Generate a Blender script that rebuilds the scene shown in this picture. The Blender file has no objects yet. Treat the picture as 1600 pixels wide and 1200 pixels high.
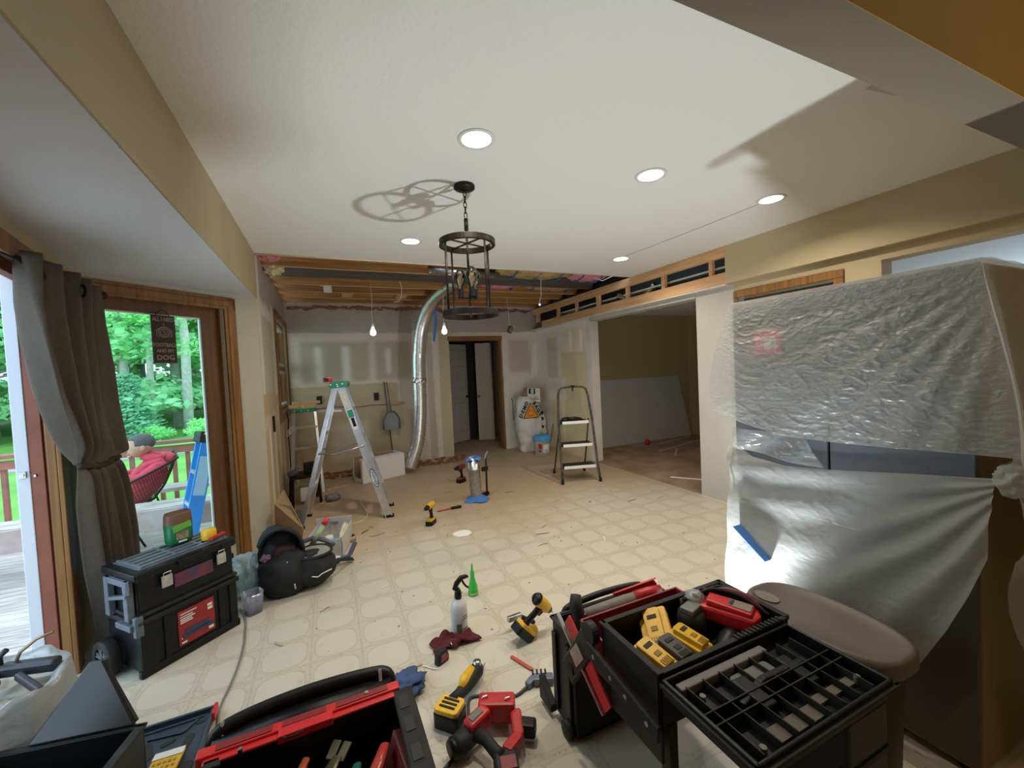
import bpy, bmesh, math, random
from mathutils import Vector, Matrix, Euler, noise
random.seed(7)
C = bpy.context.scene.collection
SC = bpy.context.scene
PI = math.pi
rad = math.radians

# ------------------------------------------------------------------ camera, world, exposure
cam = bpy.data.cameras.new('camera'); camo = bpy.data.objects.new('camera', cam); C.objects.link(camo)
cam.sensor_fit = 'HORIZONTAL'; cam.sensor_width = 36.0; cam.lens = 36.0*644.75/1600
cam.clip_start = 0.02; cam.clip_end = 300
def cam_axes(yaw, pitch, roll):
    f = Vector((math.sin(yaw)*math.cos(pitch), math.cos(yaw)*math.cos(pitch), -math.sin(pitch)))
    r = Vector((math.cos(yaw), -math.sin(yaw), 0)); d = f.cross(r)
    return r*math.cos(roll)+d*math.sin(roll), -r*math.sin(roll)+d*math.cos(roll), f
_r, _d, _f = cam_axes(rad(23.992), rad(1.971), rad(2.704))
CH = 1.46
camo.matrix_world = Matrix(((_r.x, -_d.x, -_f.x, 0), (_r.y, -_d.y, -_f.y, 0), (_r.z, -_d.z, -_f.z, CH), (0, 0, 0, 1)))
SC.camera = camo
SC.view_settings.view_transform = 'Standard'; SC.view_settings.look = 'None'
SC.view_settings.gamma = 1.0; SC.view_settings.exposure = 0.0; SC.view_settings.use_curve_mapping = False
w = bpy.data.worlds.new('overcast_sky'); SC.world = w; w.use_nodes = True
wb = w.node_tree.nodes['Background']; wb.inputs[0].default_value = (0.66, 0.84, 1.0, 1); wb.inputs[1].default_value = 3.3

def light(name, kind, loc, power, col=(1, 1, 1), size=.05, rot=(0, 0, 0), **kw):
    l = bpy.data.lights.new(name, kind); l.energy = power; l.color = col
    if kind == 'AREA': l.shape = 'DISK'; l.size = size
    else: l.shadow_soft_size = size
    for k, v in kw.items(): setattr(l, k, v)
    o = bpy.data.objects.new(name, l); C.objects.link(o); o.location = loc; o.rotation_euler = rot
    return o
# bare work lamp on the floor between the bin and the covered fridge: it throws the shadows on the ceiling
WL = (1.585, 1.375, 0.105)
light('work_lamp_light', 'SPOT', WL, 156, (0.90, 0.97, 1.0), .035, Vector((.22, .50, .84)).to_track_quat('-Z', 'Y').to_euler(), spot_size=rad(136), spot_blend=.5)
# warm, dim ceiling lamp of the dining room behind the camera
light('dining_lamp', 'POINT', (2.3, -.9, 2.2), 10, (1, .66, .30), .12)
def zc(x): return 2.61-0.0115*(x+.54)           # height of the main ceiling (it sags a little to the right)
DOWN = [(0.73, 1.93), (1.83, 1.93), (2.91, 1.92), (0.71, 3.58), (2.88, 3.51)]
for i, (x, y) in enumerate(DOWN):
    light('downlight_lamp', 'AREA', (x, y, zc(x)-.012), 12, (1, .90, .74), .13, spread=rad(150))
BULBS = [(0.527, 5.2, 1.99), (1.40, 5.2, 2.0)]
for p in BULBS: light('bulb_light', 'POINT', (p[0], p[1], p[2]-.0), 21, (1, .80, .55), .03)

# ------------------------------------------------------------------ materials
MATS = {}
def col(c): return (c[0], c[1], c[2], 1)
def mat(name, c, rough=.6, metal=0, spec=.5, noise_amt=0, nscale=8, bump=0, bscale=40, trans=0, emis=None, estr=1, alpha=1, c2=None, coat=0, sss=0):
    if name in MATS: return MATS[name]
    m = bpy.data.materials.new(name); m.use_nodes = True; nt = m.node_tree; b = nt.nodes['Principled BSDF']
    b.inputs['Base Color'].default_value = col(c); b.inputs['Roughness'].default_value = rough
    b.inputs['Metallic'].default_value = metal; b.inputs['Specular IOR Level'].default_value = spec
    b.inputs['Transmission Weight'].default_value = trans; b.inputs['Alpha'].default_value = alpha
    b.inputs['Coat Weight'].default_value = coat
    if emis: b.inputs['Emission Color'].default_value = col(emis); b.inputs['Emission Strength'].default_value = estr
    tc = nt.nodes.new('ShaderNodeTexCoord')
    n = nt.nodes.new('ShaderNodeTexNoise'); n.inputs['Scale'].default_value = nscale; n.inputs['Detail'].default_value = 5
    nt.links.new(tc.outputs['Object'], n.inputs['Vector'])
    if noise_amt or c2:
        mx = nt.nodes.new('ShaderNodeMix'); mx.data_type = 'RGBA'
        cc = c2 if c2 else tuple(max(0, v*(1-noise_amt)) for v in c)
        mx.inputs[6].default_value = col(c); mx.inputs[7].default_value = col(cc)
        mr = nt.nodes.new('ShaderNodeMapRange'); mr.inputs[1].default_value = .35; mr.inputs[2].default_value = .65
        nt.links.new(n.outputs['Fac'], mr.inputs[0]); nt.links.new(mr.outputs[0], mx.inputs[0])
        nt.links.new(mx.outputs[2], b.inputs['Base Color'])
    if bump:
        n2 = nt.nodes.new('ShaderNodeTexNoise'); n2.inputs['Scale'].default_value = bscale; n2.inputs['Detail'].default_value = 4
        nt.links.new(tc.outputs['Object'], n2.inputs['Vector'])
        bp = nt.nodes.new('ShaderNodeBump'); bp.inputs['Strength'].default_value = bump; bp.inputs['Distance'].default_value = .01
        nt.links.new(n2.outputs['Fac'], bp.inputs['Height']); nt.links.new(bp.outputs[0], b.inputs['Normal'])
    MATS[name] = m
    return m
def wood(name, c1, c2, axis=0, scale=3, rough=.5):
    if name in MATS: return MATS[name]
    m = bpy.data.materials.new(name); m.use_nodes = True; nt = m.node_tree; b = nt.nodes['Principled BSDF']
    tc = nt.nodes.new('ShaderNodeTexCoord'); mp = nt.nodes.new('ShaderNodeMapping')
    s = [scale*9]*3; s[axis] = scale*.5; mp.inputs['Scale'].default_value = s
    n = nt.nodes.new('ShaderNodeTexNoise'); n.inputs['Scale'].default_value = 1.2; n.inputs['Detail'].default_value = 6; n.inputs['Distortion'].default_value = .6
    r = nt.nodes.new('ShaderNodeValToRGB'); r.color_ramp.elements[0].position = .35; r.color_ramp.elements[1].position = .68
    r.color_ramp.elements[0].color = col(c1); r.color_ramp.elements[1].color = col(c2)
    nt.links.new(tc.outputs['Object'], mp.inputs[0]); nt.links.new(mp.outputs[0], n.inputs['Vector'])
    nt.links.new(n.outputs['Fac'], r.inputs[0]); nt.links.new(r.outputs[0], b.inputs['Base Color'])
    b.inputs['Roughness'].default_value = rough
    MATS[name] = m
    return m
def rects_mat(name, base, rects, ua, rough=.75, wob=.03):
    """painted / patched wall: rects (u0,u1,z0,z1,colour,softness) laid over a base colour; ua = wall axis"""
    m = bpy.data.materials.new(name); m.use_nodes = True; nt = m.node_tree; N = nt.nodes; L = nt.links; b = N['Principled BSDF']
    b.inputs['Roughness'].default_value = rough
    tc = N.new('ShaderNodeTexCoord'); ns = N.new('ShaderNodeTexNoise'); ns.inputs['Scale'].default_value = 4; ns.inputs['Detail'].default_value = 6
    L.new(tc.outputs['Object'], ns.inputs['Vector'])
    vm = N.new('ShaderNodeVectorMath'); vm.operation = 'SCALE'; vm.inputs['Scale'].default_value = wob*2
    L.new(ns.outputs['Color'], vm.inputs[0])
    va = N.new('ShaderNodeVectorMath'); va.operation = 'ADD'; L.new(tc.outputs['Object'], va.inputs[0]); L.new(vm.outputs[0], va.inputs[1])
    vs = N.new('ShaderNodeVectorMath'); vs.operation = 'SUBTRACT'; vs.inputs[1].default_value = (wob, wob, wob); L.new(va.outputs[0], vs.inputs[0])
    sp = N.new('ShaderNodeSeparateXYZ'); L.new(vs.outputs[0], sp.inputs[0])
    def step(sock, e, s, up):
        r = N.new('ShaderNodeMapRange'); r.interpolation_type = 'SMOOTHSTEP'
        r.inputs[1].default_value = e-s; r.inputs[2].default_value = e+s
        r.inputs[3].default_value = 0 if up else 1; r.inputs[4].default_value = 1 if up else 0
        L.new(sock, r.inputs[0]); return r.outputs[0]
    def mul(a, c):
        k = N.new('ShaderNodeMath'); k.operation = 'MULTIPLY'; L.new(a, k.inputs[0])
        if isinstance(c, (int, float)): k.inputs[1].default_value = c
        else: L.new(c, k.inputs[1])
        return k.outputs[0]
    cur = None
    for (u0, u1, z0, z1, c, s) in rects:
        f = mul(mul(step(sp.outputs[ua], u0, s, True), step(sp.outputs[ua], u1, s, False)), mul(step(sp.outputs[2], z0, s, True), step(sp.outputs[2], z1, s, False)))
        mx = N.new('ShaderNodeMix'); mx.data_type = 'RGBA'; L.new(f, mx.inputs[0])
        if cur is None: mx.inputs[6].default_value = col(base)
        else: L.new(cur, mx.inputs[6])
        mx.inputs[7].default_value = col(c); cur = mx.outputs[2]
    hs = N.new('ShaderNodeHueSaturation'); mr = N.new('ShaderNodeMapRange'); mr.inputs[3].default_value = .86; mr.inputs[4].default_value = 1.1
    L.new(ns.outputs['Fac'], mr.inputs[0]); L.new(mr.outputs[0], hs.inputs['Value']); L.new(cur, hs.inputs['Color']); L.new(hs.outputs[0], b.inputs['Base Color'])
    MATS[name] = m
    return m

TAN = (.53, .425, .255)
M_tan = mat('tan_paint', TAN, .7, noise_amt=.06, nscale=3, bump=.15, bscale=120)
M_ceil = mat('ceiling_white', (.83, .83, .80), .85, bump=.35, bscale=55)
M_oak = wood('stained_oak', (.30, .135, .035), (.17, .07, .015), 2, 3, .45)
M_oakx = wood('stained_oak_across', (.30, .135, .035), (.17, .07, .015), 0, 3, .45)
M_joist = wood('joist_lumber', (.50, .24, .07), (.26, .11, .035), 0, 2, .75)
M_greyjoist = wood('grey_lumber', (.16, .13, .10), (.09, .075, .06), 0, 2, .8)
M_pine = wood('new_pine', (.74, .45, .23), (.55, .30, .14), 1, 2.5, .7)
M_black = mat('black_plastic', (.008, .0085, .0095), .42, spec=.3, noise_amt=.3, nscale=20, bump=.1, bscale=200)
M_black2 = mat('dusty_black_plastic', (.024, .024, .024), .6, spec=.3, c2=(.010, .010, .011), nscale=14)
M_grey = mat('grey_plastic', (.16, .155, .14), .55, noise_amt=.2)
M_steel = mat('galvanised_steel', (.55, .57, .58), .32, 1, noise_amt=.25, nscale=30)
M_alu = mat('aluminium', (.74, .76, .80), .33, .85, noise_amt=.12, nscale=20)
M_foil = mat('foil', (.78, .78, .78), .2, 1, bump=.5, bscale=60)
M_red = mat('tool_red', (.50, .016, .02), .4, noise_amt=.25, nscale=30)
M_redplas = mat('red_plastic', (.62, .02, .022), .4, noise_amt=.2)
M_yel = mat('tool_yellow', (.80, .47, .02), .42, noise_amt=.15, nscale=30)
M_white = mat('white_plastic', (.80, .80, .79), .45)
M_paper = mat('white_paper', (.82, .82, .80), .8)
M_blue = mat('blue_tape', (.06, .19, .55), .7)
M_card = mat('cardboard', (.42, .27, .14), .85, noise_amt=.15, nscale=5)
M_bronze = mat('dark_bronze', (.024, .019, .015), .42, .6)
M_glow = mat('lamp_glow', (1, 1, 1), .5, emis=(1, .96, .86), estr=9)
M_glow2 = mat('bulb_glow', (1, 1, 1), .5, emis=(1, .90, .72), estr=16)
M_green = mat('green_plastic', (.02, .27, .16), .5)

# ------------------------------------------------------------------ mesh helper
def rotm(r): return Euler(r).to_matrix().to_4x4()
class MB:
    def __init__(s): s.bm = bmesh.new()
    def box(s, c, d, r=(0, 0, 0), taper=1.0):
        m = Matrix.Translation(c) @ rotm(r)
        vs = []
        for z in (-.5, .5):
            t = taper if z > 0 else 1
            for x, y in ((-.5, -.5), (.5, -.5), (.5, .5), (-.5, .5)): vs.append(s.bm.verts.new(m @ Vector((x*d[0]*t, y*d[1]*t, z*d[2]))))
        for f in ((0, 3, 2, 1), (4, 5, 6, 7), (0, 1, 5, 4), (1, 2, 6, 5), (2, 3, 7, 6), (3, 0, 4, 7)): s.bm.faces.new([vs[i] for i in f])
        return s
    def bb(s, a, b): return s.box([(a[i]+b[i])/2 for i in range(3)], [abs(b[i]-a[i]) for i in range(3)])
    def bar(s, p, q, w, h, up=(0, 0, 1)):
        p = Vector(p); q = Vector(q); z = (q-p); l = z.length; z.normalize(); u = Vector(up)
        x = u.cross(z)
        if x.length < 1e-4: x = Vector((1, 0, 0)).cross(z)
        x.normalize(); y = z.cross(x)
        vs = []
        for t in (0, l):
            for a, b_ in ((-1, -1), (1, -1), (1, 1), (-1, 1)): vs.append(s.bm.verts.new(p+z*t+x*a*w/2+y*b_*h/2))
        for f in ((0, 3, 2, 1), (4, 5, 6, 7), (0, 1, 5, 4), (1, 2, 6, 5), (2, 3, 7, 6), (3, 0, 4, 7)): s.bm.faces.new([vs[i] for i in f])
        return s
    def rings(s, rings, close=True, caps=True):
        R_ = [[s.bm.verts.new(p) for p in r] for r in rings]
        n = len(R_[0])
        for a, b in zip(R_, R_[1:]):
            for i in range(n if close else n-1):
                j = (i+1) % n
                try: s.bm.faces.new((a[i], a[j], b[j], b[i]))
                except ValueError: pass
        if caps and close:
            for r in (R_[0][::-1], R_[-1]):
                try: s.bm.faces.new(r)
                except ValueError: pass
        return s
    def tube(s, pts, r, n=8, closed=False, flat=1.0):
        P = [Vector(p) for p in pts]; k = len(P); rr = r if isinstance(r, (list, tuple)) else [r]*k
        rings = []; px = None
        for i in range(k):
            a = P[(i-1) % k] if closed or i else P[0]; b = P[(i+1) % k] if closed or i < k-1 else P[-1]
            t = (b-a).normalized()
            if px is None: px = t.orthogonal().normalized()
            else:
                px = (px-t*px.dot(t)); px = px.normalized() if px.length > 1e-5 else t.orthogonal().normalized()
            y = t.cross(px)
            rings.append([P[i]+px*math.cos(2*PI*j/n)*rr[i]+y*math.sin(2*PI*j/n)*rr[i]*flat for j in range(n)])
        if closed: rings.append(rings[0])
        return s.rings(rings, True, not closed)
    def cyl(s, p, q, r0, r1=None, n=20): return s.tube([p, q], [r0, r0 if r1 is None else r1], n)
    def lathe(s, prof, c=(0, 0, 0), n=24, r=(0, 0, 0)):
        m = Matrix.Translation(c) @ rotm(r)
        return s.rings([[m @ Vector((a*math.cos(2*PI*j/n), a*math.sin(2*PI*j/n), z)) for j in range(n)] for a, z in prof], True, False)
    def prism(s, poly, h, m=None):
        m = m or Matrix()
        return s.rings([[m @ Vector((x, y, z)) for x, y in poly] for z in ((0, h) if not isinstance(h, tuple) else h)])
    def grid(s, fn, nu, nv, close_u=False):
        V = [[s.bm.verts.new(fn(i/nu, j/nv)) for i in range(nu+(0 if close_u else 1))] for j in range(nv+1)]
        w_ = len(V[0])
        for j in range(nv):
            for i in range(nu):
                s.bm.faces.new((V[j][i], V[j][(i+1) % w_], V[j+1][(i+1) % w_], V[j+1][i]))
        return s
    def blob(s, c, d, r=(0, 0, 0), sub=3, amp=.1, fr=3, seed=0):
        m = Matrix.Translation(c) @ rotm(r)
        g = bmesh.ops.create_icosphere(s.bm, subdivisions=sub, radius=1)
        for v in g['verts']:
            k = 1+amp*noise.noise(v.co*fr+Vector((seed*7.1, seed*3.3, 0)))
            v.co = m @ Vector((v.co.x*d[0]*k, v.co.y*d[1]*k, v.co.z*d[2]*k))
        return s
    def xf(s, m):
        bmesh.ops.transform(s.bm, matrix=m, verts=s.bm.verts[:]); return s
    def make(s, name, m, parent=None, smooth=False, bev=0, solid=0, sub=0, loc=None, rot=None, label=None, seg=2):
        bmesh.ops.recalc_face_normals(s.bm, faces=s.bm.faces[:])
        me = bpy.data.meshes.new(name); s.bm.to_mesh(me); s.bm.free()
        if smooth:
            for p in me.polygons: p.use_smooth = True
        me.materials.append(m)
        o = bpy.data.objects.new(name, me); C.objects.link(o)
        if parent: o.parent = parent
        if loc: o.location = loc
        if rot: o.rotation_euler = rot
        if label: o['label'] = label
        if solid: k = o.modifiers.new('t', 'SOLIDIFY'); k.thickness = solid; k.offset = 0
        if bev: k = o.modifiers.new('b', 'BEVEL'); k.width = bev; k.segments = seg; k.limit_method = 'ANGLE'; k.angle_limit = rad(35)
        if sub: k = o.modifiers.new('s', 'SUBSURF'); k.levels = sub; k.render_levels = sub
        return o
def thing(name, label, cat, loc=(0, 0, 0), rz=0, group=None, rot=None):
    o = bpy.data.objects.new(name, None); C.objects.link(o); o.location = loc; o.rotation_euler = rot or (0, 0, rz)
    o.empty_display_size = .05
    o['label'] = label; o['category'] = cat
    if group: o['group'] = group
    return o
def tag(o, label, cat, group=None, kind=None):
    o['label'] = label; o['category'] = cat
    if group: o['group'] = group
    if kind: o['kind'] = kind
    return o
def st(o, label=None):
    o['kind'] = 'structure'
    if label: o['label'] = label
    return o
def text(name, body, size, m, parent, loc, rot, depth=.0006, sx=1, font_align='CENTER', fat=.012):
    c = bpy.data.curves.new(name, 'FONT'); c.body = body; c.size = size; c.extrude = depth; c.offset = fat*size
    c.align_x = font_align; c.align_y = 'CENTER'; c.resolution_u = 2
    t = bpy.data.objects.new(name, c); C.objects.link(t)
    me = bpy.data.meshes.new_from_object(t.evaluated_get(bpy.context.evaluated_depsgraph_get()))
    bpy.data.objects.remove(t); me.materials.clear(); me.materials.append(m)
    o = bpy.data.objects.new(name, me); C.objects.link(o); o.parent = parent; o.location = loc; o.rotation_euler = rot; o.scale = (sx, 1, 1)
    return o
def rrect(w_, h, r, n=4):
    P = []
    for cx, cy, a0 in ((w_/2-r, h/2-r, 0), (-w_/2+r, h/2-r, 90), (-w_/2+r, -h/2+r, 180), (w_/2-r, -h/2+r, 270)):
        for k in range(n+1): a = rad(a0+90*k/n); P.append((cx+r*math.cos(a), cy+r*math.sin(a)))
    return P
def dup(o, loc=None, rz=None, label=None, parent=None):
    c = o.copy(); C.objects.link(c)
    if parent: c.parent = parent
    if loc is not None: c.location = loc
    if rz is not None: c.rotation_euler = rz if isinstance(rz, (tuple, list)) else (0, 0, rz)
    if label: c['label'] = label
    for ch in [x for x in o.children]: dup(ch, parent=c)
    return c

# ================================================================== the setting
LX, FY, RX, HX = -0.54, 7.0, 3.66, 3.58
C1 = (-0.54, 4.30); C2 = (-1.36, 3.50); BX = -1.34
D45 = Vector((C2[0]-C1[0], C2[1]-C1[1], 0)).normalized(); N45 = Vector((-D45.y, D45.x, 0))   # N45 points into the room
A45 = math.atan2(D45.y, D45.x)

def vinyl():
    m = bpy.data.materials.new('vinyl_floor'); m.use_nodes = True; nt = m.node_tree; N = nt.nodes; L = nt.links; b = N['Principled BSDF']
    tc = N.new('ShaderNodeTexCoord'); sp = N.new('ShaderNodeSeparateXYZ'); L.new(tc.outputs['Object'], sp.inputs[0])
    def M(op, a, c=None, d=None):
        k = N.new('ShaderNodeMath'); k.operation = op
        for i, v in enumerate((a, c, d)):
            if v is None: continue
            if isinstance(v, (int, float)): k.inputs[i].default_value = v
            else: L.new(v, k.inputs[i])
        return k.outputs[0]
    P = .25
    def cell(ax, off):
        f = M('FRACT', M('ADD', M('DIVIDE', sp.outputs[ax], P), off)); return M('ABSOLUTE', M('SUBTRACT', f, .5))
    u = cell(0, .16+10.5); v = cell(1, .13+10.5)
    # rounded octagon medallions: super-ellipse distance from cell centre
    d = M('POWER', M('ADD', M('POWER', u, 3.2), M('POWER', v, 3.2)), 1/3.2)
    def band(val, c, wdt):
        return M('SUBTRACT', 1, M('MINIMUM', M('DIVIDE', M('ABSOLUTE', M('SUBTRACT', val, c)), wdt), 1))
    ring = M('ADD', band(d, .42, .016), M('MULTIPLY', band(d, .447, .010), .6))
    edge = M('ADD', band(M('MAXIMUM', u, v), .487, .014), 0)
    line = M('MINIMUM', M('ADD', ring, M('MULTIPLY', edge, .9)), 1)
    ns = N.new('ShaderNodeTexNoise'); ns.inputs['Scale'].default_value = 30; ns.inputs['Detail'].default_value = 5; L.new(tc.outputs['Object'], ns.inputs['Vector'])
    vz = N.new('ShaderNodeTexVoronoi'); vz.inputs['Scale'].default_value = 62; L.new(tc.outputs['Object'], vz.inputs['Vector'])
    outside = M('MULTIPLY', M('GREATER_THAN', d, .43), M('LESS_THAN', vz.outputs['Distance'], .28))
    pat = M('MULTIPLY', M('ADD', line, M('MULTIPLY', outside, .8)), M('ADD', M('MULTIPLY', ns.outputs['Fac'], .9), .1))
    def mix(f, a, c):
        k = N.new('ShaderNodeMix'); k.data_type = 'RGBA'
        if isinstance(f, (int, float)): k.inputs[0].default_value = f
        else: L.new(f, k.inputs[0])
        for i, q in ((6, a), (7, c)):
            if isinstance(q, tuple): k.inputs[i].default_value = col(q)
            else: L.new(q, k.inputs[i])
        return k.outputs[2]
    basec = mix(M('LESS_THAN', d, .42), (.53, .485, .395), (.56, .515, .425))
    c = mix(M('MINIMUM', M('MULTIPLY', pat, 1.05), 1), basec, (.37, .31, .225))
    # construction dust: brown, blotchy, heavier at the demolished back of the room
    n2 = N.new('ShaderNodeTexNoise'); n2.inputs['Scale'].default_value = .9; n2.inputs['Detail'].default_value = 8; n2.inputs['Roughness'].default_value = .62; L.new(tc.outputs['Object'], n2.inputs['Vector'])
    g = N.new('ShaderNodeMapRange'); g.inputs[1].default_value = 2.6; g.inputs[2].default_value = 4.7; g.inputs[3].default_value = -.30; g.inputs[4].default_value = .46; L.new(sp.outputs[1], g.inputs[0])
    dm = N.new('ShaderNodeMapRange'); dm.inputs[1].default_value = .42; dm.inputs[2].default_value = .85; L.new(M('ADD', n2.outputs['Fac'], g.outputs[0]), dm.inputs[0])
    c = mix(M('MULTIPLY', dm.outputs[0], .8), c, (.47, .33, .195))
    n3 = N.new('ShaderNodeTexNoise'); n3.inputs['Scale'].default_value = 11; n3.inputs['Detail'].default_value = 8; L.new(tc.outputs['Object'], n3.inputs['Vector'])
    d3 = N.new('ShaderNodeMapRange'); d3.inputs[1].default_value = .62; d3.inputs[2].default_value = .78; L.new(n3.outputs['Fac'], d3.inputs[0])
    c = mix(M('MULTIPLY', d3.outputs[0], .4), c, (.36, .24, .15))
    L.new(c, b.inputs['Base Color'])
    rr = N.new('ShaderNodeMapRange'); rr.inputs[3].default_value = .16; rr.inputs[4].default_value = .50; L.new(n2.outputs['Fac'], rr.inputs[0])
    L.new(M('ADD', rr.outputs[0], M('MULTIPLY', dm.outputs[0], .2)), b.inputs['Roughness'])
    bp = N.new('ShaderNodeBump'); bp.inputs['Strength'].default_value = .25; bp.inputs['Distance'].default_value = .004
    n4 = N.new('ShaderNodeTexNoise'); n4.inputs['Scale'].default_value = 9; n4.inputs['Detail'].default_value = 3; L.new(tc.outputs['Object'], n4.inputs['Vector'])
    L.new(M('ADD', n4.outputs['Fac'], M('MULTIPLY', pat, .15)), bp.inputs['Height']); L.new(bp.outputs[0], b.inputs['Normal'])
    return m
M_vinyl = vinyl()
st(MB().prism([(BX-.16, -2.2), (RX+.0, -2.2), (RX, 8.6), (LX-.1, 8.6), (LX, C1[1]), (C2[0]-.02, C2[1]+.02), (BX-.16, 3.42)], (-.12, 0)).make('floor', M_vinyl))
M_sub = mat('dusty_subfloor', (.42, .28, .18), .8, c2=(.27, .17, .11), nscale=3)
st(MB().bb((RX, -2.2, -.12), (8.2, 6.3, 0)).make('floor_side_room', M_sub))
# main ceiling slab, a little lower to the right
def slab(poly, t):
    b = MB(); b.rings([[Vector((x, y, zc(x)+k)) for x, y in poly] for k in (0, t)]); return b
st(slab([(LX, .60), (HX+.02, .60), (HX+.02, 4.19), (1.4, 4.25), (LX, 4.315)], .016).make('ceiling', M_ceil))
st(slab([(LX-.2, -2.2), (8.2, -2.2), (8.2, .60), (LX-.2, .60)], .016).make('ceiling_near', M_ceil))
M_dw = mat('drywall_patch', (.62, .61, .57), .85, noise_amt=.1)
st(slab([(2.15, .64), (3.57, .64), (3.57, .80), (3.40, .84), (3.0, .88), (2.15, 1.0)], -.004).make('trim_1', M_dw))
st(MB().tube([(2.86, 3.42, zc(2.87)-.001), (2.9, 2.6, zc(2.9)-.001), (2.91, 2.0, zc(2.9)-.001)], .0018, 4).make('trim_2', M_grey))
# ceiling void: subfloor above the joists
M_ply = wood('subfloor_plywood', (.16, .085, .04), (.10, .05, .025), 0, 1, .8)  # darkened: shade of the joist gaps put into the plywood colour
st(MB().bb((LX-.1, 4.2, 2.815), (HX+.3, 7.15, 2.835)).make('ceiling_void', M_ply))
# left low ceiling over the bay and the fascia between the two ceilings
st(MB().prism([(LX, -2.2), (LX, C1[1]), (C2[0]-.02, C2[1]+.02), (BX-.12, 3.42), (BX-.12, -2.2)], (2.2, 2.215)).make('ceiling_bay', M_ceil))
st(MB().bb((LX-.12, -2.2, 2.204), (LX+.004, C1[1]+.02, 2.66)).make('wall_left_fascia', M_tan))
# beam between the two rooms
M_beam = mat('greige_paint', (.23, .195, .135), .75, bump=.2, bscale=90)
M_ochre = mat('ochre_paint', (.40, .26, .06), .7, bump=.2, bscale=90)
st(MB().bb((LX, .515, 2.2), (RX+.1, .647, 2.62)).make('trim_3', M_beam))
st(MB().bb((LX, .5125, 2.2), (RX+.1, .5148, 2.62)).make('trim_4', M_ochre))
# left wall beyond the bay, with a window
MUD = (.80, .74, .66); PAP = (.50, .42, .30); OLD = (.55, .44, .27); GRY = (.47, .42, .38)
W1 = (5.62, 6.98, 1.06, 2.24)     # window opening y0 y1 z0 z1
M_wl = rects_mat('left_wall_surface', (.57, .45, .27), [
    (4.25, 8, 2.2, 2.9, GRY, .01), (4.3, 8, 1.34, 2.26, (.60, .53, .42), .02), (4.34, 4.5, 1.34, 2.9, MUD, .03), (4.3, 5.6, 2.1, 2.22, MUD, .03),
    (5.3, 5.62, 1.3, 2.3, MUD, .05), (4.55, 4.7, .05, 1.1, MUD, .04), (4.95, 5.05, .1, 1.15, MUD, .03), (5.35, 5.45, .1, 1.2, (.72, .62, .46), .03), (5.8, 5.9, .1, 1.0, (.72, .62, .46), .04), (6.3, 6.4, .1, 1.0, MUD, .03), (4.3, 7, 1.0, 1.12, (.66, .56, .42), .05)], 1)
b = MB(); y0, y1, z0, z1 = W1
b.bb((LX-.14, C1[1], 0), (LX, y0, 2.66)).bb((LX-.14, y1, 0), (LX, FY+.1, 2.66)).bb((LX-.14, y0, 0), (LX, y1, z0)).bb((LX-.14, y0, z1), (LX, y1, 2.66))
st(b.make('wall_left', M_wl))
# far wall with the closet doorway
DX0, DX1, DZ = 1.95, 2.93, 2.06
P2 = (.64, .57, .46)
M_wf = rects_mat('far_wall_surface', (.56, .45, .28), [
    (-1, 4, 2.15, 2.9, GRY, .012), (-.54, 3.7, 1.345, 2.16, (.73, .63, .50), .012), (-.36, .62, 1.4, 2.02, PAP, .05), (.72, 1.3, 1.4, 2.02, (.52, .44, .32), .05),
    (-.16, -.06, 1.4, 1.95, MUD, .05), (.22, .34, 1.4, 1.95, MUD, .05), (.88, .96, 1.5, 1.9, MUD, .04), (1.05, 1.35, .9, 1.36, (.70, .64, .54), .03),
    (1.33, 1.55, 0, 2.2, MUD, .02), (1.55, 1.66, 0, 2.1, (.60, .53, .40), .02), (1.66, 1.76, .0, 2.1, MUD, .02), (1.77, 2, 0, 2.2, (.62, .53, .34), .004),
    (.0, .55, .15, .75, (.72, .64, .52), .08), (-.45, -.2, .4, 1.0, (.66, .57, .42), .05), (.9, 1.2, .2, .9, (.66, .56, .40), .06),
    (2.95, 3.66, 0, 2.15, MUD, .01), (3.08, 3.5, 1.42, 2.02, (.60, .52, .43), .05), (3.1, 3.6, .9, 1.02, (.70, .60, .46), .06), (3.2, 3.4, .2, .8, (.70, .60, .44), .1)], 0)
b = MB(); b.bb((LX-.14, FY, 0), (DX0, FY+.12, 2.66)).bb((DX1, FY, 0), (RX+.14, FY+.12, 2.66)).bb((DX0, FY, DZ), (DX1, FY+.12, 2.66))
st(b.make('wall_far', M_wf))
# recess behind the doorway
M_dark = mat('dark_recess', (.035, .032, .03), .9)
M_tan2 = mat('hall_paint', (.42, .33, .2), .8)
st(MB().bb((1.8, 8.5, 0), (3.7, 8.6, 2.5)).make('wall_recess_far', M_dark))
st(MB().bb((3.30, 7.12, 0), (3.40, 8.6, 2.5)).make('wall_recess_right', M_tan2))
st(MB().bb((1.82, 7.12, 0), (1.92, 8.6, 2.5)).make('wall_recess_left', M_tan2))
st(MB().bb((1.8, 7.12, 2.3), (3.7, 8.6, 2.4)).make('ceiling_recess', M_dark))
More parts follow.
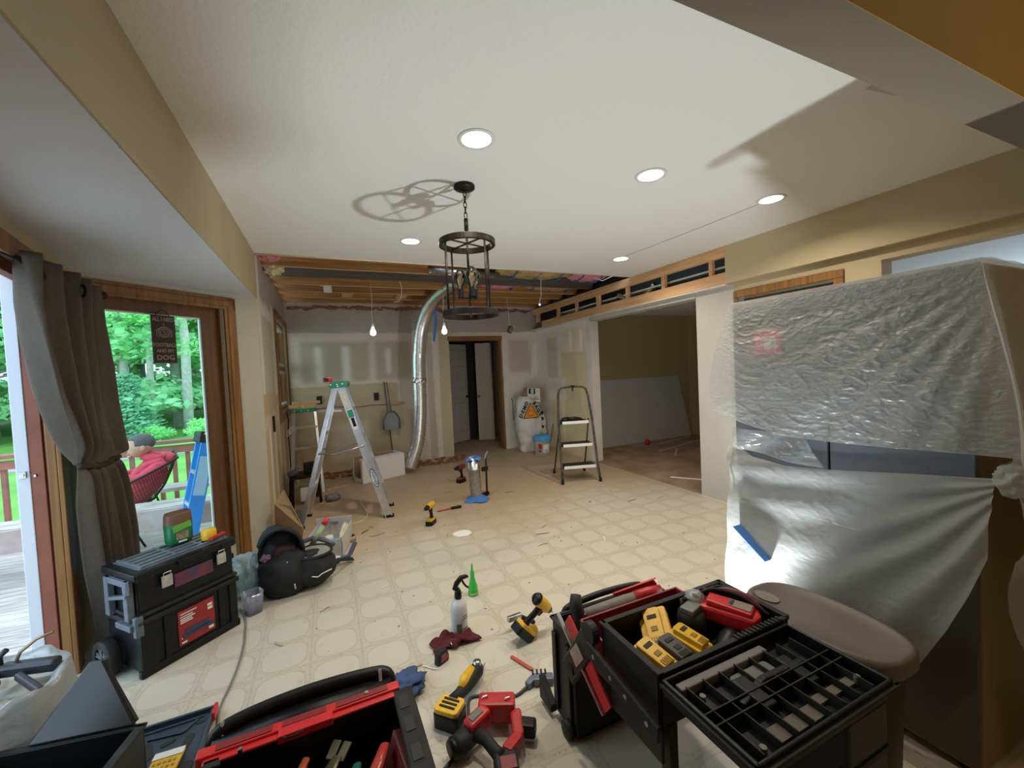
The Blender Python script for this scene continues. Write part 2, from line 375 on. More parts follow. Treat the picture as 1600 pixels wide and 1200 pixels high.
# right wall: pieces below the header. openings: side room, doorway, pass-through
M_wr = rects_mat('right_wall_surface', (.74, .62, .37), [
    (5.1, 7.1, 1.70, 2.3, (.80, .70, .50), .015), (5.1, 7.1, 2.08, 2.3, MUD, .02), (6.5, 7.1, 0, 2.2, MUD, .02), (6.1, 6.22, 1.2, 2.1, MUD, .03), (5.75, 5.83, 1.72, 2.05, (.90, .86, .78), .02),
    (5.45, 5.53, 1.72, 2.05, (.90, .86, .78), .02), (5.1, 5.34, 0, 2.2, (.70, .65, .57), .004), (6.25, 6.6, 1.3, 1.98, (.66, .58, .46), .04), (6.0, 7.0, .9, 1.28, (.80, .73, .62), .03), (6.05, 6.15, .1, 1.0, (.82, .72, .52), .04)], 1)
st(MB().bb((RX, 5.22, 0), (RX+.14, FY, 2.2)).make('wall_right', M_wr))
M_drywall = mat('grey_drywall', (.50, .475, .43), .85, noise_amt=.05, nscale=3)
st(MB().bb((RX, 2.80, 0), (RX+.14, 3.26, 2.2)).make('wall_right_pier', M_drywall))
st(MB().bb((RX, 1.63, 0), (RX+.14, 1.93, 2.12)).bb((RX, -2.2, 0), (RX+.14, 1.63, 1.05)).bb((RX, -2.2, 2.12), (RX+.14, 2.80, 2.64)).bb((RX+.0, .0, 0), (RX+.14, .60, 2.2)).make('wall_right_near', M_tan))
st(MB().bb((HX, .60, 2.2), (RX+.01, 2.83, 2.66)).make('wall_right_header', M_tan))
# edge boards of the opening (fresh drywall returns)
st(MB().bb((RX-.012, 3.26, 2.135), (RX+.15, 5.22, 2.2)).make('trim_5', M_drywall))
st(MB().bb((HX, 2.83, 2.185), (RX+.14, 7.0, 2.2)).make('trim_6', mat('raw_drywall_edge', (.72, .66, .56), .85, noise_amt=.15, nscale=12)))
# doorway behind the covered fridge: stained casing
b = MB(); b.bb((RX-.02, 1.86, 2.05), (RX, 2.80, 2.115)).bb((RX-.02, 1.86, 0), (RX, 1.93, 2.05)).bb((RX-.015, 2.755, 0), (RX, 2.80, 2.05))
st(b.make('trim_7', M_oak, bev=.006))
b = MB(); b.bb((RX+.14, 1.93, 0), (RX+.17, 2.80, 2.05))
st(b.make('door_3', wood('dark_door', (.10, .045, .02), (.05, .02, .01), 2, 3)))
# side room
M_sr = mat('side_room_paint', (.40, .31, .14), .75)
st(MB().bb((RX+.14, 6.1, 0), (8.2, 6.2, 2.6)).make('wall_side_room_far', M_sr))
st(MB().bb((6.6, 2.9, 0), (6.7, 6.1, 2.6)).make('wall_side_room_right', M_sr))
st(MB().bb((RX+.14, 2.8, 0), (8.2, 2.9, 2.6)).make('wall_side_room_near', M_sr))
st(MB().bb((RX+.0, 2.8, 2.37), (8.2, 6.2, 2.39)).make('ceiling_side_room', M_ceil))
# room behind the pass-through, with daylight from its own window
st(MB().bb((RX+.14, -2.2, 2.42), (8.2, 2.8, 2.44)).make('ceiling_pass_room', mat('daylit_white', (.80, .86, .92), .8)))  # bluish white: cool daylight put into the ceiling colour
b = MB(); b.bb((8.2, -2.2, 0), (8.3, 2.8, .35)).bb((8.2, -2.2, 2.38), (8.3, 2.8, 2.6)).bb((8.2, -2.2, .7), (8.3, -1.8, 2.38)).bb((8.2, 2.5, .7), (8.3, 2.8, 2.38))
st(b.make('wall_pass_room', M_tan))
# near walls (behind the camera) closing the dining room
st(MB().bb((BX-.2, -2.3, 0), (8.3, -2.2, 2.66)).make('wall_near', M_ochre))

# ---- joists in the open ceiling: each one a thing
M_litedge = wood('lit_lumber_edge', (.62, .42, .26), (.44, .26, .13), 0, 2, .8)
js = [4.34, 4.74, 5.15, 5.58, 6.02, 6.46, 6.88]
jl = ['first ceiling joist, beside the cut edge of the white ceiling', 'brown bare ceiling joist, nearest one wholly in view', 'weathered grey ceiling joist in front of the silver duct', 'warm brown ceiling joist just behind the weathered grey one',
      'bare ceiling joist, fifth back from the white ceiling', 'bare ceiling joist above the hanging bulbs, second from the far wall', 'ceiling joist hard against the top of the far wall']
for i, y in enumerate(js):
    x1 = 1.12 if i == 1 else HX+.1
    o = MB().bb((LX-.02, y-.019, 2.605), (x1, y+.019, 2.812)).make('ceiling_joist', M_greyjoist if i == 2 else M_joist)
    tag(o, jl[i], 'joist', 'exposed ceiling joists')
    MB().bb((LX-.015, y-.020, 2.602), (x1-.002, y+.020, 2.607)).make('lit_bottom_edge', M_litedge if i != 2 else M_greyjoist, o)  # paler strip: light on the joist underside put into the colour
for i, (x, y, l) in enumerate([(.25, 6.24, 'left of two short wood blocks between the far joists'), (1.0, 6.24, 'right of two short wood blocks between the far joists')]):
    tag(MB().bb((x, y-.20, 2.62), (x+.14, y+.20, 2.70)).make('blocking', M_pine), l, 'block', 'blocks between joists')
# ---- header framing on the right: plates and studs, each a thing
HS = [(2.83, 3.0), (3.9, 0), (4.4, 0)]
tag(MB().bb((HX, 2.83, 2.46), (HX+.04, 6.95, zc(3.6)-.002)).make('top_plate', M_pine), 'long pine top plate of the stripped header on the right', 'lumber', 'header framing')
tag(MB().bb((HX, 2.83, 2.202), (HX+.04, 6.6, 2.31)).make('bottom_plate', M_pine), 'long pine bottom plate of the stripped header on the right', 'lumber', 'header framing')
for i, (y, wd) in enumerate([(2.98, .04), (3.62, .05), (4.25, .045), (4.87, .07), (5.45, .04), (6.0, .06), (6.72, .1)]):
    tag(MB().bb((HX+.002, y, 2.31), (HX+.042, y+wd, 2.46)).make('header_stud', M_pine),
        'short pine stud in the stripped header, number '+['one', 'two', 'three', 'four', 'five', 'six', 'seven'][i]+' counting from the tan painted wall', 'stud', 'header framing')
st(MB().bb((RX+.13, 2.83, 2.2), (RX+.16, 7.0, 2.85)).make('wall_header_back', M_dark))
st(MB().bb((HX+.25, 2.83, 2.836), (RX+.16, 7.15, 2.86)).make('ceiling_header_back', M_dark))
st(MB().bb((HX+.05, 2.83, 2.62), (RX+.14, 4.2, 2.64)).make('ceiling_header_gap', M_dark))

# ================================================================== bay walls, patio door, windows
def FR(o, a, z=0):      # frame: local x along a (horizontal), y = 90 degrees left of it, z up
    a = Vector((a[0], a[1], 0)).normalized(); return Matrix(((a.x, -a.y, 0, o[0]), (a.y, a.x, 0, o[1]), (0, 0, 1, z), (0, 0, 0, 1)))
def glass_mat(name, tint=(.93, 1, .97)):
    m = bpy.data.materials.new(name); m.use_nodes = True; nt = m.node_tree; nt.nodes.remove(nt.nodes['Principled BSDF'])
    t = nt.nodes.new('ShaderNodeBsdfTransparent'); t.inputs[0].default_value = col(tint)
    g = nt.nodes.new('ShaderNodeBsdfGlossy'); g.inputs['Roughness'].default_value = .02
    f = nt.nodes.new('ShaderNodeFresnel'); f.inputs[0].default_value = 1.3
    x = nt.nodes.new('ShaderNodeMixShader'); nt.links.new(f.outputs[0], x.inputs[0]); nt.links.new(t.outputs[0], x.inputs[1]); nt.links.new(g.outputs[0], x.inputs[2])
    nt.links.new(x.outputs[0], nt.nodes['Material Output'].inputs[0]); return m
M_glass = glass_mat('window_glass')
C2 = (-1.40, 3.46); J = (-1.27, 2.83); J2 = (-1.00, 1.55)
F45 = FR(C1, (C2[0]-C1[0], C2[1]-C1[1]))          # local y points outwards-left? (90 deg left of the run) -> into the room side is negative
L45 = math.hypot(C2[0]-C1[0], C2[1]-C1[1])
# run goes (-,-): left of it is (+,-) = into the room.  so room side = +y
G0, G1, GZ0, GZ1 = .45, 1.20, .28, 1.99
b = MB(); b.bb((0, -.14, 0), (.33, 0, 2.2)).bb((.33, -.14, 2.10), (L45+.05, 0, 2.2)).bb((.33, -.14, 0), (L45+.05, 0, .12))
b.xf(F45); st(b.make('wall_bay', mat('bay_wall_daylit', (.50, .47, .37), .7, noise_amt=.05)))  # tan turned greyer: blue window light put into the wall colour
b = MB(); b.bb((.21, 0, 0), (.305, .02, 2.165)).bb((.21, 0, 2.07), (L45-.01, .02, 2.165)).bb((.235, .02, 0), (.28, .028, 2.14)).bb((.235, .02, 2.095), (L45-.01, .028, 2.14))
b.bb((.305, -.13, 0), (.335, .0, 2.10)).bb((.305, -.13, 2.075), (L45, 0, 2.10)); b.xf(F45)
w1 = MB(); 
root = st(b.make('window_1', M_oak, bev=.003))
b = MB(); b.bb((.335, -.09, .12), (G0, -.04, 2.075)).bb((G0, -.09, GZ1), (L45, -.04, 2.075)).bb((G0, -.09, .12), (L45, -.04, GZ0)).bb((G1, -.09, .12), (L45, -.04, 2.075)); b.xf(F45)
b.make('sash_frame', wood('dark_stain', (.18, .075, .022), (.10, .04, .012), 2, 3, .5), root, bev=.004)
b = MB(); b.bb((G0-.006, -.078, GZ0), (G0+.008, -.055, GZ1)).bb((G0, -.078, GZ1-.01), (G1, -.055, GZ1+.004)); b.xf(F45); b.make('glazing_bead', M_white, root)
b = MB(); b.bb((G0, -.068, GZ0), (G1, -.062, GZ1)); b.xf(F45); b.make('pane', M_glass, root)
# patio door wall: local x from J towards C2, +x away from camera; outside = +y (left of the run)
FJ = FR(J, (C2[0]-J[0], C2[1]-J[1])); LJ = math.hypot(C2[0]-J[0], C2[1]-J[1])
b = MB(); b.bb((.06, 0, 0), (LJ+.04, .14, 2.2)); b.xf(FJ); st(b.make('wall_bay_left', M_tan))
LW = math.hypot(J2[0]-J[0], J2[1]-J[1])
b = MB(); b.bb((-LW-.06, 0, 2.06), (.08, .14, 2.2)); b.xf(FJ); st(b.make('wall_bay_left_top', M_tan))
b = MB(); b.bb((0, -.02, 0), (.10, 0, 2.12)).bb((-LW, -.02, 2.03), (.10, 0, 2.12)).bb((.0, -.0, 0), (.06, .035, 2.06)); b.xf(FJ)
dr = st(b.make('door_1', M_oak, bev=.004))
M_rb = mat('red_brown_stain', (.27, .085, .05), .55, noise_amt=.2, nscale=6)
b = MB(); b.bb((.012, .035, 0), (.06, .043, 2.06)).bb((.0, .043, 0), (.06, .092, 2.06)).bb((-LW, .05, 2.0), (.06, .092, 2.06)); b.xf(FJ); b.make('jamb', M_rb, dr, bev=.003)
M_door = mat('door_white', (.62, .66, .74), .5)
b = MB(); b.bb((-.004, .092, 0), (.05, .138, 2.06)); b.xf(FJ); b.make('screen_frame', M_door, dr, bev=.003)
b = MB(); b.box((-.008, .115, 1.06), (.012, .022, .03)); b.box((-.014, .115, 1.06), (.01, .012, .012)); b.box((-.006, .075, 1.05), (.012, .008, .012)); b.xf(FJ); b.make('strike_plate', M_steel, dr)
b = MB(); b.bb((-LW, .06, -.02), (.06, .16, .012)); b.xf(FJ); b.make('sill', M_steel, dr)
st(MB().bb((-1.14, -2.2, 0), (-1.0, 1.50, 2.2)).make('wall_dining_left', M_tan))
# low ceiling over the bay again follows the real outline
bpy.data.objects.remove(bpy.data.objects['ceiling_bay'])
st(MB().prism([(LX-.005, -2.2), (LX-.005, C1[1]), (C1[0]-.12, C1[1]+.06), (C2[0]-.16, C2[1]+.02), (J[0]-.16, J[1]), (J2[0]-.16, J2[1]), (-1.14, -2.2)], (2.2, 2.215)).make('ceiling_bay', mat('bay_ceiling_shaded', (.60, .60, .63), .85, bump=.35, bscale=55)))  # darker, bluish ceiling white: shade and sky tint put into the colour
st(MB().prism([(LX-.11, -2.2), (LX-.11, C1[1]+.1), (C1[0]-.14, C1[1]+.10), (C2[0]-.16, C2[1]+.05), (J[0]-.18, J[1]), (J2[0]-.18, J2[1]), (-1.14, -2.2)], (2.30, 2.34)).make('roof_bay', M_dark))
# kitchen window in the left wall
y0, y1, z0, z1 = W1
b = MB()
for a, c in (((y0-.07, z0-.07), (y0, z1+.07)), ((y1-.0, z0-.07), (y1+.02, z1+.07)), ((y0-.07, z1), (y1, z1+.07)), ((y0-.09, z0-.10), (y1, z0-.0))):
    b.bb((LX, a[0], a[1]), (LX+.022, c[0], c[1]))
for a, c in (((y0, z0), (y0+.04, z1)), ((y1-.04, z0), (y1, z1)), ((y0, z1-.04), (y1, z1)), ((y0, z0), (y1, z0+.05)), ((y0, 1.6), (y1, 1.65))):
    b.bb((LX-.10, a[0], a[1]), (LX-.03, c[0], c[1]))
wr = st(b.make('window_2', M_oak, bev=.003))
MB().bb((LX-.075, y0, z0), (LX-.07, y1, z1)).make('pane', M_glass, wr)
M_sash = mat('white_sash', (.6, .62, .62), .5)
b = MB()
for z in (z0+.05, 1.56, 1.66, z1-.08): b.bb((LX-.06, y0+.04, z), (LX-.028, y1-.04, z+.035))
b.make('sash', M_sash, wr)

# ---- curtain tied back beside the patio door
Lc = [(-1.182, 2.431, 2.06), (-1.183, 2.439, 1.848), (-1.186, 2.486, 1.663), (-1.193, 2.573, 1.439), (-1.198, 2.652, 1.3), (-1.205, 2.739, 1.166), (-1.208, 2.784, 1.084), (-1.208, 2.782, 1.03), (-1.207, 2.77, 0.888), (-1.209, 2.802, 0.682), (-1.212, 2.841, 0.5), (-1.217, 2.904, 0.3), (-1.225, 2.965, 0.03)]
Rc = [(-1.265, 3.229, 2.06), (-1.27, 3.26, 1.835), (-1.285, 3.352, 1.611), (-1.285, 3.385, 1.332), (-1.272, 3.398, 1.128), (-1.259, 3.41, 1.062), (-1.255, 3.35, 1.052), (-1.251, 3.33, 0.99), (-1.247, 3.38, 0.809), (-1.242, 3.42, 0.557), (-1.243, 3.426, 0.389), (-1.245, 3.424, 0.18), (-1.249, 3.42, 0.03)]
def cat(P, t):
    f = t*(len(P)-1); i = min(int(f), len(P)-2); k = f-i
    return Vector(P[i])*(1-k)+Vector(P[i+1])*k
def cfn(u, v):
    a = cat(Lc, v); c = cat(Rc, v); p = a*(1-u)+c*u
    tie = math.exp(-((v-.5)/.07)**2)
    if v < .5: k = u**(1+.7*(v/.5))
    else: k = u
    p = a*(1-k)+c*k
    d = (c-a); d.z = 0; d.normalize(); n = Vector((d.y, -d.x, 0))
    amp = (.055 if v < .5 else .04)*(1-.75*tie)
    ph = u*2*PI*4.5+.6*math.sin(v*5)
    return p+n*(.03+amp*(math.sin(ph)+.25*math.sin(ph*2.3+v*6)))+Vector((0, 0, -.03*tie*math.sin(u*PI)))
M_cur = mat('taupe_curtain', (.10, .083, .066), .9, noise_amt=.12, nscale=50, bump=.3, bscale=400)
cu = thing('curtain', 'taupe grommet curtain tied back between the patio door and bay window', 'curtain', (-1.22, 3.0, 0))
o = MB().grid(cfn, 110, 90).make('fabric', M_cur, None, True, solid=.004); o.parent = cu; o.matrix_parent_inverse = Matrix.Translation((1.22, -3.0, 0))
pt = [cfn(u/14, .51)+Vector((.012, -.012, 0)) for u in range(15)]
o = MB().tube(pt, .012, 8).make('tieback', mat('dark_cord', (.03, .025, .02), .9), None, True); o.parent = cu; o.matrix_parent_inverse = Matrix.Translation((1.22, -3.0, 0))
for u in (.10, .5, .86):
    p = cfn(u, .035); q = cfn(u+.01, .035); t = (q-p).normalized(); n = Vector((t.y, -t.x, 0))
    r = [p+n*.006+(t*math.cos(a)*.028+Vector((0, 0, 1))*math.sin(a)*.028) for a in [2*PI*i/20 for i in range(20)]]
    o = MB().tube(r, .008, 6, True).make('grommet', M_bronze, None, True); o.parent = cu; o.matrix_parent_inverse = Matrix.Translation((1.22, -3.0, 0))
rd = thing('curtain_rod', 'dark curtain rod running above the patio door beside the taupe curtain', 'curtain rod', (-1.16, 2.6, 2.035))
MB().tube([(.02, -1.0, 0), (-.01, -.3, 0), (-.075, .72, 0)], .012, 10).make('rod', M_bronze, rd, True)
MB().blob((-.078, .75, 0), (.028, .028, .028), amp=0).make('finial', M_bronze, rd, True)
MB().box((-.085, -.2, .02), (.10, .02, .02)).box((-.155, .6, .02), (.16, .02, .02)).make('bracket', M_bronze, rd)

# ---- wooden sign hanging on the bay window
sg = thing('hanging_sign', 'small dark wooden sign with pale lettering hanging on the bay window glass', 'sign')
a = Vector((1, -1, 0)).normalized()
sgm = FR((-1.069, 3.775), (.7, .7), 1.80)      # local x = right seen from the room, y = outwards
sg.matrix_world = sgm
M_sign = mat('sign_board', (.055, .038, .034), .8, noise_amt=.3, nscale=30)
M_let = mat('sign_letters', (.34, .26, .21), .8)
SWD, SHT = .150, .345
MB().box((0, 0, 0), (SWD, .012, SHT)).make('board', M_sign, sg, bev=.002)
MB().tube([(-.045, 0, SHT/2), (-.02, 0, SHT/2+.032), (0, 0, SHT/2+.042), (.02, 0, SHT/2+.032), (.045, 0, SHT/2)], .003, 6).make('cord', M_bronze, sg)
for body, z, s, sx in (('ALL I NEED', .142, .040, .70), ('IS', .108, .016, 1), ('FOOTBALL', -.042, .038, .80), ('AND MY', -.085, .034, .85), ('DOG', -.134, .050, 1.0)):
    text('lettering', body, s, M_let, sg, (0, -.0068, z), (PI/2, 0, 0), .0008, sx)
b = MB()       # emblem: open ring in front of a block-letter outline
def ring(cx, cz, ro, ri, n=24, sx=1): 
    P = [Vector((cx+sx*(ro+ri)/2*math.cos(2*PI*i/n), -.0075, cz+(ro+ri)/2*math.sin(2*PI*i/n))) for i in range(n)]
    b.tube(P, (ro-ri)/2, 5, True)
ring(0, .052, .040, .033); ring(0, .052, .027, .022)
b.tube([(.008, -.0075, .066), (-.004, -.0075, .070), (-.010, -.0075, .060), (.010, -.0075, .046), (.004, -.0075, .035), (-.009, -.0075, .038)], .0025, 5)
for s in (-1, 1): b.tube([(s*.030, -.0075, .075), (s*.048, -.0075, .066), (s*.048, -.0075, .022), (s*.030, -.0075, .018)], .003, 5)
b.make('emblem', M_let, sg)

# ================================================================== outdoors
M_deck = bpy.data.materials.new('deck_boards'); M_deck.use_nodes = True
nt = M_deck.node_tree; N = nt.nodes; L = nt.links; bs = N['Principled BSDF']
tc = N.new('ShaderNodeTexCoord'); mp = N.new('ShaderNodeMapping'); mp.inputs['Rotation'].default_value = (0, 0, rad(4)); L.new(tc.outputs['Object'], mp.inputs[0])
wv = N.new('ShaderNodeTexWave'); wv.inputs['Scale'].default_value = 3.6; wv.wave_profile = 'SAW'; wv.bands_direction = 'Y'; L.new(mp.outputs[0], wv.inputs['Vector'])
m2 = N.new('ShaderNodeMapping'); m2.inputs['Scale'].default_value = (1.2, 14, 1); L.new(mp.outputs[0], m2.inputs[0])
nz = N.new('ShaderNodeTexNoise'); nz.inputs['Scale'].default_value = 3; nz.inputs['Detail'].default_value = 8; L.new(m2.outputs[0], nz.inputs['Vector'])
rp = N.new('ShaderNodeValToRGB'); rp.color_ramp.elements[0].color = (.30, .25, .23, 1); rp.color_ramp.elements[1].color = (.62, .58, .56, 1); rp.color_ramp.elements[0].position = .3; rp.color_ramp.elements[1].position = .7
L.new(nz.outputs['Fac'], rp.inputs[0])
gp = N.new('ShaderNodeMapRange'); gp.inputs[1].default_value = .0; gp.inputs[2].default_value = .05; L.new(wv.outputs['Fac'], gp.inputs[0])
mx = N.new('ShaderNodeMix'); mx.data_type = 'RGBA'; mx.inputs[6].default_value = (.08, .05, .04, 1); L.new(gp.outputs[0], mx.inputs[0]); L.new(rp.outputs[0], mx.inputs[7]); L.new(mx.outputs[2], bs.inputs['Base Color']); bs.inputs['Roughness'].default_value = .6
DZ0 = -.10
st(MB().prism([(-9, 0), (-1.2, 0), (-1.16, 1.5), (-1.46, 2.9), (-1.55, 3.5), (-.70, 4.42), (-.70, 6.5), (-9, 6.5)], (DZ0-.04, DZ0)).make('floor_deck', M_deck))
M_rail = mat('rail_redwood', (.33, .13, .085), .65, c2=(.22, .10, .075), nscale=6)
M_bench = mat('weathered_wood', (.42, .35, .33), .7, c2=(.30, .20, .18), nscale=4)
st(MB().bb((-9, 6.48, -.9), (-.7, 6.52, DZ0-.0)).make('trim_8', M_rail))
ra = thing('deck_railing', 'red-brown wooden railing along the far edge of the deck', 'railing', (-4.5, 6.3, DZ0))
MB().bb((-4.4, -.07, .86), (3.8, .07, .90)).make('top_rail', M_rail, ra, bev=.005)
MB().bb((-4.4, -.02, .74), (3.8, .02, .83)).make('upper_rail', M_rail, ra)
MB().bb((-4.4, -.02, .07), (3.8, .02, .15)).make('bottom_rail', M_rail, ra)
b0 = MB().box((0, .03, .45), (.04, .04, .74)).make('baluster', M_rail, ra, loc=(-4.3, 0, 0))
k = 1
while -4.3+k*.135 < 3.75: c_ = b0.copy(); C.objects.link(c_); c_.parent = ra; c_.location = (-4.3+k*.135, 0, 0); k += 1
for x in (-4.2, -2.0, .2, 2.0, 3.6): MB().box((x, .0, .43), (.09, .09, .86)).make('post', M_rail, ra)
be = thing('deck_bench', 'long low weathered plank bench on the deck just outside the bay window', 'bench', (-3.2, 4.92, DZ0))
MB().bb((-3.6, -.16, .41), (2.44, -.02, .45)).bb((-3.6, 0, .41), (2.44, .14, .45)).make('seat', M_deck, be, bev=.004)
MB().bb((-3.6, -.20, .255), (2.44, -.165, .44)).make('fascia', M_bench, be)
for x in (-3.4, -1.9, -.4, 2.3): MB().box((x, -.01, .205), (.09, .26, .41)).make('leg', M_bench, be)
b2 = thing('deck_bench', 'pale plank bench against the railing behind the seated person', 'bench', (-1.6, 6.0, DZ0))
MB().bb((-.9, -.15, .36), (.85, .15, .40)).make('seat', M_deck, b2)
for x in (-.8, .75): MB().box((x, 0, .18), (.09, .25, .36)).make('leg', M_bench, b2)

# blue step ladder leaning folded outside the window
bl = thing('step_ladder', 'bright blue folded step ladder with a black cap standing outside the bay window', 'ladder', (-1.265, 4.50, DZ0), rot=(rad(-4), rad(13.0), rad(20)))
M_bluel = mat('blue_fibreglass', (.02, .24, .72), .4)
for x in (-.0, ):
    MB().box((0, -.15, .53), (.11, .03, 1.06)).make('rail', M_bluel, bl, bev=.004)
    MB().box((0, .15, .53), (.11, .03, 1.06)).make('rail', M_bluel, bl, bev=.004)
for z in (.22, .5, .78): MB().box((0, 0, z), (.10, .28, .03)).make('step', M_alu, bl)
MB().box((.0, 0, 1.10), (.15, .36, .10)).make('cap', M_black, bl, bev=.01)
MB().box((0, -.166, .76), (.085, .002, .34)).make('sticker', mat('faded_label', (.35, .52, .75), .6), bl)
for x, z in ((-.04, 1.13), (.04, 1.12), (.04, 1.085)): MB().cyl((x, -.184, z), (x, -.18, z), .008, n=8).make('rivet', M_white, bl)

# lawn
def grassm():
    return mat('lawn_green', (.17, .42, .075), .9, c2=(.10, .30, .05), nscale=.6, bump=.6, bscale=8)
b = MB(); b.grid(lambda u, v: Vector((-70+110*u, 6.5+70*v, -.9+.9*max(0, v-.25)+.12*noise.noise(Vector((u*6, v*6, 0))))), 24, 24)
st(b.make('ground', grassm(), smooth=True))
st(MB().bb((-12, 18, -.95), (-2.5, 19.4, -.86)).xf(Matrix.Rotation(rad(6), 4, 'Z')).make('path', mat('path_stone', (.35, .33, .32), .8)))

# trees: prototypes then copies
M_bark = mat('pale_bark', (.52, .52, .50), .85, c2=(.36, .36, .35), nscale=6)
M_bark2 = mat('grey_bark', (.30, .29, .27), .85, noise_amt=.3)
def leaf_mat(name, c, c2):
    m = mat(name, c, .6, c2=c2, nscale=.7); b = m.node_tree.nodes['Principled BSDF']
    nt = m.node_tree; t = nt.nodes.new('ShaderNodeBsdfTranslucent'); t.inputs[0].default_value = col(c)
    x = nt.nodes.new('ShaderNodeMixShader'); x.inputs[0].default_value = .6
    nt.links.new(b.outputs[0], x.inputs[1]); nt.links.new(t.outputs[0], x.inputs[2]); nt.links.new(x.outputs[0], nt.nodes['Material Output'].inputs[0]); return m
M_leaf = leaf_mat('leaf_bright', (.46, .86, .40), (.30, .70, .36))
M_leaf2 = leaf_mat('leaf_deep', (.50, .86, .52), (.38, .76, .48))
M_leaf3 = leaf_mat('conifer_needles', (.26, .60, .42), (.36, .72, .50))
def leaves(b, c, r, n, s, flat=.35):
    for _ in range(n):
        d = Vector((random.gauss(0, 1), random.gauss(0, 1), random.gauss(0, 1))).normalized()*(random.random()**.45)
        p = Vector(c)+Vector((d.x*r[0], d.y*r[1], d.z*r[2]))
        a = Vector((random.gauss(0, 1), random.gauss(0, 1), random.gauss(0, flat))).normalized(); q = a.orthogonal().normalized()
        k = s*random.uniform(.6, 1.4)
        b.bm.faces.new([b.bm.verts.new(p+a*k), b.bm.verts.new(p+q*k*.6), b.bm.verts.new(p-a*k), b.bm.verts.new(p-q*k*.6)])
def tree(loc, h, label, mleaf, mbark, tr=.22, crown0=.2, rr=3.4, n=4200, group='woods beyond the lawn', s=.17, clumps=26):
    t = thing('tree', label, 'tree', loc, 0, group)
    MB().tube([(0, 0, -.4), (.1, 0, h*.3), (-.1, .1, h*.6), (.05, 0, h*.95)], [tr, tr*.85, tr*.6, tr*.2], 9).make('trunk', mbark, t, True)
    b = MB(); bb_ = MB()
    for i in range(clumps):
        z = h*random.uniform(crown0, 1.0); a = random.uniform(0, 2*PI); d = rr*random.uniform(.25, 1)*(1-.45*(z/h-crown0))
        c = (d*math.cos(a), d*math.sin(a), z)
        leaves(b, c, (1.5, 1.5, .55), n//clumps, s, .5)
        bb_.tube([(0, 0, z-.6), (c[0]*.5, c[1]*.5, z-.25), c], [.06, .045, .02], 5)
    bb_.make('branches', mbark, t); b.make('foliage', mleaf, t)
    return t
GL = 'leafy background tree in the woods beyond the lawn'
t1 = tree((-8.9, 25.5, -.6), 13, 'pale-trunked tree left of the hanging sign, tallest bare lower trunk', M_leaf, M_bark, .20, .34, n=4600, s=.12)
t2 = tree((-7.62, 24.5, -.6), 13, 'slim pale-trunked tree whose trunk shows just below the hanging sign', M_leaf, M_bark, .15, .28, n=4600, s=.12)
t3 = tree((-6.12, 24.0, -.6), 14, 'pale-trunked tree seen right of the hanging sign', M_leaf, M_bark, .21, .38, n=4600, s=.12)
t4 = tree((0, 0, -.6), 12, GL, M_leaf2, M_bark2, .2, .05, 4.2, 5600, clumps=40, s=.15)
first = True
spots = []
for row, yy in enumerate((28, 31.5, 36, 42, 52)):
    for i in range(9):
        ang = -.10-.075*i+random.uniform(-.02, .02)+.02*(row % 2)
        spots.append((ang*1.1*yy, yy+random.uniform(-1, 1), -.3))
for i, p in enumerate(spots):
    o = t4 if i == 0 else dup(t4)
    o.location = p; o.rotation_euler = (0, 0, random.uniform(0, 6)); s = random.uniform(.9, 1.35)*(1+(p[1]-28)*.03); o.scale = (s, s, s)
cf = thing('conifer', 'bushy dark conifer at the lawn edge, left of the slim pale trunk', 'tree', (-8.0, 23.2, -.7))
MB().tube([(0, 0, -.2), (0, 0, 2.0), (0, 0, 2.9)], [.08, .05, .02], 7).make('trunk', M_bark2, cf, True)
b = MB()
for i in range(15):
    z = .2+i*.185; r = 1.35*(1-z/3.1)
    for k in range(9):
        a = k*2*PI/9+i*.4; leaves(b, (r*.62*math.cos(a), r*.62*math.sin(a), z-.1), (.5*r+.1, .5*r+.1, .10), 26, .10, .15)
b.make('foliage', M_leaf3, cf)
for i, (x, y, s, l) in enumerate([(-6.9, 22.6, .6, 'low shrub at the lawn edge right of the slim pale trunk'), (-5.1, 22.2, .7, 'low shrub at the lawn edge behind the right pale trunk'), (-13.2, 22.5, 1.2, 'low shrub at the lawn edge seen through the patio door'), (-2.1, 7.3, .55, 'leafy shrub growing behind the deck railing')]):
    t = thing('shrub', l, 'shrub', (x, y, -.85))
    b = MB(); 
    for k in range(7): leaves(b, (random.uniform(-.6, .6)*s, random.uniform(-.6, .6)*s, random.uniform(.2, .9)*s), (.5*s, .5*s, .35*s), 150, .06*s+.02, .6)
    b.make('foliage', M_leaf, t); MB().tube([(0, 0, -.1), (0, 0, .6*s)], [.05, .02], 6).make('stem', M_bark2, t)

# ---- person reclining in a wire mesh chair, seen in profile through the window
PF = FR((-1.79, 5.36), (-.955, -.295), 0)     # local x = the way the person faces; y = the person's left (towards the house)
def pz(x, y, s=0): return Vector(((240-x)*.0066, s, .974-(y-679)*.0066))
def skin(name, pts, edges, m, parent, lev=2):
    me = bpy.data.meshes.new(name); me.from_pydata([p[0] for p in pts], edges, []); o = bpy.data.objects.new(name, me); C.objects.link(o)
    k = o.modifiers.new('s', 'SKIN'); o.modifiers.new('u', 'SUBSURF').levels = lev; o.modifiers['u'].render_levels = lev
    for i, p in enumerate(pts):
        r = p[1]; r = r if isinstance(r, tuple) else (r, r); me.skin_vertices[0].data[i].radius = r
    me.skin_vertices[0].data[0].use_root = True
    k.use_smooth_shade = True; me.materials.append(m); o.parent = parent; return o
M_skin = mat('skin', (.50, .29, .20), .55, sss=.1); M_hood = mat('red_hoodie', (.56, .05, .09), .85, noise_amt=.15, nscale=12, bump=.3, bscale=60)
